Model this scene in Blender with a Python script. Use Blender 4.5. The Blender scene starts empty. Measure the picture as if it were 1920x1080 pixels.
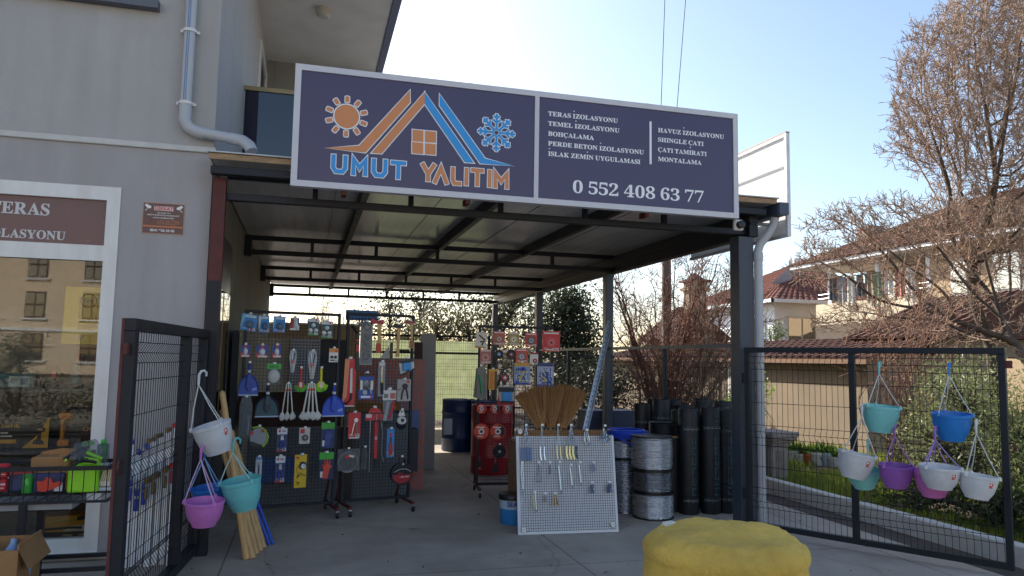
import bpy, math, random, json
import numpy as np
from mathutils import Vector, Matrix, noise
R = math.radians
S = bpy.context.scene
COL = S.collection
rnd = random.Random(7)
# ------------------------------------------------------------------ camera
EYE = 1.6; YAW, PITCH, ROLL = R(15.27), R(5.42), R(.95); FPX = 1400.
fw = Vector((math.sin(YAW)*math.cos(PITCH), math.cos(YAW)*math.cos(PITCH), math.sin(PITCH)))
rt0 = Vector((math.cos(YAW), -math.sin(YAW), 0)); up0 = rt0.cross(fw)
rt = rt0*math.cos(ROLL)+up0*math.sin(ROLL); up = up0*math.cos(ROLL)-rt0*math.sin(ROLL)
cam = bpy.data.cameras.new('camera'); co = bpy.data.objects.new('camera', cam); COL.objects.link(co)
co.matrix_world = Matrix(((rt.x, up.x, -fw.x, 0), (rt.y, up.y, -fw.y, 0), (rt.z, up.z, -fw.z, EYE), (0, 0, 0, 1)))
cam.sensor_width = 36; cam.lens = 36*FPX/1920; cam.clip_end = 3000; cam.clip_start = .05
S.camera = co
# ------------------------------------------------------------------ light
SUN_AZ, SUN_EL = R(-25), R(32)      # azimuth from +Y towards +X
w = bpy.data.worlds.new('World'); S.world = w; w.use_nodes = True
nt = w.node_tree; bg = nt.nodes['Background']; sky = nt.nodes.new('ShaderNodeTexSky')
sky.sky_type = 'NISHITA'; sky.sun_disc = False; sky.sun_elevation = SUN_EL; sky.sun_rotation = SUN_AZ
sky.air_density = 1.0; sky.dust_density = 1.6; sky.ozone_density = 1.25
nt.links.new(sky.outputs[0], bg.inputs[0]); bg.inputs[1].default_value = .118
sl = bpy.data.lights.new('sun', 'SUN'); sl.energy = 4.2; sl.angle = R(.5); sl.color = (1, .93, .82)
so = bpy.data.objects.new('sun', sl); COL.objects.link(so)
sd = Vector((math.sin(SUN_AZ)*math.cos(SUN_EL), math.cos(SUN_AZ)*math.cos(SUN_EL), math.sin(SUN_EL)))
so.rotation_euler = sd.to_track_quat('Z', 'Y').to_euler(); so.location = sd*50
vs = S.view_settings; vs.view_transform = 'Standard'; vs.look = 'None'; vs.gamma = 1; vs.exposure = 1.15
# ------------------------------------------------------------------ measuring: a photo point on a real plane
def ray(px, py): return rt*((px-960)/FPX)+up*((540-py)/FPX)+fw
CP = Vector((0, 0, EYE))
def onY(px, py, v): d = ray(px, py); return CP+d*(v/d.y)
def onX(px, py, v): d = ray(px, py); return CP+d*(v/d.x)
def onZ(px, py, v=0.): d = ray(px, py); return CP+d*((v-EYE)/d.z)
def onP(px, py, o, n): d = ray(px, py); return CP+d*((o-CP).dot(n)/d.dot(n))
# ------------------------------------------------------------------ materials
def hexc(h):
    h = h.lstrip('#'); h = h if len(h) == 6 else ''.join(q*2 for q in h); c = [int(h[i:i+2], 16)/255 for i in (0, 2, 4)]
    return tuple(x/12.92 if x < .04045 else ((x+.055)/1.055)**2.4 for x in c)+(1,)
MC = {}
def mat(name, col, rough=.5, metal=0., var=.12, scale=6., bump=0., bscale=60., spec=.5, coords='Object', trans=0., stretch=None):
    if name in MC: return MC[name]
    m = bpy.data.materials.new(name); m.use_nodes = True; MC[name] = m
    n = m.node_tree.nodes; l = m.node_tree.links; b = n['Principled BSDF']
    c = hexc(col) if isinstance(col, str) else tuple(col)+(1,)
    b.inputs['Roughness'].default_value = rough; b.inputs['Metallic'].default_value = metal
    b.inputs['Specular IOR Level'].default_value = spec
    tc = n.new('ShaderNodeTexCoord'); src = tc.outputs[coords]
    if stretch:
        mp = n.new('ShaderNodeMapping'); mp.inputs['Scale'].default_value = stretch; l.new(src, mp.inputs[0]); src = mp.outputs[0]
    if var > 0:
        t = n.new('ShaderNodeTexNoise'); t.inputs['Scale'].default_value = scale; t.inputs['Detail'].default_value = 5; t.inputs['Roughness'].default_value = .62
        l.new(src, t.inputs['Vector'])
        r = n.new('ShaderNodeValToRGB'); r.color_ramp.elements[0].position = .3; r.color_ramp.elements[1].position = .7
        r.color_ramp.elements[0].color = tuple(x*(1-var) for x in c[:3])+(1,)
        r.color_ramp.elements[1].color = tuple(min(1, x*(1+var)) for x in c[:3])+(1,)
        l.new(t.outputs['Fac'], r.inputs[0]); l.new(r.outputs[0], b.inputs['Base Color'])
        rr = n.new('ShaderNodeMapRange'); rr.inputs[3].default_value = max(.03, rough-.1); rr.inputs[4].default_value = min(1, rough+.1)
        l.new(t.outputs['Fac'], rr.inputs[0]); l.new(rr.outputs[0], b.inputs['Roughness'])
    else: b.inputs['Base Color'].default_value = c
    if bump > 0:
        t2 = n.new('ShaderNodeTexNoise'); t2.inputs['Scale'].default_value = bscale; t2.inputs['Detail'].default_value = 4
        l.new(src, t2.inputs['Vector'])
        bp = n.new('ShaderNodeBump'); bp.inputs['Strength'].default_value = bump; bp.inputs['Distance'].default_value = .02
        l.new(t2.outputs['Fac'], bp.inputs['Height']); l.new(bp.outputs[0], b.inputs['Normal'])
    if trans > 0:
        o = n['Material Output']; tr = n.new('ShaderNodeBsdfTranslucent'); mx = n.new('ShaderNodeMixShader'); mx.inputs[0].default_value = trans
        if var > 0: l.new(r.outputs[0], tr.inputs[0])
        else: tr.inputs[0].default_value = c
        l.new(b.outputs[0], mx.inputs[1]); l.new(tr.outputs[0], mx.inputs[2]); l.new(mx.outputs[0], o.inputs['Surface'])
    return m
def glass(name, tint, fac, rough=.02, wav=0., wsc=25):
    if name in MC: return MC[name]
    m = bpy.data.materials.new(name); m.use_nodes = True; MC[name] = m
    n = m.node_tree.nodes; l = m.node_tree.links; n.remove(n['Principled BSDF'])
    a = n.new('ShaderNodeBsdfTransparent'); a.inputs[0].default_value = hexc(tint)
    g = n.new('ShaderNodeBsdfGlossy'); g.inputs['Roughness'].default_value = rough
    fr = n.new('ShaderNodeLayerWeight'); fr.inputs[0].default_value = .25
    mr = n.new('ShaderNodeMapRange'); mr.inputs[3].default_value = fac; mr.inputs[4].default_value = min(1, fac+.5)
    mx = n.new('ShaderNodeMixShader'); l.new(fr.outputs['Fresnel'], mr.inputs[0]); l.new(mr.outputs[0], mx.inputs[0])
    l.new(a.outputs[0], mx.inputs[1]); l.new(g.outputs[0], mx.inputs[2]); l.new(mx.outputs[0], n['Material Output'].inputs[0])
    if wav > 0:
        t = n.new('ShaderNodeTexNoise'); t.inputs['Scale'].default_value = wsc; bp = n.new('ShaderNodeBump'); bp.inputs['Strength'].default_value = wav
        bp.inputs['Distance'].default_value = .02; l.new(t.outputs['Fac'], bp.inputs['Height']); l.new(bp.outputs[0], g.inputs['Normal'])
    return m
def weather(m, lo=.86, sc=(2.2, 2.2, .22)):
    n = m.node_tree.nodes; l = m.node_tree.links; b = n['Principled BSDF']; tc = n['Texture Coordinate']; mp = n.new('ShaderNodeMapping'); mp.inputs['Scale'].default_value = sc
    t = n.new('ShaderNodeTexNoise'); t.inputs['Scale'].default_value = 2.5; t.inputs['Detail'].default_value = 6; l.new(tc.outputs['Object'], mp.inputs[0]); l.new(mp.outputs[0], t.inputs['Vector'])
    r = n.new('ShaderNodeValToRGB'); r.color_ramp.elements[0].position = .34; r.color_ramp.elements[1].position = .56; r.color_ramp.elements[0].color = (lo, lo*.985, lo*.96, 1); r.color_ramp.elements[1].color = (1, 1, 1, 1)
    mx = n.new('ShaderNodeMixRGB'); mx.blend_type = 'MULTIPLY'; mx.inputs[0].default_value = 1; src = b.inputs['Base Color'].links[0].from_socket; l.new(t.outputs['Fac'], r.inputs[0]); l.new(src, mx.inputs[1]); l.new(r.outputs[0], mx.inputs[2]); l.new(mx.outputs[0], b.inputs['Base Color'])
def P(c): return mat('paper_'+c.strip('#'), c, .45, var=.07, scale=25)          # printed card
def PL(c): return mat('plastic_'+c.strip('#'), c, .38, var=.05, scale=12)        # plastic
M = {
 'wall': mat('grey_render', '#aba8a6', .9, var=.05, scale=1.6, bump=.25, bscale=120),
 'wall_low': mat('grey_render_low', '#a6a1a0', .9, var=.06, scale=1.2, bump=.2, bscale=90),
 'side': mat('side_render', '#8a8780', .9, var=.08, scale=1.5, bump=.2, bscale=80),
 'soffit': mat('soffit_paint', '#cfcbc2', .85, var=.04, scale=2),
 'white_pvc': mat('white_pvc', '#dcdad6', .35, var=.04, scale=3),
 'trim': mat('stone_trim', '#c4c2bd', .7, var=.1, scale=8),
 'steel': mat('dark_steel_paint', '#191c25', .5, var=.18, scale=9, bump=.05, spec=.35),
 'post': mat('steel_veil_tone', '#3b404b', .45, var=.15, scale=7, bump=.05),  # dark steel made lighter: lens veil over the columns put into the colour
 'steel_grey': mat('grey_steel', '#767b80', .4, .6, var=.15, scale=12),
 'rust': mat('red_oxide', '#5a2a26', .7, var=.25, scale=9, bump=.1),
 'galv': mat('galvanised', '#a9adb0', .38, .75, var=.18, scale=14),
 'chrome': mat('zinc_plate', '#c3c8cc', .22, .9, var=.12, scale=30),
 'brass': mat('brass_plate', '#c9b77e', .3, .8, var=.12, scale=30),
 'blackpl': mat('black_plastic', '#131418', .4, var=.15, scale=10),
 'rubber': mat('rubber', '#1b1b1c', .8, var=.15, scale=15),
 'wood': mat('handle_wood', '#c19a66', .55, var=.22, scale=5, stretch=(8, 8, .6)),
 'woodgrey': mat('weathered_wood', '#7c5d45', .8, var=.25, scale=4, stretch=(9, 9, .8)),
 'carton': mat('corrugated_carton', '#9c7247', .85, var=.14, scale=5),
 'sheet': mat('grey_sheet', '#8f9092', .6, var=.1, scale=3),
 'panel': mat('sandwich_panel', '#d3d3d6', .22, var=.08, scale=2, stretch=(6, .4, 1)),
 'conc': None,
}
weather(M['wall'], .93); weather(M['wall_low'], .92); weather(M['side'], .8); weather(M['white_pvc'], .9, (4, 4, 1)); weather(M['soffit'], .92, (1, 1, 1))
# ------------------------------------------------------------------ mesh helpers
class MB:
    def __init__(s): s.v = []; s.f = []; s.mi = []; s.ms = []; s.n = 0
    def _m(s, m):
        if m not in s.ms: s.ms.append(m)
        return s.ms.index(m)
    def add(s, vs, fs, m):
        o = len(s.v); i = s._m(m); s.v.extend([tuple(p) for p in vs])
        for f in fs: s.f.append(tuple(o+k for k in f)); s.mi.append(i)
        return s
    def box(s, c, d, m, rot=None, bev=0.):
        x, y, z = d[0]/2, d[1]/2, d[2]/2; c = Vector(c)
        if bev <= 0:
            vs = [Vector((a*x, b*y, e*z)) for e in (-1, 1) for b in (-1, 1) for a in (-1, 1)]
            fs = [(0, 2, 3, 1), (4, 5, 7, 6), (0, 1, 5, 4), (2, 6, 7, 3), (0, 4, 6, 2), (1, 3, 7, 5)]
        else:
            bev = min(bev, x*.9, y*.9, z*.9); vs = []; idx = {}
            for e in (-1, 1):
                for b in (-1, 1):
                    for a in (-1, 1):
                        for k in range(3):
                            p = [a*(x-bev), b*(y-bev), e*(z-bev)]; p[k] = (a*x, b*y, e*z)[k]
                            idx[(a, b, e, k)] = len(vs); vs.append(Vector(p))
            fs = []
            for k in range(3):
                for sg in (-1, 1):
                    q = []
                    for (u, v_) in ((-1, -1), (1, -1), (1, 1), (-1, 1)):
                        t = [u, v_]; t.insert(k, sg); q.append(idx[(t[0], t[1], t[2], k)])
                    flip = (sg == 1) if k != 1 else (sg == -1)
                    fs.append(tuple(q) if flip else tuple(reversed(q)))
            for k in range(3):
                i, j = [q for q in range(3) if q != k]
                for si in (-1, 1):
                    for sj in (-1, 1):
                        t1 = [0]*3; t1[i] = si; t1[j] = sj; t2 = list(t1); t1[k] = -1; t2[k] = 1
                        fs.append((idx[(*t1, i)], idx[(*t2, i)], idx[(*t2, j)], idx[(*t1, j)]))
            for a in (-1, 1):
                for b in (-1, 1):
                    for e in (-1, 1): fs.append((idx[(a, b, e, 0)], idx[(a, b, e, 1)], idx[(a, b, e, 2)]))
        if rot is not None: vs = [rot @ p for p in vs]
        return s.add([c+p for p in vs], fs, m)
    def bx(s, x0, x1, y0, y1, z0, z1, m, bev=0.): return s.box(((x0+x1)/2, (y0+y1)/2, (z0+z1)/2), (abs(x1-x0), abs(y1-y0), abs(z1-z0)), m, None, bev)
    def bar(s, a, b, wd, ht, m, bev=0.):
        a, b = Vector(a), Vector(b); d = b-a; L = d.length; d.normalize()
        u = Vector((0, 0, 1)); 
        if abs(d.z) > .99: u = Vector((0, 1, 0))
        xx = d.cross(u).normalized(); zz = xx.cross(d)
        rot = Matrix((xx, d, zz)).transposed()
        return s.box((a+b)/2, (wd, L, ht), m, rot, bev)
    def tube(s, pts, r, m, n=6, cap=True):
        pts = [Vector(p) for p in pts]; k = len(pts); rs = r if isinstance(r, (list, tuple)) else [r]*k
        vs = []; prev = None
        for i, p in enumerate(pts):
            d = (pts[min(i+1, k-1)]-pts[max(i-1, 0)])
            d = d.normalized() if d.length > 1e-9 else Vector((0, 0, 1))
            if prev is None:
                a = Vector((0, 0, 1)) if abs(d.z) < .9 else Vector((1, 0, 0)); xx = a.cross(d).normalized()
            else:
                xx = prev-d*prev.dot(d); xx = xx.normalized() if xx.length > 1e-6 else Vector((1, 0, 0))
            yy = d.cross(xx); prev = xx
            for j in range(n):
                t = 2*math.pi*j/n; vs.append(p+(xx*math.cos(t)+yy*math.sin(t))*rs[i])
        fs = [(i*n+j, i*n+(j+1) % n, (i+1)*n+(j+1) % n, (i+1)*n+j) for i in range(k-1) for j in range(n)]
        if cap: fs += [tuple(reversed(range(n))), tuple(range((k-1)*n, k*n))]
        return s.add(vs, fs, m)
    def lathe(s, prof, m, n=24, o=(0, 0, 0), tilt=None, wob=None):
        o = Vector(o); vs = []; k = len(prof)
        for r, z in prof:
            for j in range(n):
                t = 2*math.pi*j/n; p = Vector((r*math.cos(t), r*math.sin(t), z))
                if wob: p = wob(p)
                if tilt is not None: p = tilt @ p
                vs.append(o+p)
        fs = [(i*n+j, i*n+(j+1) % n, (i+1)*n+(j+1) % n, (i+1)*n+j) for i in range(k-1) for j in range(n)]
        if prof[0][0] > 1e-5 and prof[0][0] < 10: fs.append(tuple(reversed(range(n))))
        fs.append(tuple(range((k-1)*n, k*n)))
        return s.add(vs, fs, m)
    def poly(s, pts, y0, y1, m):
        """flat shape (x,z) with thickness y0 (front, smaller) to y1 (back)"""
        ar = sum(pts[i][0]*pts[(i+1) % len(pts)][1]-pts[(i+1) % len(pts)][0]*pts[i][1] for i in range(len(pts)))
        if ar < 0: pts = list(reversed(pts))
        n = len(pts); vs = [(x, y0, z) for x, z in pts]+[(x, y1, z) for x, z in pts]
        fs = [tuple(range(n)), tuple(range(2*n-1, n-1, -1))]+[(j, i, n+i, n+j) for i in range(n) for j in [(i+1) % n]]
        return s.add(vs, fs, m)
    def disc(s, cx, cz, r, y0, y1, m, n=18): return s.poly([(cx+r*math.cos(2*math.pi*i/n), cz+r*math.sin(2*math.pi*i/n)) for i in range(n)], y0, y1, m)
    def ring(s, cx, cz, r, t, y, m, n=20):
        return s.tube([(cx+r*math.cos(2*math.pi*i/n), y, cz+r*math.sin(2*math.pi*i/n)) for i in range(n+1)], t, m, 5, False)
    def rings(s, V, F, m): return s.add(V, F, m)
    def build(s, name, parent=None, smooth=True, ang=35, mw=None):
        me = bpy.data.meshes.new(name); me.from_pydata(s.v, [], s.f)
        for m in s.ms: me.materials.append(m)
        me.polygons.foreach_set('material_index', s.mi)
        if smooth:
            me.shade_smooth(); me.set_sharp_from_angle(angle=R(ang))
        me.update()
        o = bpy.data.objects.new(name, me); COL.objects.link(o)
        if parent is not None: o.parent = parent
        if mw is not None: o.matrix_world = mw
        return o
def tag(o, label=None, cat=None, group=None, kind=None):
    if label: o['label'] = label
    if cat: o['category'] = cat
    if group: o['group'] = group
    if kind: o['kind'] = kind
    return o
def thing(name, label, cat, loc=(0, 0, 0), rz=0., group=None, rot=None):
    o = bpy.data.objects.new(name, None); COL.objects.link(o); o.empty_display_size = .05
    o.location = loc; o.rotation_euler = rot if rot is not None else (0, 0, rz)
    return tag(o, label, cat, group)
def struct(mb, name, **k):
    o = mb.build(name, **k); o['kind'] = 'structure'; return o
def copy_tree(o, parent=None):
    c = o.copy(); COL.objects.link(c)
    if parent is not None: c.parent = parent
    for ch in list(o.children): copy_tree(ch, c)
    return c
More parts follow.
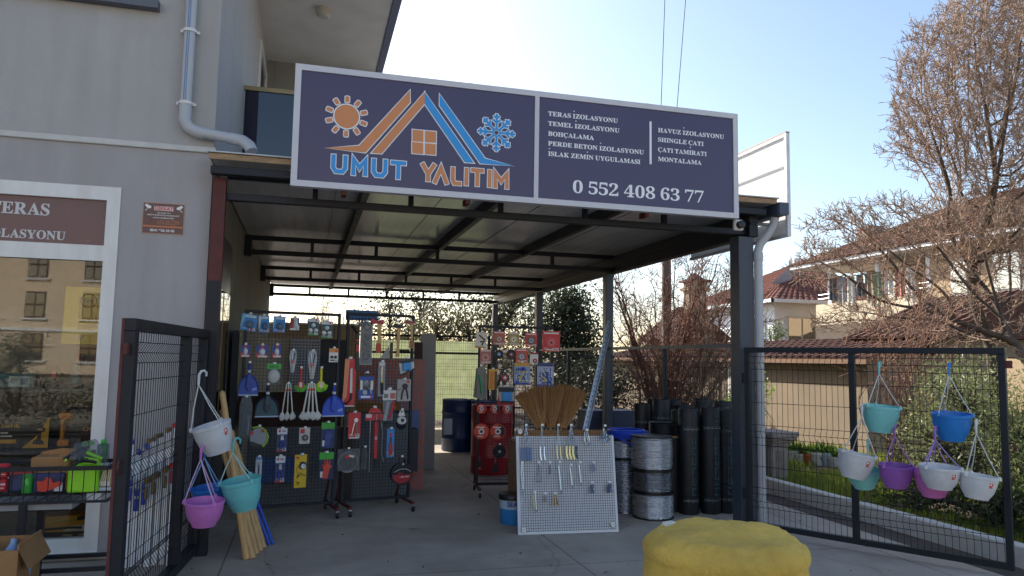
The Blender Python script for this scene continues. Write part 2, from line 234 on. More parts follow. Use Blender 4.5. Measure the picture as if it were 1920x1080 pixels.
# ------------------------------------------------------------------ lettering
GL = json.loads('''{"A":[[-2,0,-2,5,1,5,4,6,6,8,8,10,10,14,12,19,52,117,56,116,96,22,99,16,101,12,103,9,105,6,108,5,111,5,111,0,57,0,57,5,65,5,69,8,71,11,71,13,70,16,68,20,63,33,26,33,20,18,19,15,19,12,20,8,24,5,31,5,32,5,32,0],[28,40,60,40,44,80]],"B":[[4,0,4,4,9,5,13,6,16,8,17,11,18,15,19,20,19,92,18,97,18,100,17,103,16,105,15,107,13,108,10,109,7,109,4,110,4,114,55,114,80,111,94,102,99,88,96,76,87,67,72,62,90,56,101,46,105,33,103,23,99,15,93,9,84,4,73,1,59,0],[46,63,47,63,55,64,61,65,66,68,69,72,71,78,71,86,71,93,69,99,67,103,64,106,60,108,54,108,51,108,48,107,47,106,46,104,46,101,46,98],[55,6,62,7,67,9,71,12,73,17,75,24,75,32,75,40,73,47,69,52,64,55,58,57,49,58,46,58,46,16,46,13,46,10,48,8,49,7,52,6]],"C":[[64,-3,53,-2,43,1,34,5,26,11,19,18,14,26,10,36,7,46,7,57,7,68,10,78,14,88,20,96,27,103,35,109,44,113,54,116,65,116,73,116,82,114,92,110,94,109,95,109,97,109,101,110,103,112,105,116,109,116,109,77,105,77,101,87,95,95,89,102,82,107,74,110,66,111,49,105,39,87,36,57,40,28,51,12,70,6,76,6,83,8,89,11,96,15,102,20,107,27,112,22,99,8,83,0]],"D":[[5,0,5,4,10,5,13,6,16,7,17,10,18,14,18,19,18,94,18,99,17,104,15,107,12,108,9,109,4,110,4,114,55,114,74,112,89,107,101,99,110,88,115,74,117,57,110,25,90,6,57,0],[56,6,66,7,74,12,80,19,84,29,87,41,88,57,84,86,73,103,56,108,52,108,49,107,47,106,46,104,46,100,46,96,46,18,46,14,46,11,47,8,49,7,52,6]],"E":[[4,0,4,4,9,5,13,6,16,7,17,10,18,14,19,19,19,92,18,99,17,103,16,106,13,108,9,109,4,110,4,114,100,114,100,80,96,80,94,89,90,96,85,102,78,105,69,107,58,108,55,108,52,107,50,107,48,106,47,106,47,104,46,102,46,100,46,97,46,61,48,61,55,62,61,64,65,67,68,72,70,78,72,86,76,86,76,30,72,30,71,36,70,41,68,45,66,49,63,51,60,53,56,55,52,55,46,56,46,56,46,17,46,13,47,10,48,9,50,8,53,7,58,7,65,7,72,8,78,10,84,12,88,15,93,19,96,23,100,29,103,36,107,36,101,0]],"G":[[67,-3,55,-2,45,1,35,5,27,10,20,17,14,26,10,35,8,46,7,57,8,68,10,79,14,88,20,96,27,103,35,109,44,113,54,116,64,116,73,116,83,114,92,110,94,109,95,109,97,109,99,109,100,110,101,111,103,112,104,114,105,116,109,116,109,77,105,77,102,83,99,89,96,95,91,99,87,103,82,107,77,109,72,110,67,111,50,105,40,87,36,57,37,41,40,27,45,17,51,9,59,5,69,3,75,4,79,5,82,7,84,10,85,13,86,18,86,32,85,37,84,40,82,43,79,44,75,45,69,46,69,50,125,50,125,46,120,45,117,44,114,43,113,40,112,37,111,32,111,7,97,2,82,-1]],"H":[[4,0,4,4,9,5,13,6,16,8,17,11,18,15,19,20,19,95,18,100,17,103,16,106,13,108,9,109,4,110,4,114,60,114,60,110,57,109,54,109,51,108,49,107,48,106,47,104,46,101,46,98,46,95,46,63,85,63,85,95,85,98,85,101,84,104,83,106,82,107,80,108,78,109,74,109,71,110,71,114,127,114,127,110,122,109,118,108,115,106,114,103,113,100,112,95,112,20,113,15,114,11,115,8,118,6,122,5,127,4,127,0,71,0,71,4,76,5,80,6,82,8,84,10,85,15,85,20,85,55,46,55,46,20,46,15,47,11,49,8,51,6,55,5,60,4,60,0]],"I":[[3,0,3,4,8,5,12,6,15,8,17,11,18,14,19,19,19,97,18,101,17,105,16,107,13,108,9,109,3,110,3,114,61,114,61,110,56,109,52,108,49,107,47,105,46,101,46,97,46,19,46,16,46,13,47,11,48,9,49,8,51,7,54,6,57,5,61,4,61,0]],"K":[[4,0,4,4,9,5,13,6,16,8,17,11,18,15,19,20,19,95,18,100,17,103,16,106,13,108,9,109,4,110,4,114,61,114,61,110,57,109,54,109,51,108,49,107,48,106,47,104,46,101,46,98,46,95,46,58,80,93,84,98,86,101,87,105,86,107,81,109,73,110,73,114,121,114,121,110,119,110,109,107,98,101,86,90,68,71,116,12,118,9,120,8,122,6,124,5,127,5,130,4,130,0,70,0,70,4,76,5,78,5,79,5,80,5,82,6,83,7,83,9,83,11,82,13,79,16,50,53,46,50,46,20,46,15,47,11,49,8,51,6,55,5,61,4,61,0]],"L":[[4,0,4,4,9,5,13,6,16,8,17,11,18,15,19,20,19,95,18,100,17,104,16,106,13,108,9,109,4,110,4,114,62,114,62,110,58,110,55,109,52,108,50,107,48,106,47,104,46,102,46,99,46,95,46,21,46,17,46,14,46,12,47,10,48,9,50,8,52,7,55,7,58,7,66,7,73,8,79,10,84,12,88,16,92,20,96,25,99,31,102,39,107,39,100,0]],"M":[[4,0,4,4,9,5,13,6,15,8,17,11,18,15,19,20,19,96,19,99,18,102,18,104,17,106,15,107,13,108,11,109,8,109,4,110,4,114,46,114,79,36,112,114,154,114,154,110,149,109,146,108,143,106,141,103,140,99,140,95,140,21,140,17,141,13,141,11,142,9,144,7,145,6,148,5,151,5,154,4,154,0,99,0,99,4,103,5,106,5,108,6,110,7,111,9,112,11,113,14,114,17,114,21,114,100,72,0,67,0,26,97,26,20,27,14,28,10,30,7,33,6,37,5,42,4,42,0]],"N":[[101,-3,27,87,27,20,27,14,28,10,30,8,32,6,36,5,42,4,42,0,5,0,5,4,8,5,11,5,14,6,15,7,17,8,18,10,18,13,19,16,19,20,19,97,14,103,11,107,9,108,8,109,6,109,5,110,5,114,39,114,98,42,98,94,98,98,97,101,97,104,96,105,94,107,92,108,90,109,87,109,83,110,83,114,120,114,120,110,115,109,111,108,108,106,107,103,106,99,105,94,105,-3]],"O":[[65,-3,57,-2,49,-1,42,2,35,5,29,9,24,14,19,20,15,26,11,33,9,41,7,49,7,57,7,65,9,73,11,80,15,87,19,94,24,99,29,104,36,109,43,112,50,115,58,116,66,117,74,116,82,115,89,112,96,109,102,105,108,100,113,94,117,88,120,81,123,73,124,65,125,57,124,49,123,41,120,33,117,26,113,20,108,14,102,9,96,5,89,2,81,-1,73,-2],[66,3,82,9,92,27,95,57,94,73,91,87,87,97,81,105,74,109,65,111,49,105,39,87,36,57,37,41,40,27,44,17,50,9,58,5]],"P":[[4,0,4,4,9,5,13,6,16,8,17,11,18,15,19,20,19,95,18,100,17,103,16,106,13,108,9,109,4,110,4,114,53,114,66,113,77,112,84,110,89,107,94,104,97,99,100,95,102,89,102,83,101,74,98,66,92,60,84,55,73,52,60,51,46,51,46,20,46,15,47,11,49,8,51,6,55,5,60,4,60,0],[46,57,50,57,58,58,64,60,68,63,71,68,72,74,73,82,73,90,71,97,69,102,65,105,60,107,54,108,51,108,49,107,47,106,46,104,46,102,46,100]],"R":[[4,0,4,4,9,5,13,6,16,8,17,11,18,15,19,20,19,95,18,100,17,103,16,106,13,108,9,109,4,110,4,114,54,114,70,113,82,111,92,106,99,101,103,93,104,84,101,71,93,62,79,56,108,13,110,10,112,8,113,6,115,5,117,5,120,4,120,4,120,0,85,0,50,53,46,53,46,20,46,15,47,11,49,8,51,6,55,5,60,4,60,0],[46,58,51,58,59,59,65,61,70,65,73,69,75,76,76,84,74,97,67,105,56,108,52,108,49,107,47,106,46,104,46,101,46,96]],"S":[[11,-3,11,39,16,39,19,28,23,19,28,12,34,8,41,5,49,4,55,4,60,6,64,9,67,13,69,17,70,22,68,29,64,35,56,40,41,48,32,53,25,58,19,63,15,69,13,76,12,83,13,89,14,95,17,101,20,105,24,109,29,112,34,115,40,116,46,117,50,116,53,116,57,115,62,114,66,113,71,112,73,111,75,111,77,112,79,114,80,117,85,117,85,80,81,80,79,86,76,91,73,96,70,101,66,104,62,107,58,109,53,111,49,111,43,111,39,109,35,107,32,103,30,99,30,95,30,91,32,87,34,84,38,81,42,78,47,76,63,68,70,65,75,62,79,58,83,55,86,51,87,47,89,43,90,38,90,33,89,26,88,20,85,14,81,9,76,5,70,2,64,-1,56,-2,48,-3,45,-2,42,-2,40,-2,37,-1,34,-1,31,0,29,1,27,2,25,2,21,3,20,3,18,2,17,2,17,1,16,-1,15,-3]],"T":[[23,0,23,4,28,5,33,6,36,8,37,11,39,15,39,20,39,108,37,108,29,107,22,105,16,101,12,95,9,88,7,79,3,79,3,114,103,114,103,79,98,79,94,95,83,105,67,108,66,108,66,20,66,15,67,10,69,8,72,6,76,5,82,4,82,0]],"U":[[62,-3,48,-2,37,1,29,7,23,15,19,26,18,39,18,95,18,100,17,103,15,106,13,108,9,109,4,110,4,114,60,114,60,110,56,109,53,109,51,108,49,107,47,106,46,104,46,101,45,98,45,95,45,35,46,26,48,19,51,13,55,9,61,6,69,6,85,9,95,21,98,40,98,95,98,99,97,103,95,106,92,108,88,109,82,110,82,114,119,114,119,110,114,109,111,107,108,105,107,103,106,99,106,95,106,45,104,30,101,17,95,8,87,2,76,-2]],"V":[[53,-3,11,95,9,99,7,102,6,105,3,107,0,109,-4,110,-4,114,53,114,53,110,48,109,44,109,42,108,40,107,38,105,38,102,38,100,39,98,40,95,65,36,87,94,88,97,88,100,89,102,88,105,87,107,85,108,83,109,79,109,75,110,75,114,110,114,110,110,107,109,104,108,102,107,100,104,98,101,96,96,57,-3]],"Y":[[25,0,25,4,31,5,34,6,37,8,39,11,40,15,40,20,40,45,12,97,9,102,6,105,4,107,0,109,-3,109,-3,114,52,114,52,109,49,109,46,109,44,109,42,108,40,107,39,106,39,104,39,102,40,100,41,98,62,56,83,92,85,95,87,99,87,102,86,106,82,109,75,109,74,109,74,114,110,114,110,109,107,109,105,108,102,106,100,104,98,101,96,98,67,51,67,20,67,15,68,11,70,8,73,6,77,5,82,4,82,0]],"Z":[[5,0,5,3,69,107,54,107,47,107,41,106,35,105,31,103,27,100,24,96,21,92,18,86,15,79,11,79,14,114,102,114,102,111,38,7,60,7,71,8,80,11,87,15,93,22,98,30,102,41,106,41,102,0]],"0":[[47,-2,38,-1,29,2,23,6,17,12,13,19,10,28,7,38,6,48,6,60,6,72,7,83,10,93,13,101,17,108,23,114,29,118,38,121,47,122,56,121,64,118,71,114,76,108,81,101,84,93,86,83,88,72,88,60,88,48,86,37,84,28,81,19,76,12,71,6,64,2,56,-1],[47,9,53,11,57,15,59,23,61,33,62,45,62,60,62,75,61,87,59,97,57,105,53,109,47,111,42,109,37,105,35,97,33,87,32,75,32,60,32,45,33,33,35,23,37,15,42,11]],"1":[[16,0,16,9,30,9,33,9,35,10,36,11,38,13,38,16,38,20,38,104,34,99,31,95,27,91,24,89,20,87,17,86,14,87,12,88,10,90,8,92,7,95,7,99,11,100,14,101,18,103,23,105,28,108,33,112,45,121,63,121,63,20,64,17,64,14,65,12,67,10,69,9,72,9,86,9,86,0]],"2":[[6,0,6,17,31,43,37,49,42,56,47,61,50,67,53,72,54,77,56,82,56,87,57,93,56,99,55,103,53,107,50,109,47,111,43,111,38,111,34,108,31,104,30,98,28,91,28,82,22,83,17,84,13,86,9,89,7,93,7,99,7,103,8,107,11,110,14,113,18,116,23,118,29,120,36,121,43,122,55,121,65,118,72,114,78,108,81,102,82,94,82,90,81,86,80,82,78,78,76,74,73,70,69,66,65,61,60,55,54,49,47,42,39,34,22,18,61,18,64,19,67,20,70,21,72,24,74,27,75,30,76,35,86,35,85,0]],"3":[[41,-2,33,-1,26,0,20,1,15,3,11,6,8,9,6,12,5,15,5,18,5,22,7,26,9,28,12,30,15,31,19,32,20,25,22,20,25,15,29,12,34,11,40,10,43,10,47,11,50,12,53,14,55,17,57,20,59,24,60,29,60,35,60,41,57,46,54,51,48,54,42,56,34,57,24,57,24,67,35,67,42,68,47,70,51,74,54,79,56,85,56,92,56,97,55,102,53,106,50,109,47,111,42,111,39,111,36,110,33,108,31,105,30,102,29,98,28,94,28,90,28,85,21,86,16,87,12,89,9,92,7,96,6,100,7,106,10,111,15,115,23,119,32,121,43,122,54,121,64,118,72,114,77,109,81,102,82,94,81,87,79,81,75,75,69,71,63,67,56,64,61,63,65,61,70,60,74,57,78,54,81,50,84,46,86,41,86,35,86,28,84,22,82,17,80,13,76,9,72,6,68,4,63,2,58,0,52,-1,47,-1]],"4":[[30,0,30,9,35,9,39,9,42,10,45,11,47,13,48,16,49,21,49,31,2,31,2,41,50,120,73,120,73,42,91,42,91,31,73,31,73,21,74,16,75,13,77,11,80,10,83,9,87,9,89,9,89,0],[14,42,49,42,49,72,49,77,49,82,49,88,49,93,49,99,50,104,47,99,43,91,39,84,37,80]],"5":[[41,-2,33,-1,27,0,21,1,16,3,13,6,10,9,8,12,7,15,7,19,7,22,8,25,10,27,13,29,16,30,20,30,20,27,21,24,22,21,23,18,25,15,28,13,31,11,34,10,39,10,42,10,46,11,49,13,52,15,54,17,56,21,58,25,59,31,59,37,59,45,57,51,53,56,49,59,43,61,36,62,32,62,29,61,26,61,23,60,20,60,18,59,10,62,15,120,79,120,80,89,70,89,69,95,68,97,68,98,67,100,65,101,64,101,61,101,26,101,24,70,26,71,28,72,31,72,35,73,38,73,42,73,54,72,65,69,73,64,80,57,84,48,85,37,85,30,83,24,81,19,78,14,75,10,71,7,66,4,61,2,56,0,51,-1,46,-1]],"6":[[49,-2,41,-1,34,1,27,4,22,9,17,16,13,23,10,32,8,43,8,55,8,64,9,73,10,81,13,89,16,96,19,102,24,108,29,113,34,116,41,119,48,121,55,122,62,121,68,120,73,119,77,117,80,115,82,112,84,109,85,106,85,103,85,100,83,97,81,94,77,92,72,90,65,90,65,93,65,97,64,100,63,103,62,106,61,108,59,110,57,111,54,112,48,110,42,107,38,100,35,91,32,80,31,67,34,69,37,70,40,72,44,73,49,73,54,74,64,73,72,69,79,64,84,57,87,49,88,39,87,28,84,18,78,10,71,3,61,0],[50,9,54,10,57,12,60,16,62,21,63,28,64,37,63,45,62,52,60,57,56,60,53,63,48,63,45,63,42,62,39,61,35,59,33,57,31,55,32,41,34,29,37,20,40,14,45,11]],"7":[[28,0,72,102,28,102,23,101,20,98,18,93,17,85,7,85,8,120,88,120,88,112,42,0]],"8":[[46,-2,37,-1,29,0,23,3,17,6,13,10,9,14,7,19,6,25,5,31,6,37,8,43,12,48,17,53,23,57,30,61,24,65,18,69,14,74,11,79,9,85,9,91,9,96,11,101,13,106,16,110,20,114,25,117,31,120,39,121,48,122,59,121,68,118,75,113,80,107,83,100,84,92,83,86,81,81,77,76,73,72,67,69,61,65,70,60,77,55,82,50,86,44,88,38,89,32,88,22,84,14,77,7,69,2,58,-1],[51,71,54,73,57,76,60,79,61,83,62,87,62,93,62,96,62,99,61,102,59,104,58,107,55,109,53,111,50,112,47,112,43,111,39,109,36,106,34,103,33,98,33,93,33,88,35,83,37,79,41,76,45,73],[47,8,52,9,57,11,60,14,63,18,65,23,65,29,65,34,63,39,60,43,55,46,49,50,41,54,37,51,34,48,31,44,29,40,28,35,28,30,28,24,30,19,33,14,37,11,41,9]],"9":[[38,-2,32,-1,26,0,22,1,18,3,15,5,13,8,12,11,11,14,11,17,11,20,11,22,13,24,14,25,16,26,19,27,21,22,23,18,26,14,29,11,34,9,39,9,51,14,59,31,63,58,60,55,57,52,53,49,49,48,44,47,39,46,30,47,22,50,15,55,10,62,7,71,6,81,6,89,8,96,10,102,14,108,18,113,24,116,30,119,37,121,44,122,52,121,59,119,66,116,72,111,77,105,81,97,84,88,86,78,86,65,86,56,85,47,84,39,81,31,79,24,75,18,71,12,66,7,60,4,54,1,46,-1],[46,58,50,59,53,60,56,61,59,64,61,66,63,70,62,83,60,93,58,101,54,106,50,109,45,110,41,110,37,107,34,103,32,98,31,91,30,82,32,69,37,61]]}''')
def flat_mesh(contours, off=0.):
    """closed contours (x,z lists) -> filled flat mesh data (verts in x,y ; faces)"""
    cu = bpy.data.curves.new('shape', 'CURVE'); cu.dimensions = '2D'; cu.fill_mode = 'BOTH'; cu.offset = off
    for c in contours:
        sp = cu.splines.new('POLY'); sp.points.add(len(c)-1); sp.use_cyclic_u = True
        for i, (x, y) in enumerate(c): sp.points[i].co = (x, y, 0, 1)
    ob = bpy.data.objects.new('shape', cu); me = bpy.data.meshes.new_from_object(ob)
    V = [v.co.copy() for v in me.vertices]; F = [tuple(p.vertices) for p in me.polygons]
    bpy.data.objects.remove(ob); bpy.data.curves.remove(cu); bpy.data.meshes.remove(me)
    return V, F
ASC = 161.
def serif(text):
    """contours of a line of serif capitals, cap height 1; returns contours, width"""
    out = []; x = 0.
    for ch in text:
        if ch == ' ': x += 40; continue
        base = {'İ': 'I', 'Ç': 'C', 'Ş': 'S'}.get(ch, ch)
        cs = GL[base]; x0 = min(min(c[0::2]) for c in cs); x1 = max(max(c[0::2]) for c in cs)
        for c in cs: out.append([((c[i]-x0+x)/ASC, c[i+1]/ASC) for i in range(0, len(c), 2)])
        mid = x+(x1-x0)/2
        if ch == 'İ': out.append([((mid+14*math.cos(t*.7854))/ASC, (190+14*math.sin(t*.7854))/ASC) for t in range(8)])
        if ch in 'ÇŞ': out.append([((mid+a)/ASC, b/ASC) for a, b in ((-4, 2), (8, 2), (6, -12), (18, -20), (18, -34), (4, -46), (-16, -44), (-16, -36), (0, -36), (5, -28), (-6, -22))])
        x += (x1-x0)+9
    return out, (x-9)/ASC
def sans(text, bold=.0):
    cu = bpy.data.curves.new('txt', 'FONT'); cu.body = text; cu.size = 1; cu.offset = bold; cu.fill_mode = 'BOTH'
    ob = bpy.data.objects.new('txt', cu); me = bpy.data.meshes.new_from_object(ob)
    V = [v.co.copy() for v in me.vertices]; F = [tuple(p.vertices) for p in me.polygons]
    bpy.data.objects.remove(ob); bpy.data.curves.remove(cu); bpy.data.meshes.remove(me)
    if not V: return [], [], 1
    x0 = min(v.x for v in V); x1 = max(v.x for v in V); H = .73
    return [Vector(((v.x-x0)/H, v.y/H, 0)) for v in V], F, (x1-x0)/H
def put_text(mb, text, p, right, upv, width, height, m, font='serif', bold=.02):
    """writes text with its baseline start at p along right, cap height height, total width width"""
    if font == 'serif':
        c, wd = serif(text); V, F = flat_mesh(c, 0 if any(q.isdigit() for q in text) else .013)
    else: V, F, wd = sans(text, bold)
    if not V: return
    p = Vector(p); right = Vector(right).normalized(); upv = Vector(upv).normalized()
    mb.add([p+right*(v.x*width/wd)+upv*(v.y*height) for v in V], F, m)
# ================================================================== GROUND
def conc_mat():
    m = mat('yard_concrete', '#bcaf9f', .75, var=.16, scale=1.1, bump=.12, bscale=150)
    n = m.node_tree.nodes; l = m.node_tree.links; b = n['Principled BSDF']
    tc = n['Texture Coordinate']; v = n.new('ShaderNodeTexNoise'); v.inputs['Scale'].default_value = .35; v.inputs['Detail'].default_value = 8; v.inputs['Roughness'].default_value = .7
    l.new(tc.outputs['Object'], v.inputs['Vector'])
    cr = n.new('ShaderNodeValToRGB'); cr.color_ramp.elements[0].position = .36; cr.color_ramp.elements[1].position = .62
    cr.color_ramp.elements[0].color = (.62, .6, .58, 1); cr.color_ramp.elements[1].color = (1, 1, 1, 1)
    mx = n.new('ShaderNodeMixRGB'); mx.blend_type = 'MULTIPLY'; mx.inputs[0].default_value = 1
    src = b.inputs['Base Color'].links[0].from_socket
    l.new(v.outputs['Fac'], cr.inputs[0]); l.new(src, mx.inputs[1]); l.new(cr.outputs[0], mx.inputs[2]); l.new(mx.outputs[0], b.inputs['Base Color'])
    # a few dark oil spots
    v2 = n.new('ShaderNodeTexVoronoi'); v2.inputs['Scale'].default_value = 1.3; l.new(tc.outputs['Object'], v2.inputs['Vector'])
    c2 = n.new('ShaderNodeValToRGB'); c2.color_ramp.elements[0].position = .03; c2.color_ramp.elements[1].position = .09
    c2.color_ramp.elements[0].color = (.55, .53, .5, 1); c2.color_ramp.elements[1].color = (1, 1, 1, 1)
    m2 = n.new('ShaderNodeMixRGB'); m2.blend_type = 'MULTIPLY'; m2.inputs[0].default_value = .8
    l.new(v2.outputs['Distance'], c2.inputs[0]); l.new(mx.outputs[0], m2.inputs[1]); l.new(c2.outputs[0], m2.inputs[2]); l.new(m2.outputs[0], b.inputs['Base Color'])
    bk = n.new('ShaderNodeTexBrick'); bk.offset = 0; bk.inputs['Scale'].default_value = 1; bk.inputs['Brick Width'].default_value = 2.7; bk.inputs['Row Height'].default_value = 3.3; bk.inputs['Mortar Size'].default_value = .007; bk.inputs['Mortar Smooth'].default_value = .3
    bk.inputs['Color1'].default_value = (1, 1, 1, 1); bk.inputs['Color2'].default_value = (.94, .94, .94, 1); bk.inputs['Mortar'].default_value = (.42, .41, .4, 1)
    mp = n.new('ShaderNodeMapping'); mp.inputs['Location'].default_value = (.55, .9, 0); l.new(tc.outputs['Object'], mp.inputs[0]); l.new(mp.outputs[0], bk.inputs['Vector'])
    m3 = n.new('ShaderNodeMixRGB'); m3.blend_type = 'MULTIPLY'; m3.inputs[0].default_value = 1; l.new(m2.outputs[0], m3.inputs[1]); l.new(bk.outputs['Color'], m3.inputs[2])
    # hairline cracks
    ds = n.new('ShaderNodeTexNoise'); ds.inputs['Scale'].default_value = 1.7; ds.inputs['Detail'].default_value = 5; l.new(tc.outputs['Object'], ds.inputs['Vector']); ad = n.new('ShaderNodeMixRGB'); ad.blend_type = 'ADD'; ad.inputs[0].default_value = .5; l.new(tc.outputs['Object'], ad.inputs[1]); l.new(ds.outputs['Color'], ad.inputs[2])
    vc = n.new('ShaderNodeTexVoronoi'); vc.feature = 'DISTANCE_TO_EDGE'; vc.inputs['Scale'].default_value = .38; l.new(ad.outputs[0], vc.inputs['Vector']); c4 = n.new('ShaderNodeValToRGB'); c4.color_ramp.elements[0].position = 0; c4.color_ramp.elements[1].position = .006; c4.color_ramp.elements[0].color = (.5, .48, .46, 1); c4.color_ramp.elements[1].color = (1, 1, 1, 1); l.new(vc.outputs['Distance'], c4.inputs[0])
    m4 = n.new('ShaderNodeMixRGB'); m4.blend_type = 'MULTIPLY'; m4.inputs[0].default_value = .45; l.new(m3.outputs[0], m4.inputs[1]); l.new(c4.outputs[0], m4.inputs[2]); l.new(m4.outputs[0], b.inputs['Base Color'])
    return m
M['conc'] = conc_mat()
M['asphalt'] = mat('asphalt', '#97917f', .9, var=.15, scale=2, bump=.3, bscale=200)
M['soil'] = mat('soil', '#4a3a29', .95, var=.3, scale=3, bump=.4, bscale=40)
M['dirt'] = mat('dirt_strip', '#4f463f', .95, var=.25, scale=4, bump=.4, bscale=60)
mb = MB(); mb.bx(-400, 400, -300, 500, -.3, -.03, M['soil']); struct(mb, 'ground')
mb = MB(); mb.bx(-60, 60, -40, -2.2, -.2, -.012, M['asphalt']); struct(mb, 'road')
mb = MB(); mb.bx(-14, 5.25, -2.2, 17.1, -.2, 0, M['conc']); struct(mb, 'concrete_yard')
mb = MB(); mb.bx(5.25, 30, -2.2, 3.2, -.2, -.002, M['conc']); struct(mb, 'pavement')
mb = MB(); mb.bx(5.25, 5.6, 3.2, 30, -.2, -.006, M['dirt']); struct(mb, 'dirt_path')
mb = MB(); mb.bx(5.72, 30, 3.2, 60, -.2, .05, M['soil']); struct(mb, 'garden_ground')
mb = MB(); mb.bx(5.6, 5.72, 3.2, 9.0, -.1, .17, M['trim'], .012); mb.build('garden_kerb')['kind'] = 'structure'
# grass
g = np.random.default_rng(5); nb = 26000
gx = 5.74+g.random(nb)**1.3*3.6; gy = 5.+g.random(nb)*9.; hh = .05+.09*g.random(nb)
cl = np.array([noise.noise(Vector((x*1.1, y*1.1, 0))) for x, y in zip(gx, gy)]); keep = cl > -.22; gx, gy, hh = gx[keep], gy[keep], (hh*(1+.6*cl))[keep]; nb = len(gx)
an = g.random(nb)*6.283; ln = (g.random(nb)-.5)*.1
V = np.zeros((nb, 3, 3)); wd = .006+.006*g.random(nb)
V[:, 0] = np.stack([gx-np.cos(an)*wd, gy-np.sin(an)*wd, np.full(nb, .05)], 1); V[:, 1] = np.stack([gx+np.cos(an)*wd, gy+np.sin(an)*wd, np.full(nb, .05)], 1)
V[:, 2] = np.stack([gx+ln, gy+ln*np.cos(an), .05+hh], 1)
M['grass'] = mat('grass_blades', '#86903a', .6, var=.35, scale=1.3, trans=.45)
def tri_obj(name, V, m, parent=None):
    nb, k, _ = V.shape; me = bpy.data.meshes.new(name)
    me.vertices.add(nb*k); me.vertices.foreach_set('co', V.reshape(-1)); me.loops.add(nb*k); me.loops.foreach_set('vertex_index', np.arange(nb*k))
    me.polygons.add(nb); me.polygons.foreach_set('loop_start', np.arange(nb)*k); me.polygons.foreach_set('loop_total', np.full(nb, k))
    me.materials.append(m); me.update(); me.validate()
    o = bpy.data.objects.new(name, me); COL.objects.link(o)
    if parent: o.parent = parent
    return o
o = tri_obj('grass', V, M['grass']); tag(o, 'bright green garden grass behind the low kerb', 'grass', kind='stuff')
g = np.random.default_rng(12); nb = 190; C = np.stack([g.uniform(-1.5, 6, nb), 2.2+g.random(nb)**1.0*8, np.full(nb, .006)], 1); an = g.random(nb)*6.283; L = g.uniform(.008, .03, nb)
d = np.stack([np.cos(an)*L, np.sin(an)*L, g.uniform(0, .012, nb)], 1); e = np.stack([-np.sin(an)*L*.5, np.cos(an)*L*.5, g.uniform(-.003, .008, nb)], 1)
o = tri_obj('fallen_leaves', np.stack([C-d*.3, C+e, C+d, C-e], 1), mat('dry_leaf', '#5a432b', .8, var=.4, scale=3)); tag(o, 'small dry leaves and grit scattered over the concrete yard', 'leaves', kind='stuff')
# ================================================================== SHOP BUILDING
b = thing('shop_building', 'two storey grey rendered shop with a white framed display window', 'building', (-3, 6.6, 0))
def W(mb, name, parent=None, **k):   # build in world coordinates under a thing that is not rotated
    off = Vector((0, 0, 0)); q = parent
    while q is not None: off += q.location; q = q.parent
    mb.v = [tuple(Vector(v)-off) for v in mb.v]
    return mb.build(name, parent, **k)
F = 6.6; WX0, WX1, WZ0, WZ1 = -3.7, -1.50, .06, 2.93
mb = MB()
mb.bx(-12, WX0, F, F+.2, 0, 3.28, M['wall_low']); mb.bx(WX1, -.82, F, F+.2, 0, 3.28, M['wall_low'])
mb.bx(WX0, WX1, F, F+.2, WZ1, 3.28, M['wall_low']); mb.bx(WX0, WX1, F, F+.2, 0, WZ0, M['wall_low'])
mb.bx(-12, -.82, F-.004, F+.2, 3.28, 7.5, M['wall'])
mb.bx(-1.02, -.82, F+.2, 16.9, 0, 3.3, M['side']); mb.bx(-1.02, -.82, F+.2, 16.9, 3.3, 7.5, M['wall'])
mb.bx(-12, -.82, 16.9, 17.1, 0, 7.5, M['wall']); mb.bx(-12, -11.8, 6.8, 16.9, 0, 7.5, M['wall'])
W(mb, 'wall', b)
mb = MB(); mb.bx(-12.2, .95, 6.0, 12.6, 6.45, 6.62, M['soffit']); mb.bx(-12.2, -.7, 12.6, 17.3, 6.45, 6.62, M['soffit']); W(mb, 'eaves', b)
mb = MB(); mb.bx(-12.2, -.6, 6.5, 17.2, 7.5, 7.75, mat('roof_sheet', '#454850', .7)); W(mb, 'roof', b)
mb = MB(); mb.bx(.953, 1.06, 5.9, 12.75, 6.42, 6.66, mat('slate_fascia', '#3f4c68', .5, var=.08)); W(mb, 'gutter', b)
mb = MB(); mb.bx(-12, -.80, F-.025, F-.004, 3.275, 3.325, M['trim'], .006); W(mb, 'string_course', b)
mb = MB(); mb.bx(-3.9, -1.30, F-.1, F, 4.44, 4.52, mat('sill_stone', '#5b5e68', .6)); W(mb, 'window_sill', b)
# balcony
mb = MB(); mb.bx(-.82, 1.3, 8.9, 12.6, 3.3, 3.45, M['soffit']); W(mb, 'balcony_slab', b)
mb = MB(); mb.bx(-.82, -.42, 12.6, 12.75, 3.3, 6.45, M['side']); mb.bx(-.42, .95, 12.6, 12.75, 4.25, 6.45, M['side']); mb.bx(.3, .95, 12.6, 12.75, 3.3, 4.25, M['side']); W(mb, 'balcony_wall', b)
gl = MB(); gl.bx(-.8, 1.3, 8.9, 8.912, 3.45, 4.64, glass('blue_glass', '#22407e', .07)); gb = W(gl, 'balustrade', b)
mb = MB(); mb.bx(-.82, 1.32, 8.88, 8.935, 4.64, 4.69, mat('bronze_rail', '#8d7a58', .35, .6)); W(mb, 'handrail', gb)
mb = MB()
for x in (-.79, .3, 1.28): mb.bx(x-.015, x+.015, 8.915, 8.945, 3.45, 4.64, M['steel_grey'])
W(mb, 'baluster', gb)
mb = MB()
for y0, y1, z0, z1 in ((10.9, 10.98, 3.45, 6.1), (12.3, 12.38, 3.45, 6.1), (10.98, 12.3, 6.02, 6.1)): mb.bx(-.83, -.79, y0, y1, z0, z1, M['white_pvc'])
mb.bx(-.822, -.812, 10.98, 12.3, 3.45, 6.02, glass('dark_pane', '#30343c', .3)); W(mb, 'balcony_door', b)
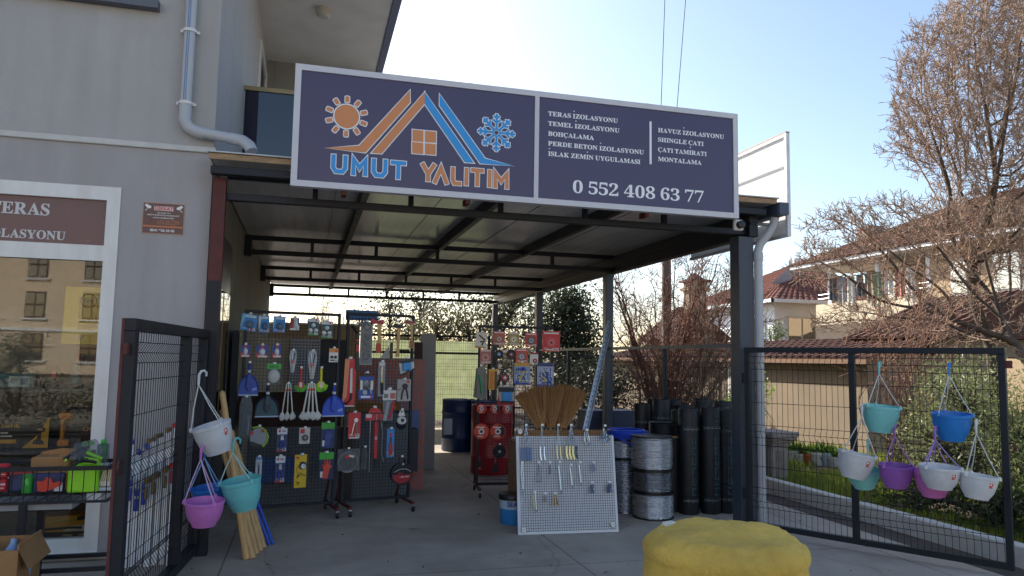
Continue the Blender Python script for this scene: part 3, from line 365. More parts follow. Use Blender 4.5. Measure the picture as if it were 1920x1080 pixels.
mb = MB(); mb.lathe([(.001, 6.33), (.07, 6.335), (.1, 6.36), (.11, 6.40), (.11, 6.449)], mat('opal_lamp', '#b9b2a6', .4, var=.03), 20, (.04, 10.45, 0)); W(mb, 'ceiling_light', b)
# sticks on the balcony
mb = MB()
for i in range(9):
    x = -.45+.05*i; mb.tube([(x, 9.1+.02*i, 3.45), (x+.12+.06*i, 9.25, 3.45+1.0-.05*i), ], .012, M['woodgrey'], 5)
o = mb.build('stick_bundle'); tag(o, 'bundle of thin pale sticks behind the blue balcony glass', 'sticks')
# window
fr = MB(); pv = M['white_pvc']; y0, y1 = F-.012, F+.07
fr.bx(WX0, WX1, y0, y1, WZ1-.11, WZ1, pv); fr.bx(WX0, WX1, y0, y1, WZ0, WZ0+.105, pv)
fr.bx(WX1-.1, WX1, y0, y1, WZ0+.105, WZ1-.11, pv); fr.bx(WX0, WX0+.1, y0, y1, WZ0+.105, WZ1-.11, pv)
fr.bx(WX0+.1, WX1-.1, y0, y1, 2.325, 2.45, pv); fr.bx(-2.72, -2.62, y0, y1, WZ0+.105, 2.325, pv)
fr.bx(WX0+.1, WX1-.1, y0, y1, .55, .66, pv)
fr.bx(WX0-.02, WX1+.03, F-.06, F-.012, WZ0-.03, WZ0, pv)
win = W(fr, 'window', b)
GLS = glass('shop_glass', '#efeeea', .048, .01, .06, 1.6)
mb = MB(); mb.bx(-2.62, WX1-.1, F+.025, F+.035, .66, 2.325, GLS); mb.bx(WX0+.1, -2.72, F+.025, F+.035, .66, 2.325, GLS); mb.bx(WX0+.1, WX1-.1, F+.025, F+.035, WZ0+.105, .55, GLS); W(mb, 'glass_pane', win)
mb = MB(); mb.bx(WX0+.1, WX1-.1, F+.02, F+.035, 2.45, WZ1-.11, mat('brown_film', '#6f5150', .25, var=.05, spec=.35)); W(mb, 'film_band', win)
mb = MB(); tg = mat('vinyl_white', '#c9c6c4', .5, var=.03)
def wtext(t, xr, zb, h, wd): put_text(mb, t, (xr-wd, F+.0165, zb), (1, 0, 0), (0, 0, 1), wd, h, tg)
a1 = onY(92, 404, F+.0165); wtext('TERAS', a1.x, a1.z, .128, serif('TERAS')[1]*.122)
a1 = onY(122, 450, F+.0165); wtext('İZOLASYONU', a1.x, a1.z, .092, serif('İZOLASYONU')[1]*.089)
W(mb, 'lettering', win)
# display niche behind the glass
dk = mat('niche_dark', '#7d7a74', .8); nm = MB()
nm.bx(-3.8, -1.42, 7.5, 7.55, 0, 3, dk); nm.bx(-3.8, -3.75, 6.8, 7.5, 0, 3, dk); nm.bx(-1.42, -1.38, 6.8, 7.5, 0, 3, dk); nm.bx(-3.75, -1.42, 6.8, 7.5, -.02, .05, dk); nm.bx(-3.75, -1.42, 6.8, 7.5, 2.97, 3.02, dk)
W(nm, 'display_niche', b)
mb = MB(); sh = mat('shelf_board', '#4c4a48', .6)
for z in (1.30, .82, .5): mb.bx(-3.74, -1.43, 6.72, 7.4, z-.025, z, sh)
mb.bx(-3.74, -1.43, 6.72, 7.4, .052, .10, M['white_pvc']); W(mb, 'shelf', b)
# side shop window inside the canopy
mb = MB(); 
mb.bx(-.82, -.79, 6.95, 8.25, .0, 2.72, mat('side_frame', '#262932', .4)); W(mb, 'side_door', b)
mb = MB(); mb.bx(-.788, -.782, 7.05, 7.55, 1.05, 2.2, glass('side_glass', '#9a9c94', .35)); mb.bx(-.788, -.782, 7.65, 8.2, 1.05, 2.2, glass('side_glass', '#9a9c94', .35)); W(mb, 'side_pane', b)
mb = MB(); mb.bx(-.45, .45, 0, .06, 0, 1.86, mat('dark_cab', '#2e333b', .6)); mb.bx(-.44, -.005, -.01, 0, .08, 1.84, M['steel']); mb.bx(.005, .44, -.01, 0, .08, 1.84, M['steel']); t = mb.build('tall_cabinet'); t.location = (-.72, 9.1, 0); t.rotation_euler = (0, 0, R(90)); tag(t, 'tall dark cabinet flat against the side wall behind the poles', 'cabinet')
# wall sticker
st = MB(); s0 = onY(265, 437, F-.003); s1 = onY(347, 388, F-.003); sw = s1.x-s0.x; shh = s1.z-s0.z+.02
t = thing('warning_sign', 'small brown camera warning plate on the grey wall', 'sign', (s0.x, F-.006, s0.z))
mb = MB(); mb.box((sw/2, .003, shh/2), (sw, .004, shh), mat('sign_edge', '#b98f74', .5)); mb.box((sw/2, .0015, shh/2), (sw-.012, .004, shh-.012), mat('sign_brown', '#6b4c45', .5, var=.04)); mb.build('plate', t)
mb = MB(); em = MB(); X = lambda u: u*sw; Z = lambda v: v*shh; red = P('#c23a3a'); wh = P('#e6e2de'); og = P('#c8703c')
def tx(s, u0, u1, v, h, m, f='sans', bo=.02, yy=-.0015): put_text(mb, s, (X(u0), yy, Z(v)), (1, 0, 0), (0, 0, 1), X(u1-u0), Z(h), m, f, bo)
mb.box((sw*.5, -.001, shh*.82), (sw*.47, .0006, shh*.14), P('#d8c0bc'))
tx('DİKKAT!', .28, .74, .77, .11, red, bo=.03, yy=-.0022)
tx('BU ALAN 7/24', .36, .66, .66, .035, wh); tx('SESLİ VE GÖRÜNTÜLÜ OLARAK KAYIT', .12, .88, .585, .038, wh); tx('ALTINA ALINMAKTADIR', .25, .75, .50, .038, wh)
tx('ATA BİLİŞİM', .36, .88, .31, .14, og, bo=-.003); mb.box((sw*.5, -.001, shh*.24), (sw*.94, .0006, shh*.05), og); tx('0541 936 55 05', .2, .78, .08, .075, wh, bo=.03)
for a, c in (((.12, .3), (.2, .46)), ((.21, .3), (.13, .46)), ((.3, .3), (.22, .46)), ((.17, .33), (.25, .46))): mb.bar((X(a[0]), -.0015, Z(a[1])), (X(c[0]), -.0015, Z(c[1])), .006, .001, og)
LB = mb; mb = em
for sgn in (0, 1):
    f = (lambda u: 1-u) if sgn else (lambda u: u)
    mb.poly([(X(f(u)), Z(v)) for u, v in ((.04, .9), (.08, .95), (.2, .87), (.19, .81), (.12, .8))], -.0022, -.001, wh); mb.poly([(X(f(u)), Z(v)) for u, v in ((.04, .73), (.09, .73), (.12, .8), (.1, .8))], -.0026, -.001, P('#b9b4b0'))
    mb.build('camera_picture', t); mb = MB()
LB.build('lettering', t)
# downpipe on the wall
pc = mat('grey_pvc_pipe', '#aeb0b4', .4, var=.05, scale=4)
pt = thing('wall_downpipe', 'light grey downpipe with an elbow on the shop wall', 'pipe', (-1.05, F-.08, 3.4))
mb = MB(); e = onY(345, 250, 6.52); 
pp = [(e.x, 6.52, 8), (e.x, 6.52, 3.62)]
mb.tube(pp, .045, pc, 14); mb.tube([(e.x, 6.52, 3.66), (e.x, 6.52, 3.52), (e.x+.03, 6.52, 3.46), (e.x+.09, 6.52, 3.43), (e.x+.16, 6.52, 3.42)], .05, pc, 14)
mb.tube([(e.x+.1, 6.52, 3.43), (e.x+.44, 6.50, 3.385)], .044, pc, 14); mb.tube([(e.x+.36, 6.505, 3.395), (e.x+.46, 6.5, 3.38), (e.x+.52, 6.46, 3.33), (e.x+.54, 6.44, 3.28)], .05, pc, 14)
mb.v = [tuple(Vector(v)-pt.location) for v in mb.v]; mb.build('pipe', pt)
for z in (4.28, 3.66):
    m2 = MB(); m2.lathe([(.046, z-.012), (.056, z-.012), (.056, z+.012), (.046, z+.012)], M['white_pvc'], 16, (e.x, 6.52, 0)); m2.bx(e.x-.075, e.x+.075, 6.53, 6.55, z-.012, z+.012, M['white_pvc'])
    m2.v = [tuple(Vector(v)-pt.location) for v in m2.v]; m2.build('bracket', pt)
m2 = MB(); bl = PL('#5a7aa8')
for dx in (-.012, .002): m2.bx(e.x+dx-.003, e.x+dx+.003, 6.4735, 6.478, 3.68, 8, bl)
m2.v = [tuple(Vector(v)-pt.location) for v in m2.v]; m2.build('stripe', pt)
# ================================================================== CANOPY
st = M['steel']; cy = (6.6, 10.07, 13.44, 16.84)
cn = thing('canopy', 'open steel carport canopy with a flat panel roof and dark trusses', 'canopy', (1.7, 11.7, 0))
for i, y in enumerate(cy):
    mb = MB(); s_ = .085 if i == 0 else .06
    mb.bx(4.2-s_, 4.2+s_, y-s_, y+s_, 0, 2.86, M['post'], .006); mb.bx(4.2-s_-.05, 4.2+s_+.05, y-s_-.05, y+s_+.05, 0, .012, st); W(mb, 'column', cn)
mb = MB(); mb.bx(-.80, -.70, 6.52, 6.62, 0, 2.2, M['steel']); mb.bx(-.80, -.70, 6.519, 6.621, 2.2, 3.06, M['rust']); W(mb, 'column', cn)
for i, y in enumerate(cy):
    mb = MB(); x0, x1 = -.70 if i == 0 else -.81, 4.28
    if i: mb.bx(-.81, -.73, y-.05, y+.05, 2.86, 3.13, st)
    mb.bx(x0, x1, y-.03, y+.03, 2.885, 2.945, st, .004); mb.bx(x0, x1, y-.03, y+.03, 3.07, 3.13, st, .004)
    for k in range(1, 6):
        x = -.81+k*.83; mb.bx(x-.022, x+.022, y-.025, y+.025, 2.945, 3.07, st)
    W(mb, 'truss', cn)
for x in (.46, 1.69, 2.92):
    mb = MB(); mb.bx(x-.03, x+.03, 6.35, 17.1, 3.131, 3.17, st); mb.bx(x-.03, x+.03, 6.63, 10.04, 3.05, 3.13, st); mb.bx(x-.03, x+.03, 10.1, 13.41, 3.05, 3.13, st); mb.bx(x-.03, x+.03, 13.47, 16.81, 3.05, 3.13, st); W(mb, 'purlin', cn)
mb = MB(); mb.bx(4.23, 4.33, 6.5, 17.1, 2.86, 2.98, st, .004); mb.bx(4.23, 4.33, 6.5, 17.1, 3.0, 3.1, st, .004); mb.bx(4.245, 4.315, 6.5, 17.1, 2.98, 3.0, st); W(mb, 'edge_beam', cn)
mb = MB(); mb.bx(-.81, 4.35, 6.38, 6.46, 3.06, 3.125, st, .004); W(mb, 'front_beam', cn)
mb = MB(); mb.bx(-.81, 4.42, 6.34, 17.25, 3.172, 3.212, M['panel'])
for k in range(5): mb.bx(-.81+k*1.02, -.805+k*1.02, 6.36, 17.2, 3.168, 3.173, st)
W(mb, 'roof_panel', cn)
wd = mat('printed_edge', '#9c7f5e', .6, var=.3, scale=7, stretch=(1, 1, 5)); mb = MB(); mb.bx(-.82, 4.43, 6.322, 6.34, 3.165, 3.215, wd, .003); W(mb, 'edge_trim', cn)
mb = MB(); mb.bx(-.83, 4.44, 6.30, 17.27, 3.217, 3.228, mat('roof_flashing', '#a7a9ac', .4, .3)); W(mb, 'flashing', cn)
mb = MB(); gt = mat('dark_gutter', '#3a4456', .4); mb.bx(4.43, 4.52, 6.3, 17.2, 3.06, 3.075, gt); mb.bx(4.52, 4.535, 6.3, 17.2, 3.06, 3.18, gt); mb.bx(4.43, 4.535, 6.285, 6.3, 3.06, 3.18, gt); mb.bx(4.42, 4.43, 6.3, 17.2, 3.06, 3.18, gt); W(mb, 'gutter', cn)
mb = MB(); mb.tube([(4.47, 6.42, 3.06), (4.47, 6.45, 2.98), (4.43, 6.47, 2.9), (4.35, 6.5, 2.79), (4.33, 6.51, 2.72), (4.33, 6.51, 2.66), (4.33, 6.51, 0.02)], .042, pc, 14)
mb.tube([(4.33, 6.51, 2.70), (4.33, 6.51, 2.62)], .048, pc, 14); W(mb, 'drainpipe', cn)
# camera
t = thing('security_camera', 'white boxy security camera under the canopy corner', 'camera', (4.0, 6.37, 2.93))
mb = MB(); mb.box((0, -.03, 0), (.1, .05, .105), M['white_pvc'], None, .012); mb.build('housing', t)
mb = MB(); mb.lathe([(.038, 0), (.038, .05), (.026, .055), (.001, .056)], M['blackpl'], 16, (0, -.05, -.002), Matrix.Rotation(R(90), 3, 'X')); mb.build('lens', t)
mb = MB(); mb.box((.02, .005, .02), (.06, .02, .05), M['white_pvc']); mb.build('bracket', t)
# ================================================================== SIGNBOARD
SY = 6.2
t = thing('signboard', 'long dark violet shop signboard with house logo and phone number', 'sign', (1.87, SY, 2.97))
SO = t.location.copy()
z0, z1, x0, x1 = 2.965, 3.985, -.18, 3.915
navy = mat('sign_navy', '#443d5c', .36, var=.08, scale=1.2, bump=.06, bscale=2.5)
mb = MB(); mb.bx(x0+.05, x1-.05, SY, SY+.05, z0+.05, z1-.05, navy); W(mb, 'face', t)
mb = MB(); al = mat('sign_frame', '#c9c7cb', .45, var=.04)
for a in ((x0, x1, z0, z0+.05), (x0, x1, z1-.05, z1), (x0, x0+.05, z0+.05, z1-.05), (x1-.05, x1, z0+.05, z1-.05), (1.875, 1.915, z0+.05, z1-.05)): mb.bx(a[0], a[1], SY-.012, SY+.06, a[2], a[3], al)
W(mb, 'frame', t)
for x in (.25, 1.3, 3.0): mb = MB(); mb.bx(x-.02, x+.02, SY+.062, SY+.2, z0-.03, z0+.02, M['rust']); mb.bx(x-.02, x+.02, SY+.062, SY+.14, z0, z1+.03, M['rust']); W(mb, 'bracket', t)
oc, bc, wc = mat('sign_orange', '#cf8550', .4, var=.03), mat('sign_blue', '#2b93d6', .4, var=.03), mat('sign_white', '#ecebee', .4, var=.03)
def zp(x, y, dy=0.): p = onY(400+x/2.7, y/2.7, SY-dy); return (p.x, p.z)
def area(p): return sum(p[i][0]*p[(i+1) % len(p)][1]-p[(i+1) % len(p)][0]*p[i][1] for i in range(len(p)))
def grow(p, d):
    if area(p) < 0: p = p[::-1]
    o = []; n = len(p)
    for i in range(n):
        a, c, e = Vector(p[i-1]), Vector(p[i]), Vector(p[(i+1) % n]); u = (c-a).normalized(); v = (e-c).normalized()
        n1 = Vector((u.y, -u.x)); n2 = Vector((v.y, -v.x)); k = n1+n2; k = k/max(.25, k.dot(n1)) if k.length > .1 else n1
        if k.length > 2.2: k = k.normalized()*2.2
        o.append(tuple(c+k*d))
    return o
lg = MB()
zc = [0]
def fpoly(p, dy, m):
    zc[0] += 1; dy += (zc[0] % 40)*4e-5; V, F_ = flat_mesh([p]); lg.add([(v.x, SY-dy, v.y) for v in V], F_, m)
def shape(p, m, o=.011): fpoly(grow(p, o), .002, wc); fpoly(p, .0055, m)
def outline(pts, hw, ext):
    P_ = [Vector(p) for p in pts]; n = len(P_); P_[0] = P_[0]+(P_[0]-P_[1]).normalized()*ext; P_[-1] = P_[-1]+(P_[-1]-P_[-2]).normalized()*ext; Lf = []; Rt = []
    for i in range(n):
        d0 = (P_[i]-P_[i-1]).normalized() if i else (P_[1]-P_[0]).normalized(); d1 = (P_[i+1]-P_[i]).normalized() if i < n-1 else d0
        n0 = Vector((-d0.y, d0.x)); n1 = Vector((-d1.y, d1.x)); k = n0+n1; k = k/max(.18, k.dot(n0)) if k.length > .05 else n0
        if k.length > 2.6: k = k.normalized()*2.6
        Lf.append(tuple(P_[i]+k*hw)); Rt.append(tuple(P_[i]-k*hw))
    return Lf+Rt[::-1]
def stroke(pts, wdt, m, o=.009):
    """letter stroke with a pale outline on the sign plane"""
    fpoly(outline(pts, wdt/2+o, o), .002, wc); fpoly(outline(pts, wdt/2, 0), .0055, m)
sc = zp(675, 590); r = zp(737, 590)[0]-sc[0]
shape([(sc[0]+r*math.cos(i*.19635), sc[1]+r*math.sin(i*.19635)) for i in range(32)], oc)
for i in range(10):
    a = math.pi/2+i*math.pi/5; d = Vector((math.cos(a), math.sin(a))); q = Vector((-d.y, d.x)); c = Vector(sc)
    L = [c+d*u+q*v for u, v in ((r*1.22, -.011), (r*1.26, -.016), (r*1.68, -.016), (r*1.72, -.011), (r*1.72, .011), (r*1.68, .016), (r*1.26, .016), (r*1.22, .011))]
    shape([tuple(p) for p in L], oc, .008)
for pts, m in (([(995, 458), (995, 520), (770, 773), (563, 750), (738, 738)], oc), ([(1070, 467), (1070, 525), (852, 778), (800, 775)], oc),
               ([(1070, 467), (1318, 825), (1272, 822), (1070, 527)], bc), ([(1145, 478), (1145, 535), (1350, 828), (1525, 842), (1375, 803)], bc),
               ([(1008, 657), (1063, 662), (1063, 719), (1008, 715)], oc), ([(1071, 663), (1127, 668), (1127, 724), (1071, 720)], oc),
               ([(1006, 720), (1062, 725), (1062, 781), (1006, 776)], oc), ([(1071, 726), (1126, 731), (1125, 785), (1071, 781)], oc)):
    shape([zp(*p) for p in pts], m, .008)
fc = Vector(zp(1433, 672)); fr_ = zp(1433, 575)[1]-fc.y
for i in range(8):
    a = math.pi/2+i*math.pi/4; d = Vector((math.cos(a), math.sin(a)))
    stroke([fc+d*fr_*.22, fc+d*fr_*.98], .02, bc, .006)
    for u, L_ in ((.5, .26), (.74, .2)):
        for s_ in (-1, 1):
            e_ = Matrix.Rotation(s_*R(48), 2) @ d; stroke([fc+d*fr_*u, fc+d*fr_*u+e_*fr_*L_], .018, bc, .006)
for i in range(8):
    a = R(22.5)+i*math.pi/4; a2 = a+math.pi/4; stroke([fc+Vector((math.cos(a), math.sin(a)))*fr_*.2, fc+Vector((math.cos(a2), math.sin(a2)))*fr_*.2], .018, bc, .004)
lets = {'U': [[(.1, 1), (.1, .3), (.28, .1), (.72, .1), (.9, .3), (.9, 1)]], 'M': [[(.1, 0), (.1, .86), (.5, .42), (.9, .86), (.9, 0)]], 'T': [[(0, .9), (1, .9)], [(.5, .9), (.5, 0)]],
        'Y': [[(.05, 1), (.5, .42), (.95, 1)], [(.5, .42), (.5, 0)]], 'A': [[(.06, 0), (.5, .88), (.94, 0)]], 'L': [[(.1, 1), (.1, .28), (.28, .1), (1, .1)]], 'I': [[(.5, 1), (.5, 0)]]}
for ch, bx_, m in (('U', (592, 787, 683, 876), bc), ('M', (695, 797, 785, 890), bc), ('U', (797, 806, 885, 897), bc), ('T', (890, 818, 982, 906), bc),
                   ('Y', (1045, 829, 1130, 918), oc), ('A', (1108, 843, 1195, 928), oc), ('L', (1200, 850, 1263, 936), oc), ('I', (1270, 852, 1292, 938), oc), ('T', (1297, 856, 1375, 942), oc), ('I', (1388, 862, 1408, 947), oc), ('M', (1413, 866, 1500, 955), oc)):
    a0, b0 = zp(bx_[0], (bx_[1]+bx_[3])/2), zp(bx_[2], (bx_[1]+bx_[3])/2); h_ = zp(bx_[0], bx_[1])[1]-zp(bx_[0], bx_[3])[1]; zb = zp((bx_[0]+bx_[2])/2, (bx_[1]+bx_[3])/2)[1]-.5*.155
    hw_ = .012 if ch != 'I' else 0
    for pl in lets[ch]: stroke([(a0[0]+hw_+u*(b0[0]-a0[0]-2*hw_), zb+v*.155) for u, v in pl], .034, m, .007)
W(lg, 'logo', t, smooth=False)
lt = MB()
def q2(x, y): return onY(950+x/3.085, 150+y/3.085, SY-.003)
zl = None
for s_, xa, xb, ya, yb in (('TERAS İZOLASYONU', 240, 643, 207, 247), ('TEMEL İZOLASYONU', 240, 652, 265, 303), ('BOHÇALAMA', 240, 505, 323, 346), ('PERDE BETON İZOLASYONU', 240, 793, 381, 428), ('İSLAK ZEMİN UYGULAMASI', 240, 773, 440, 484),
                           ('HAVUZ İZOLASYONU', 876, 1257, 304, 338), ('SHINGLE ÇATI', 876, 1139, 358, 380), ('ÇATI TAMİRATI', 876, 1157, 417, 437), ('MONTALAMA', 876, 1127, 472, 487)):
    a_, b_ = q2(xa, ya), q2(xb, yb); zz = (a_.z+b_.z)/2; put_text(lt, s_, (a_.x, SY-.003, zz), (1, 0, 0), (0, 0, 1), b_.x-a_.x, .056, wc)
W(lt, 'lettering', t, smooth=False); lt = MB()
a_, b_ = q2(383, 655), q2(1140, 708); put_text(lt, '0 552 408 63 77', (a_.x, SY-.003, (a_.z+b_.z)/2), (1, 0, 0), (0, 0, 1), b_.x-a_.x, .155, wc)
W(lt, 'phone_number', t, smooth=False); lt = MB()
a_, b_ = q2(832, 240), q2(832, 487); lt.bx(a_.x-.01, a_.x+.01, SY-.005, SY-.001, b_.z, a_.z, wc)
W(lt, 'divider', t, smooth=False)
# side sign seen from behind
t = thing('side_sign', 'white translucent sign panel on the canopy side in a thin frame', 'sign', (4.62, 6.85, 2.88))
mb = MB(); mb.bx(4.622, 4.632, 6.42, 8.4, 2.9, 3.9, mat('white_tarpaulin', '#f6f6f4', .6, var=.01, trans=.3)); W(mb, 'sheet', t)
mb = MB(); fg = mat('panel_frame', '#d6d6d8', .45)
for a in ((6.40, 8.4, 2.87, 2.9), (6.40, 8.4, 3.9, 3.93), (6.40, 6.435, 2.9, 3.9), (7.4, 7.43, 2.9, 3.9)): mb.bx(4.60, 4.64, a[0], a[1], a[2], a[3], fg)
mb.bx(4.598, 4.61, 6.435, 8.4, 3.6, 3.62, fg); mb.bx(4.598, 4.645, 6.402, 8.4, 3.932, 3.945, mat('frame_copper', '#9a6b55', .5)); W(mb, 'frame', t)
mb = MB(); mb.bx(4.34, 4.6, 6.6, 6.63, 3.0, 3.03, M['steel_grey']); W(mb, 'bracket', t)
# ================================================================== FENCES
def wire_panel(mb, L0, L1, zb, zt, m, sp=.05, r=.0026, folds=(.3, .95, 1.6), y=0.):
    def off(z):
        for f in folds:
            d = abs(z-f)
            if d < .06: return -.035*(1-d/.06)
        return 0
    zs = sorted(set([zb, zt]+[z for f in folds for z in (f-.06, f, f+.06) if zb < z < zt]))
    n = int((L1-L0)/sp)
    for i in range(n+1):
        x = L0+(L1-L0)*i/n; mb.tube([(x, y+off(z), z) for z in zs], r, m, 3, False)
    hs = [z for f in folds for z in (f-.06, f, f+.06)]
    z = zb+.12
    while z < zt:
        if all(abs(z-f) > .1 for f in folds): hs.append(z)
        z += .2
    for z in hs:
        if zb < z < zt: mb.tube([(L0, y+off(z)-.004, z), (L1, y+off(z)-.004, z)], r*1.15, m, 3, False)
wm = mat('wire_paint', '#14171d', .55, var=.1, spec=.3)
def gate(name, label, p0, p1, mid, H=1.75, pw=.05):
    d = Vector((p1[0]-p0[0], p1[1]-p0[1], 0)); L = d.length
    t = thing(name, label, 'gate', (p0[0], p0[1], 0), math.atan2(d.y, d.x), 'open gates of the yard')
    f = MB(); h = pw/2; zb = .05
    f.bx(0, L, -h, h, H-pw, H, st, .003); f.bx(0, L, -h, h, zb, zb+pw, st, .003)
    for x in (0, L-pw): f.bx(x, x+pw, -h, h, zb+pw, H-pw, st, .003)
    f.bx(mid-h, mid+h, -h, h, zb+pw, H-pw, st, .003)
    f.build('frame', t)
    if 'brown' in label: e_ = MB(); e_.bx(L-.01, L+.003, -h-.004, -h+.012, zb, H, M['rust']); e_.build('rusty_edge', t)
    w_ = MB(); wire_panel(w_, pw+.01, L-pw-.01, zb+pw, H-pw, wm); w_.build('wire_mesh', t)
    [MB().tube([(-.02, 0, z), (-.02, 0, z+.1)], .015, st, 8).build('hinge', t) for z in (.3, 1.4)]
    la = MB(); la.box((L+.02, 0, 1.62), (.05, .02, .06), M['rust']); la.build('latch', t); la = MB(); la.tube([(L+.01+.035*math.cos(a), 0, .98+.035*math.sin(a)) for a in [k*.524 for k in range(13)]], .006, M['rust'], 5); la.build('ring', t)
    return t
GR0, GR1 = (4.14, 6.47), (5.29, 4.65)
gate('yard_gate', 'dark mesh gate at the right with hanging flowerpots on it', GR0, GR1, 1.0)
GL0, GL1 = (-.79, 6.48), (-.95, 4.55)
gate('yard_gate', 'dark mesh gate swung open at the left with brown rusty end post', GL0, GL1, .62, 1.79, .07)
t = thing('mesh_fence', 'dark wire mesh fence with pale top rail along the canopy columns', 'fence', (4.2, 11.7, 0))
rl = MB(); rl.bx(4.18, 4.22, 6.69, 10.0, 1.75, 1.79, M['galv']); rl.bx(4.18, 4.22, 10.14, 13.37, 1.75, 1.79, M['galv']); rl.bx(4.18, 4.22, 13.51, 16.77, 1.75, 1.79, M['galv']); rl.ms = [mat('dull_grey_rail', '#5a6066', .5)]; W(rl, 'rail', t)
for y in (8.3, 11.75, 15.1):
    mb = MB(); mb.bx(4.175, 4.225, y-.025, y+.025, 0, 1.749, st); W(mb, 'post', t)
for a_, b_ in ((6.7, 9.98), (10.15, 13.36), (13.52, 16.76)):
    mb = MB(); wire_panel(mb, a_, b_, .05, 1.74, wm); mb.v = [(4.2-y, x, z) for x, y, z in mb.v]; W(mb, 'wire_mesh', t)
t = thing('back_fence', 'mesh fence with pale green screen cloth at the back of the yard', 'fence', (2.7, 16.95, 0))
mb = MB(); wire_panel(mb, 1.25, 4.1, .05, 2.08, wm, folds=(.3, .95, 1.4, 2.0)); mb.v = [(x, 16.93+y, z) for x, y, z in mb.v]; W(mb, 'wire_mesh', t)
mb = MB()
for x in (1.25, 2.55, 4.1): mb.bx(x-.03, x+.03, 16.95, 17.0, 0, 2.12, st)
mb.bx(1.28, 4.07, 16.955, 16.995, 2.07, 2.11, st); mb.bx(1.28, 4.07, 16.955, 16.995, 1.68, 1.73, st); mb.box((2.1, 16.93, 1.73), (.3, .04, .07), st); W(mb, 'frame', t)
mb = MB(); N_ = 24
gv = [(1.2+2.75*i/N_, 17.05+.03*noise.noise(Vector((i*.5, j*.7, 1))), .2+1.78*j/8) for j in range(9) for i in range(N_+1)]
mb.add(gv, [(j*(N_+1)+i, j*(N_+1)+i+1, (j+1)*(N_+1)+i+1, (j+1)*(N_+1)+i) for j in range(8) for i in range(N_)], mat('green_screen', '#8e9674', .7, var=.2, scale=5, trans=.5)); W(mb, 'screen_cloth', t)
# rear wall
t = thing('rear_wall', 'plain beige block wall behind the left display rack', 'wall', (.2, 17.3, 0))
mb = MB(); mb.bx(-2, 1.15, 17.2, 17.4, 0, 2.27, mat('beige_render', '#a3927c', .9, var=.1, scale=2, bump=.3, bscale=50)); W(mb, 'masonry', t)
mb = MB(); mb.bx(-2.02, 1.18, 17.17, 17.43, 2.27, 2.32, M['trim']); W(mb, 'coping', t)
# ================================================================== TREES
def prisms(A, B, ra, rb, n):
    A, B = np.asarray(A, float), np.asarray(B, float); k = len(A); d = B-A; ln = np.linalg.norm(d, axis=1, keepdims=True); d = d/np.maximum(ln, 1e-9)
    a = np.where(np.abs(d[:, 2:3]) < .9, np.array([[0, 0, 1.]]), np.array([[1., 0, 0]])); x = np.cross(a, d); x /= np.linalg.norm(x, axis=1, keepdims=True); y = np.cross(d, x)
    V = np.zeros((k, 2*n, 3)); th = 2*np.pi*np.arange(n)/n
    for j in range(n):
        o = x*math.cos(th[j])+y*math.sin(th[j]); V[:, j] = A+o*np.reshape(ra, (-1, 1)); V[:, n+j] = B+o*np.reshape(rb, (-1, 1))
    Fq = np.array([[j, (j+1) % n, n+(j+1) % n, n+j] for j in range(n)]); Fa = (np.arange(k)[:, None, None]*2*n+Fq[None]).reshape(-1, 4)
    return V.reshape(-1, 3), Fa
def quad_obj(name, V, Fa, m, parent=None, off=(0, 0, 0), smooth=True):
    me = bpy.data.meshes.new(name); V = V-np.asarray(off); me.vertices.add(len(V)); me.vertices.foreach_set('co', V.reshape(-1).astype(np.float32))
    me.loops.add(Fa.size); me.loops.foreach_set('vertex_index', Fa.reshape(-1).astype(np.int32)); q = len(Fa); me.polygons.add(q)
    me.polygons.foreach_set('loop_start', np.arange(q)*4); me.polygons.foreach_set('loop_total', np.full(q, 4)); me.materials.append(m); me.update()
    if smooth: me.shade_smooth()
    o = bpy.data.objects.new(name, me); COL.objects.link(o)
    if parent: o.parent = parent
    return o
def PX(px, py, depth): return np.array(CP+ray(px, py)*depth)
def colonize(root, att, seed, D=.11, kill=.17, infl=.9, start=None, iters=220):
    g = np.random.default_rng(seed); att = att.copy(); nodes = [np.array(root, float)]; par = [-1]
    if start is not None:
        for p in start: nodes.append(np.array(p, float)); par.append(len(nodes)-2)
    # densify the start trunk
    best = np.full(len(att), 1e9); bi = np.zeros(len(att), int); done = 0
    for it in range(iters):
        N = np.array(nodes[done:])
        if len(N) == 0: break
        for s0 in range(0, len(N), 400):
            dd = np.linalg.norm(att[:, None]-N[None, s0:s0+400], axis=2); j = dd.argmin(1); v = dd[np.arange(len(att)), j]; u = v < best
            best[u] = v[u]; bi[u] = j[u]+done+s0
        done = len(nodes); al = best > kill; att, best, bi = att[al], best[al], bi[al]
        if len(att) == 0: break
        inf_ = infl if best.min() < infl else best.min()+.2
        sel = best < inf_
        if not sel.any(): break
        un = np.unique(bi[sel]); added = 0
        for q in un:
            d = att[sel & (bi == q)]-nodes[q]; d = (d/np.linalg.norm(d, axis=1, keepdims=True)).sum(0)+g.normal(0, .25, 3); L = np.linalg.norm(d)
            if L < .15: continue
            nodes.append(nodes[q]+d/L*D); par.append(q); added += 1
        if added == 0 or len(nodes) > 9000: break
    n = len(nodes); w_ = np.zeros(n); ch = np.zeros(n, int)
    for i in range(n-1, 0, -1):
        if ch[i] == 0: w_[i] = 1
        w_[par[i]] += w_[i]; ch[par[i]] += 1
    return np.array(nodes), np.array(par), w_, ch
def ell(c, r, k, seed, shell=.3):
    g = np.random.default_rng(seed); u = g.normal(size=(k, 3)); u /= np.linalg.norm(u, axis=1, keepdims=True); return np.asarray(c)+u*np.asarray(r)*(shell+(1-shell)*g.random((k, 1)))**(1/2)
bark = mat('bark', '#54483f', .9, var=.3, scale=6, bump=.5, bscale=40, stretch=(1, 1, .3))
twg = mat('twig_bark', '#9c8471', .85, var=.25, scale=2)
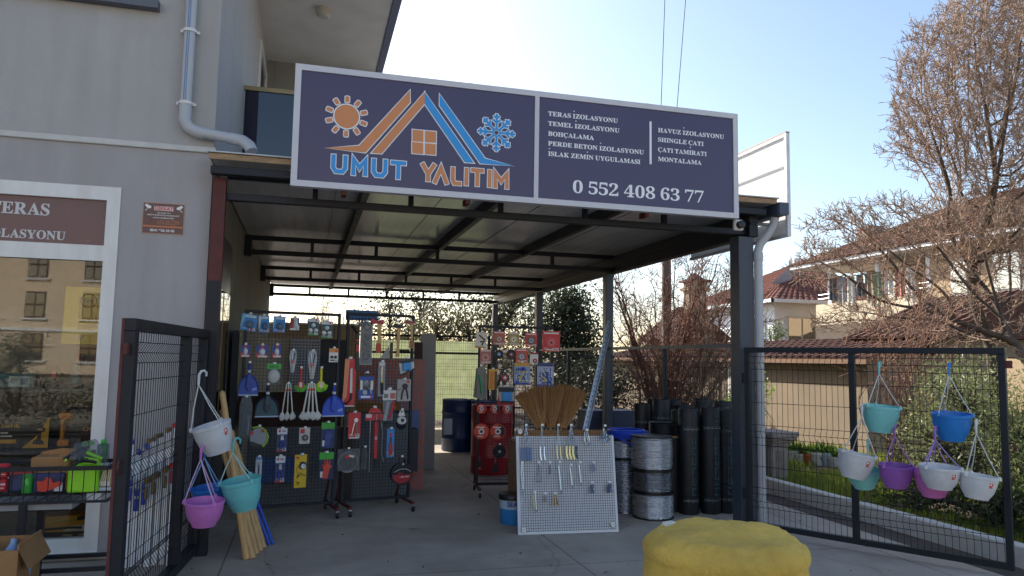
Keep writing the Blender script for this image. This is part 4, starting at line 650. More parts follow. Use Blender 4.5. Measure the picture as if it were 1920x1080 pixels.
def bare_tree(label, root, start, att, seed, rtip=.0045, expo=.42, twigs=3, tl=(.1, .26), seeds=True, group='bare winter trees beyond the garden', D=.11):
    Nn, pr, w_, ch = colonize(root, att, seed, D, D*1.5, .9, start); g = np.random.default_rng(seed+1)
    rad = np.minimum(rtip*np.maximum(w_, 1)**expo, .22); i = np.arange(1, len(Nn)); big = rad[i] > .016
    t = thing('bare_tree', label, 'tree', tuple(root), group=group)
    I = i[big]; V, Fa = prisms(Nn[pr[I]], Nn[I]+(Nn[I]-Nn[pr[I]])*.1, np.minimum(rad[pr[I]], rad[I]*1.5), rad[I], 7); quad_obj('trunk', V, Fa, bark, t, root)
    I = i[~big]; parts = [prisms(Nn[pr[I]], Nn[I], np.minimum(rad[pr[I]], rad[I]*1.4), rad[I], 3)]
    q = np.repeat(i[rad[i] < .012], twigs); A = Nn[q]; d = Nn[q]-Nn[pr[q]]; d /= np.linalg.norm(d, axis=1, keepdims=True)+1e-9; d = d+g.normal(0, .62, A.shape)+np.array([0, 0, .4]); d /= np.linalg.norm(d, axis=1, keepdims=True)
    L = g.uniform(tl[0], tl[1], (len(A), 1)); B = A+d*L; parts.append(prisms(A, B, np.full(len(A), .0042), np.full(len(A), .003), 3))
    if seeds:   # short buds and seed tassels
        k = len(A); s_ = g.random((k, 1)); C = A+d*L*(.3+.7*s_); e = d*.7+g.normal(0, .7, C.shape)+np.array([0, 0, .2]); e /= np.linalg.norm(e, axis=1, keepdims=True); parts.append(prisms(C, C+e*g.uniform(.04, .11, (k, 1)), np.full(k, .006), np.full(k, .004), 3))
    o = 0; Vs = []; Fs = []
    for V, Fa in parts: Vs.append(V); Fs.append(Fa+o); o += len(V)
    quad_obj('crown', np.concatenate(Vs), np.concatenate(Fs), twg, t, root)
    return t
D0 = 12.1
att = np.concatenate([ell(PX(1890, 190, D0), (1.75, 1.75, 1.9), 3600, 1), ell(PX(1795, 140, D0), (.95, 1.2, 1.2), 1100, 2), ell(PX(1960, 60, D0+.5), (1.7, 1.6, 1.9), 1300, 3), ell(PX(1745, 230, D0), (.6, .7, .6), 420, 4), ell(PX(1695, 285, D0), (.35, .5, .1), 40, 44), ell(PX(1850, 420, D0), (.9, .9, .7), 700, 5)])
rt_ = np.array([10.75, 9.35, .0]); s0 = [rt_+np.array([-.03*k+.05*math.sin(k*.9), .02*k, .22*k]) for k in range(1, 15)]
bare_tree('tall rounded bare tree at the right edge, crown against the sky', rt_, s0, att, 3, twigs=5)
att = np.concatenate([ell(PX(x, y, D0-.6), (rx, .9, rz), k, 10+j) for j, (x, y, rx, rz, k) in enumerate(((1580, 450, .62, .6, 420), (1650, 420, .62, .45, 400), (1740, 460, .8, .8, 460), (1830, 460, .9, .8, 560), (1900, 500, .8, .9, 460), (1700, 590, .9, .4, 170), (1820, 600, .9, .5, 240), (1540, 500, .35, .35, 130), (1590, 600, .5, .25, 70)))])
rt_ = np.array([9.9, 8.2, .0]); s0 = [rt_+np.array([-.0*k, .01*k, .2*k]) for k in range(1, 9)]
bare_tree('low spreading bare tree with branches in front of the tiled house', rt_, s0, att, 9, twigs=4, rtip=.0058, tl=(.08, .2))
# multi stem shrubs
def stem_shrub(name, label, root, n, spread, H, seed, col, twigs=12, r0=.016, lean=(0, 0), group=None):
    g = np.random.default_rng(seed); A = []; B = []; RA = []; RB = []; A2 = []; B2 = []
    for k in range(n):
        az = g.random()*6.283; sp_ = spread*math.sqrt(g.random()); p = np.array(root)+np.array([g.normal(0, .09), g.normal(0, .09), 0]); h = H*(.65+.4*g.random()); m = 12
        tgt = np.array([math.cos(az)*sp_+lean[0], math.sin(az)*sp_+lean[1]]); prev = p; r = r0*(.6+.7*g.random()); wob = g.normal(0, .035, (m+1, 3))
        for j in range(1, m+1):
            u = j/m; q = p+np.array([tgt[0]*u**1.25, tgt[1]*u**1.25, h*u])+wob[j]*(.5+u)
            A.append(prev); B.append(q); RA.append(r*(1.02-u*.8+.8/m)); RB.append(r*(1.02-u*.8))
            if u > .2:
                for _ in range(max(1, int(twigs/4+g.random()*2))):
                    d = (q-prev)/np.linalg.norm(q-prev)+g.normal(0, .75, 3)*np.array([1, 1, .6])+np.array([0, 0, .2]); d /= np.linalg.norm(d); L = g.uniform(.12, .42); c = q+d*L*.5+g.normal(0, .02, 3); e = q+d*L+np.array([0, 0, .05])+g.normal(0, .05, 3)
                    A2 += [q, c]; B2 += [c, e]
                    for _2 in range(2): f = c+(g.normal(0, .13, 3)+d*.1); A2.append(c); B2.append(f)
            prev = q
    t = thing(name, label, 'shrub', tuple(root), group=group); m_ = mat(name+'_bark'+str(seed), col, .8, var=.25, scale=3)
    V, Fa = prisms(A, B, np.array(RA), np.array(RB), 5); quad_obj('trunk', V, Fa, m_, t, root)
    V, Fa = prisms(A2, B2, np.full(len(A2), .005), np.full(len(A2), .003), 3); quad_obj('crown', V, Fa, m_, t, root); return t
stem_shrub('bare_shrub', 'fan shaped bare shrub of reddish stems behind the mesh fence', (5.95, 11.7, 0), 34, 1.5, 3.5, 21, '#7a5546', 14, .026, (.1, 0))
stem_shrub('bare_shrub', 'leaning pale trunked bare shrub right of the reddish fan shrub', (6.0, 10.9, 0), 9, .9, 3.0, 25, '#7a6553', 14, .03, (.75, .1))
stem_shrub('sapling_clump', 'clump of thin upright reddish saplings behind the hanging pots', (7.6, 8.3, 0), 22, .85, 2.9, 22, '#93705c', 3, .009, (.0, 0))
# leafy things
def leaves(name, label, cat, root, blobs, seed, col, k, size, thick=.35, trunk=True, lw=.4, group=None, h0=0):
    g = np.random.default_rng(seed); t = thing(name, label, cat, tuple(root), group=group); C = []; tw = []
    for c, r in blobs:
        c = np.asarray(c); r = np.asarray(r); vol = float(np.prod(r))**(2/3); nk = max(40, int(k*vol)); nc = max(6, nk//22)
        u = g.normal(size=(nc, 3)); u /= np.linalg.norm(u, axis=1, keepdims=True); cc = c+u*r*(g.random((nc, 1))**.45)
        q = g.integers(0, nc, nk); C.append(cc[q]+g.normal(0, 1, (nk, 3))*np.minimum(.17, r*.22)); tw.append((c, cc))
    C = np.concatenate(C); n = len(C); d = g.normal(size=(n, 3))+np.array([0, 0, .15]); d /= np.linalg.norm(d, axis=1, keepdims=True); s_ = np.cross(d, g.normal(size=(n, 3))); s_ /= np.linalg.norm(s_, axis=1, keepdims=True)
    L = size*g.uniform(.6, 1.3, (n, 1)); nn = np.cross(d, s_)*L*.12
    V = np.stack([C-d*L*.5, C+s_*L*lw*.5+nn, C+d*L*.5, C-s_*L*lw*.5+nn], 1)
    m_ = mat(name+'_leaf'+str(seed), col, .5, var=.45, scale=2.2, trans=thick)
    V = V-np.asarray(root); tri_obj('crown', V, m_, t)
    if trunk:
        A = []; B = []; RA = []; RB = []; base = np.array(root)+np.array([0, 0, h0])
        for c, cc in tw:
            mid = base+(c-base)*.55+g.normal(0, .06, 3); A += [base, mid]; B += [mid, c]; RA += [.07, .045]; RB += [.045, .025]
            for p in cc[:40]: A.append(c+(mid-c)*g.random()*.6); B.append(p); RA.append(.014); RB.append(.005)
        V, Fa = prisms(A, B, np.array(RA), np.array(RB), 5); quad_obj('trunk', V, Fa, bark, t, root)
    return t
GT = 'evergreen trees behind the yard'
leaves('olive_tree', 'dark dense evergreen tree left of the reddish bare shrub', 'tree', (6.6, 18.5, 0), [((6.2, 18.4, 2.5), (1.0, .8, .9)), ((7.0, 18.5, 2.2), (.8, .7, 1.0)), ((6.5, 18.5, 3.2), (.7, .6, .45)), ((6.4, 18, 1.3), (1.0, .8, .7))], 31, '#454c36', 5200, .11, .3, group=GT)
leaves('olive_tree', 'olive tree with light dusty leaves behind the green screen', 'tree', (4.6, 20, 0), [((4.2, 20, 2.6), (.9, .7, .8)), ((5.2, 20, 2.8), (.9, .7, .9)), ((5.6, 19.8, 3.3), (.5, .5, .4)), ((3.4, 20.3, 2.4), (.7, .6, .6)), ((4.0, 20.2, 1.5), (1.1, .6, .8)), ((5.4, 20.2, 1.6), (1.0, .6, .8)), ((2.6, 20.6, 1.7), (.7, .6, .7))], 32, '#5f5f42', 3400, .1, .35, group=GT)
leaves('olive_tree', 'sparse leafy tree against the bright sky above the tool rack', 'tree', (2.9, 25, 0), [((2.6, 25, 3.3), (.9, .7, .6)), ((3.8, 25, 3.5), (.8, .7, .6)), ((1.8, 25, 2.8), (.6, .6, .5)), ((3.2, 25, 2.4), (1.3, .8, .8))], 33, '#4c5236', 1500, .12, .35, group=GT)
stem_shrub('bare_shrub', 'twiggy bare bush against the bright sky behind the left rack', (.6, 22, 0), 16, 1.2, 3.3, 23, '#6f5c48', 8, .02)
leaves('hedge_bush', 'dark hedge bush in the shade behind the fence', 'shrub', (6.2, 15.8, 0), [((5.9, 15.8, .9), (.8, .6, .8)), ((6.9, 16, .9), (.6, .6, .8))], 34, '#363f28', 3800, .09, .25)
leaves('green_shrub', 'fresh yellow green shrub by the house wall beside the corner column', 'shrub', (7.2, 11.4, 0), [((7.2, 11.4, .75), (.42, .4, .42)), ((7.55, 11.5, 1.1), (.3, .3, .4)), ((6.95, 11.3, .5), (.3, .3, .3))], 35, '#7fa02e', 3000, .075, .5)
leaves('olive_bush', 'large silvery olive bush behind the right hanging pots', 'shrub', (7.0, 6.35, 0), [((6.85, 6.5, 1.25), (.5, .5, .45)), ((7.3, 6.3, .95), (.5, .5, .55)), ((6.7, 6.7, .75), (.45, .45, .4)), ((7.0, 5.9, .7), (.5, .45, .45)), ((7.6, 6.0, 1.3), (.4, .4, .4))], 36, '#7f8756', 14500, .055, .4, lw=.22)
leaves('laurel_bush', 'low dark glossy bush at the foot of the olive bush', 'shrub', (6.6, 5.6, 0), [((6.35, 5.75, .38), (.5, .5, .3)), ((6.9, 5.3, .4), (.5, .5, .35)), ((6.2, 6.5, .3), (.4, .4, .22)), ((6.15, 5.1, .3), (.35, .4, .25))], 37, '#3c4a20', 7000, .06, .3)
leaves('garden_bush', 'pale green bush beside the white house wall', 'shrub', (11.9, 17.6, 0), [((11.9, 17.4, 2.35), (.45, .45, .4))], 38, '#61704a', 1600, .1, .4)
# ================================================================== GARDEN
t = thing('garden_pedestal', 'weathered stone pedestal with a moulded cap at the kerb end', 'pedestal', (5.98, 8.75, 0))
mb = MB(); stn = mat('old_stone', '#8f8680', .9, var=.25, scale=5, bump=.4, bscale=50)
for s_, za, zb in ((.36, 0, .06), (.29, .06, .52), (.33, .52, .56), (.38, .56, .60), (.46, .60, .64), (.5, .64, .71)): mb.box((0, 0, (za+zb)/2), (s_, s_, zb-za), stn, Matrix.Rotation(R(12), 3, 'Z'), .012)
mb.build('stone', t)
for k in range(4):
    m2 = MB(); a = k*math.pi/2+R(12); c = Vector((math.cos(a), math.sin(a), 0)); 
    m2.box(c*.147+Vector((0, 0, .29)), (.012, .16, .36), mat('stone_panel', '#7c736c', .9, var=.3, scale=7, bump=.4), Matrix.Rotation(a, 3, 'Z'), .004); m2.build('side_panel', t)
pots = [('#b7b3ab', .13, .2), ('#c9c4bb', .12, .16), ('#b3623c', .12, .17), ('#cfcac2', .14, .2), ('#9fb0b8', .11, .2), ('#d1ccc4', .13, .15), ('#a86848', .1, .14)]
names = ['grey', 'cream', 'terracotta', 'white', 'pale blue', 'off white', 'small clay']
for k, ((c, r, h), nmx) in enumerate(zip(pots, names)):
    p = onZ(1484+16*k, 868+1.3*k, .05); t = thing('garden_pot', '%s flowerpot in the row on the grass, %s' % (nmx, ['nearest the pedestal', 'second from the pedestal', 'between cream and white pots', 'in the middle of the row', 'right of the white pot', 'second from the bush end', 'at the bush end'][k]), 'flowerpot', p, group='flowerpots along the garden wall')
    mb = MB(); mb.lathe([(r*.7, 0), (r*.95, h*.8), (r*1.05, h*.82), (r*1.05, h), (r*.9, h), (r*.88, h*.9), (.001, h*.9)], PL(c), 18); mb.build('pot', t)
    g = np.random.default_rng(60+k); n = 60; A = np.zeros((n, 3)); A[:, 2] = h*.9; A[:, :2] = g.normal(0, r*.3, (n, 2)); d = g.normal(0, .5, (n, 3))+np.array([0, 0, .8]); d /= np.linalg.norm(d, axis=1, keepdims=True); s_ = np.cross(d, g.normal(size=(n, 3))); s_ /= np.linalg.norm(s_, axis=1, keepdims=True); L = g.uniform(.08, .26, (n, 1)); B = A+d*L
    tri_obj('foliage', np.stack([A, A+d*L*.5+s_*.012, B, A+d*L*.5-s_*.012], 1), mat('pot_leaf', '#5d7d2b', .6, var=.3, trans=.4), t)
# small tile roofed house
tile = mat('clay_tile', '#553429', .85, var=.3, scale=3, bump=.3)
lm = mat('lime_wall', '#8a7a66', .9, var=.16, scale=1.1, bump=.3, bscale=30)
def tiles(mb, a, b_, c, d, rows, cols, m, r=.045):
    """roof slope: eave a->b, ridge d->c ; half round tiles"""
    a, b_, c, d = map(Vector, (a, b_, c, d)); nrm = (b_-a).cross(d-a).normalized(); nrm = nrm if nrm.z > 0 else -nrm
    mb.add([a, b_, c, d], [(0, 1, 2, 3)], m)
    for i in range(cols):
        u = (i+.5)/cols; lo = a+(b_-a)*u; hi = d+(c-d)*u; e = (b_-a).normalized()*((b_-a).length/cols*.36)
        e2 = (c-d).normalized()*((c-d).length/cols*.36) if (c-d).length > .01 else e*.02
        for j in range(rows):
            p = lo+(hi-lo)*(j/rows); q = lo+(hi-lo)*min(1, (j+1.06)/rows); k1 = e*(1-(j/rows))+e2*(j/rows); k2 = e*(1-((j+1)/rows))+e2*((j+1)/rows)
            u1 = nrm*(r*1.15); u2 = nrm*(r*.7); jit = rnd.uniform(-.006, .006); u1 = u1+nrm*jit
            mb.add([p-k1, p-k1*.5+u1, p+k1*.5+u1, p+k1, q-k2, q-k2*.5+u2, q+k2*.5+u2, q+k2], [(0, 1, 5, 4), (1, 2, 6, 5), (2, 3, 7, 6), (0, 3, 2, 1)], m)
b = thing('garden_house', 'low lime washed house with clay tile roof beyond the garden', 'house', (11.5, 16, 0))
mb = MB(); mb.bx(9.2, 12.2, 10.7, 22, 0, 1.78, lm); mb.bx(10.6, 12.0, 19.8, 22.2, 1.78, 2.3, lm); mb.bx(10.6, 15, 10.7, 12.6, 1.78, 2.1, lm); W(mb, 'wall', b)
mb = MB(); E0 = 8.95; ez = 1.70
tiles(mb, (E0, 22.2, ez), (E0, 10.4, ez), (10.9, 10.4, 2.12), (10.9, 22.2, 2.12), 8, 48, tile)
tiles(mb, (10.4, 22.4, 2.25), (10.4, 19.6, 2.25), (11.3, 20.6, 3.3), (11.3, 21.4, 3.3), 8, 14, tile); tiles(mb, (10.4, 19.6, 2.25), (12.2, 19.6, 2.25), (11.32, 20.6, 3.3), (11.3, 20.6, 3.3), 8, 10, tile)
mb.add([(12.2, 19.6, 2.25), (12.2, 22.4, 2.25), (11.3, 21.4, 3.3), (11.3, 20.6, 3.3), (10.4, 22.4, 2.25)], [(0, 1, 2, 3), (1, 4, 2)], tile)
tiles(mb, (10.4, 12.8, 2.1), (10.4, 10.4, 2.1), (12.6, 10.4, 3.0), (12.6, 12.8, 3.0), 8, 10, tile); mb.add([(10.4, 10.42, 2.1), (12.6, 10.42, 3.0), (15, 10.42, 2.1), (10.4, 12.78, 2.1), (12.6, 12.78, 3.0), (15, 12.78, 2.1)], [(0, 2, 1), (3, 4, 5), (1, 2, 5, 4)], tile)
rf = W(mb, 'roof', b)
mb = MB(); mb.bx(11.05, 11.55, 20.05, 20.55, 2.3, 3.75, lm); mb.bx(10.97, 11.63, 19.97, 20.63, 3.75, 3.83, lm); mb.bx(11.05, 11.15, 20.05, 20.55, 3.83, 4.0, lm); mb.bx(11.45, 11.55, 20.05, 20.55, 3.83, 4.0, lm); mb.bx(10.95, 11.65, 19.95, 20.65, 4.0, 4.07, tile); mb.lathe([(.33, 4.07), (.001, 4.3)], tile, 8, (11.3, 20.3, 0)); W(mb, 'chimney', rf)
mb = MB(); mb.bx(9.19, 9.2, 15.0, 15.9, .1, 1.55, mat('old_door', '#6b5a4b', .8, var=.2)); mb.bx(9.16, 9.2, 14.9, 15.0, .05, 1.6, M['white_pvc']); W(mb, 'door', b)
mb = MB(); mb.bx(8.93, 9.0, 10.4, 22.2, 1.61, 1.69, M['woodgrey']); W(mb, 'eaves', b)
p = onY(1418, 640, 14.2); t = thing('roof_post', 'plain wooden post standing behind the drainpipe', 'post', (p.x, 14.2, 1.75)); mb = MB(); mb.bx(-.06, .06, -.06, .06, 0, .75, M['woodgrey']); mb.bx(-.09, .09, -.09, .09, .75, .8, M['woodgrey']); mb.build('timber', t)
o = MB().tube([(7.14, 14, 0), (7.14, 14, 4.9)], [.11, .09], mat('utility_wood', '#6b6158', .9, var=.2, scale=4, stretch=(6, 6, .4)), 10).bx(6.6, 7.7, 13.95, 14.05, 4.4, 4.5, M['woodgrey']).build('utility_pole'); tag(o, 'grey wooden utility pole behind the fence', 'pole')
for k, (a_, b_) in enumerate((((3.42, 6.9, 3.2), (3.62, 6.9, 8.2)), ((3.55, 6.9, 3.2), (4.0, 6.9, 8.2)))):
    o = MB().tube([a_, b_], .004, M['blackpl'], 5).build('overhead_cable'); tag(o, ['left thin black cable rising from behind the signboard', 'right slanting thin black cable rising from behind the signboard'][k], 'cable')
# white house with chimney
b = thing('white_house', 'white house with red tiled roof and solar heater beyond the drainpipe', 'house', (21, 28, 0))
whw = mat('white_render', '#e6eaf0', .9, var=.06, scale=1)
mb = MB(); mb.bx(18, 25, 26, 33, 0, 4.05, whw); W(mb, 'wall', b)
rm = mat('far_tile', '#7c4c3d', .85, var=.25, scale=2, bump=.4, bscale=12)
mb = MB(); tiles(mb, (17.5, 33.5, 4.1), (17.5, 25.4, 4.1), (21.5, 29.2, 6.1), (21.5, 29.8, 6.1), 14, 28, rm, .05); tiles(mb, (17.5, 25.4, 4.1), (25.5, 25.4, 4.1), (21.55, 29.2, 6.1), (21.5, 29.2, 6.1), 14, 28, rm, .05)
mb.add([(25.5, 25.4, 4.1), (25.5, 33.5, 4.1), (21.5, 29.8, 6.1), (21.5, 29.2, 6.1), (17.5, 33.5, 4.1)], [(0, 1, 2, 3), (1, 4, 2)], rm); rf = W(mb, 'roof', b)
mb = MB(); p = onY(1445, 530, 30.5); mb.bx(p.x-.25, p.x+.25, 30.2, 30.8, 4.6, p.z, mat('chimney_render', '#8f7a70', .9, var=.15)); mb.bx(p.x-.32, p.x+.32, 30.1, 30.9, p.z, p.z+.12, M['steel']); W(mb, 'chimney', rf)
mb = MB(); mb.bx(17.43, 17.5, 25.3, 33.5, 3.98, 4.12, whw); mb.bx(17.43, 25.5, 25.3, 25.39, 3.98, 4.12, whw); W(mb, 'eaves', b)
for (x0_, x1_) in ((18.5, 19.9),):
    mb = MB(); mb.bx(x0_, x1_, 25.93, 25.99, 1.9, 3.5, M['white_pvc']); f_ = W(mb, 'window', b)
    for q in range(2):
        m2 = MB(); m2.bx(x0_+.08+q*.66, x0_+.66+q*.66, 25.9, 25.93, 2.0, 3.4, glass('far_pane', '#7d8890', .45)); W(m2, 'pane', f_)
mb = MB(); mb.bx(17.94, 17.99, 26.6, 28.2, 1.9, 3.5, M['white_pvc']); f_ = W(mb, 'window', b); m2 = MB(); m2.bx(17.9, 17.94, 26.7, 28.1, 2.0, 3.4, glass('far_pane', '#7d8890', .45)); W(m2, 'pane', f_)
t = thing('solar_heater', 'solar water heater with white tank on the red roof', 'water heater', (20.0, 27.3, 4.9)); p = onY(1497, 494, 27.4)
mb = MB(); mb.tube([(p.x-.42, 27.2, p.z), (p.x-.38, 27.2, p.z), (p.x+.38, 27.6, p.z+.02), (p.x+.42, 27.6, p.z+.02)], [.1, .22, .22, .1], M['white_pvc'], 16); W(mb, 'tank', t)
cs = [onY(x_, y_, Y_) for x_, y_, Y_ in ((1448, 530, 26.9), (1474, 528, 27.1), (1500, 503, 27.5), (1480, 500, 27.3))]; dn = Vector((.03, .03, -.08))
mb = MB(); mb.add(cs+[q+dn for q in cs], [(0, 1, 2, 3), (7, 6, 5, 4), (0, 4, 5, 1), (1, 5, 6, 2), (2, 6, 7, 3), (3, 7, 4, 0)], mat('solar_glass', '#8f8d94', .4)); W(mb, 'collector', t)
mb = MB()
for q in (cs[2], cs[3]): mb.tube([q, (q.x+.05, q.y+.1, 4.7)], .025, M['galv'], 6)
W(mb, 'stand', t)
# two storey house with balcony
b = thing('balcony_house', 'two storey house with brown tile roof and open balcony behind bare trees', 'house', (21, 20, 0))
bw = mat('beige_house', '#b09a7c', .9, var=.1, scale=1)
mb = MB(); mb.bx(20.2, 27, 14.5, 23.4, 0, 5.15, bw); mb.bx(18, 20.2, 14.5, 18.2, 0, 5.15, bw); mb.bx(18.0, 20.2, 18.2, 23.4, 3.3, 3.45, bw); W(mb, 'wall', b)
bt = mat('brown_tile', '#6b4536', .85, var=.3, scale=2, bump=.4, bscale=12)
mb = MB(); tiles(mb, (17.3, 24.2, 5.2), (17.3, 13.6, 5.2), (21.8, 17.3, 7.3), (21.8, 20.2, 7.3), 16, 40, bt, .05); tiles(mb, (17.3, 13.6, 5.2), (27.5, 13.6, 5.2), (21.85, 17.3, 7.3), (21.8, 17.3, 7.3), 16, 36, bt, .05)
mb.add([(27.5, 13.6, 5.2), (27.5, 24.2, 5.2), (21.8, 20.2, 7.3), (21.8, 17.3, 7.3), (17.3, 24.2, 5.2)], [(0, 1, 2, 3), (1, 4, 2)], bt); rf = W(mb, 'roof', b)
mb = MB(); mb.bx(19.3, 19.9, 22.2, 22.8, 5.6, 6.6, mat('chimney_render', '#8f7a70', .9)); W(mb, 'chimney', rf)
mb = MB(); mb.bx(17.35, 20.1, 13.7, 24.1, 5.08, 5.19, whw); W(mb, 'eaves', b)
for y in (22.75, 20.4, 18.3):
    mb = MB(); mb.bx(18.03, 18.2, y-.09, y+.09, 3.45, 5.08, whw); W(mb, 'pillar', b)
mb = MB(); mb.bx(17.95, 18.03, 18.2, 23.4, 3.0, 3.75, mat('stone_cladding', '#c9bea4', .9, var=.3, scale=6)); W(mb, 'parapet', b)
mb = MB(); 
for z in (3.95, 4.1): mb.tube([(18, 18.2, z), (18, 23.3, z)], .02, M['galv'], 6)
W(mb, 'railing', b)
for y in (15.6, 17.0):
    mb = MB(); mb.bx(17.96, 18, y-.45, y+.45, 3.6, 4.7, M['white_pvc']); f_ = W(mb, 'window', b); m2 = MB(); m2.bx(17.93, 17.96, y-.38, y+.38, 3.68, 4.62, glass('far_pane', '#7d8890', .45)); W(m2, 'pane', f_)
mb = MB(); mb.bx(20.14, 20.2, 21.2, 22.3, 3.45, 4.9, M['white_pvc']); f_ = W(mb, 'window', b); m2 = MB(); m2.bx(20.1, 20.14, 21.28, 22.22, 3.5, 4.8, glass('far_pane', '#7d8890', .45)); W(m2, 'pane', f_)
cl_ = MB().tube([(17.9, 18.3, 4.62), (17.9, 22.7, 4.62)], .012, M['galv'], 4).build('clothes_line'); tag(cl_, 'thin clothes line along the far balcony', 'line')
gc = ['#3d4452', '#8b8f94', '#c8c4ba', '#40444a', '#8e7f6a', '#6f8c74', '#c9c9c5', '#a8685a', '#d0ccc6']
gn = ['dark blue', 'grey', 'cream', 'charcoal', 'khaki', 'sage green', 'white', 'faded red', 'pale']
for k, c in enumerate(gc):
    y = 22.4-k*.44; h = .75+.2*(k % 3); mb = MB(); n = 7
    vs = [(17.9+.03*math.sin(i*1.7+k)+.02*j, y-.16+.32*i/n*(1+.12*j), 4.62-h*j/3) for j in range(4) for i in range(n+1)]
    mb.add(vs, [(j*(n+1)+i, j*(n+1)+i+1, (j+1)*(n+1)+i+1, (j+1)*(n+1)+i) for j in range(3) for i in range(n)], PL(c)); mb.add([(x+.012, y_, z) for x, y_, z in vs], [(j*(n+1)+i, (j+1)*(n+1)+i, (j+1)*(n+1)+i+1, j*(n+1)+i+1) for j in range(3) for i in range(n)], PL(c))
    o = mb.build('garment'); tag(o, '%s garment drying on the far balcony line' % gn[k], 'laundry', 'laundry on the balcony line')
# building and trees across the road (seen mirrored in the shop window)
b = thing('facade_opposite', 'beige building with brown windows mirrored in the shop window', 'building', (-15, -47, 0)); fcd = mat('facade_beige', '#dccbb2', .9, var=.08, scale=.6)
mb = MB(); mb.bx(-45, 12, -60, -47, 0, 11.5, fcd); W(mb, 'wall', b)
mb = MB(); mb.bx(-45, 12, -47, -46.85, 3.0, 3.2, whw); mb.bx(-45, 12, -47, -46.7, 11.3, 11.6, whw); W(mb, 'cornice', b)
for k in range(9):
    for z in (1.0, 4.0, 6.9):
        x = -37+k*3.65; m1 = MB(); m1.bx(x-.62, x+.62, -46.99, -46.93, z-.05, z+1.85, mat('window_wood', '#4d3022', .7)); m1.bx(x-.8, x+.8, -46.99, -46.8, z-.2, z-.08, whw); f_ = W(m1, 'window', b)
        m2 = MB(); [m2.bx(x+u-.25, x+u+.25, -46.93, -46.9, z+.05+v, z+.82+v, glass('dark_pane', '#30343c', .3)) for u in (-.3, .3) for v in (0, .9)]; W(m2, 'pane', f_)
leaves('street_tree', 'round leafy street tree mirrored in the shop window', 'tree', (-7.2, -9, 0), [((-7.2, -9, 1.5), (.75, .7, .75)), ((-7.7, -9.1, 1.1), (.5, .5, .5))], 39, '#4a5a34', 1800, .09, .4, group='street trees across the road')
leaves('street_tree', 'street tree at the left edge of the window reflection', 'tree', (-9.8, -9, 0), [((-9.8, -9, 1.7), (.8, .8, .8))], 40, '#4a5a34', 1300, .09, .4, group='street trees across the road')
leaves('added_hedge', 'added dark hedge that darkens the lower shop window reflection', 'hedge', (-7, -4.3, 0), [((-11.5+1.1*k, -4.3+.1*(k % 2), .52), (.75, .4, .52)) for k in range(10)], 41, '#171e12', 3200, .08, .2, trunk=False)  # added out of view: darkens the lower window reflection so the goods show
# ================================================================== DISPLAY RACKS
CLR = glass('clear_film', '#d8dadc', .1, .12, .6)
def cm(c):
    if c.startswith('m:'): return M[c[2:]]
    if c == 'clear': return CLR
    return P(c)
def rack(label, p0, p1, H, feet, cells=.034):
    d = Vector((p1[0]-p0[0], p1[1]-p0[1], 0)); L = d.length; rz = math.atan2(d.y, d.x)
    t = thing('display_rack', label, 'rack', (p0[0], p0[1], 0), rz, 'wheeled grid racks under the canopy'); zb = .1; w_ = .028; h = w_/2
    f = MB(); f.bx(0, w_, -h, h, zb, H, st, .002); f.bx(L-w_, L, -h, h, zb, H, st, .002); f.bx(w_, L-w_, -h, h, H-w_, H, st, .002); f.bx(w_, L-w_, -h, h, zb, zb+w_, st, .002); f.bx(w_, L-w_, h, h+.012, 1.0, 1.02, st); f.build('frame', t)
    gm = MB(); n = int((L-2*w_)/cells)
    for i in range(n+1): x = w_+(L-2*w_)*i/n; gm.tube([(x, 0, zb+w_), (x, 0, H-w_)], .0017, wm, 3, False)
    n = int((H-zb-2*w_)/cells)
    for i in range(n+1): z = zb+w_+(H-zb-2*w_)*i/n; gm.tube([(w_, .003, z), (L-w_, .003, z)], .0017, wm, 3, False)
    gm.build('grid', t)
    for x in feet:
        x = x*L; fb = MB(); fb.bx(x-.016, x+.016, -.27, .27, .075, .1, M['rust'], .003); fo = fb.build('foot', t)
        fb = MB(); fb.bar((x, .02, .5), (x, .25, .1), .02, .02, M['rust']); fb.build('brace', t)
        for y in (-.25, .25):
            c = MB(); c.bx(x-.016, x+.016, y-.02, y+.02, .045, .074, M['galv'], .003); c.lathe([(.012, -.012), (.029, -.011), (.031, 0), (.029, .011), (.012, .012)], M['blackpl'], 16, (x, y-.012, .031), Matrix.Rotation(R(90), 3, 'Y')); c.build('caster', fo)
    n = Vector((-d.y, d.x, 0)).normalized()
    return dict(o=Vector((p0[0], p0[1], 0)), n=n, r=d.normalized(), u=Vector((0, 0, 1)), rot=(0, 0, rz))
R1 = rack('tall grid rack nearest the shop wall hung with dustpans and white brushes', (-.60, 7.80), (.335, 8.0), 2.04, (.97,))
R2 = rack('tall grid rack hung with axes saws and tools in the middle', (.40, 8.03), (1.13, 8.2), 2.06, (.04, .93))
R3 = rack('grid rack hung with red cutting discs in front of the red drum', (2.0, 8.83), (2.93, 8.75), 2.0, (.02,))
def place(K, rect, off):
    o = K['o']-K['n']*off; x0, y0, x1, y1 = rect; c = onP((x0+x1)/2, (y0+y1)/2, o, K['n']); ym, xm = (y0+y1)/2, (x0+x1)/2
    w_ = (onP(x1, ym, o, K['n'])-onP(x0, ym, o, K['n'])).dot(K['r']); h = (onP(xm, y0, o, K['n'])-onP(xm, y1, o, K['n'])).dot(K['u'])
    return c, w_, h
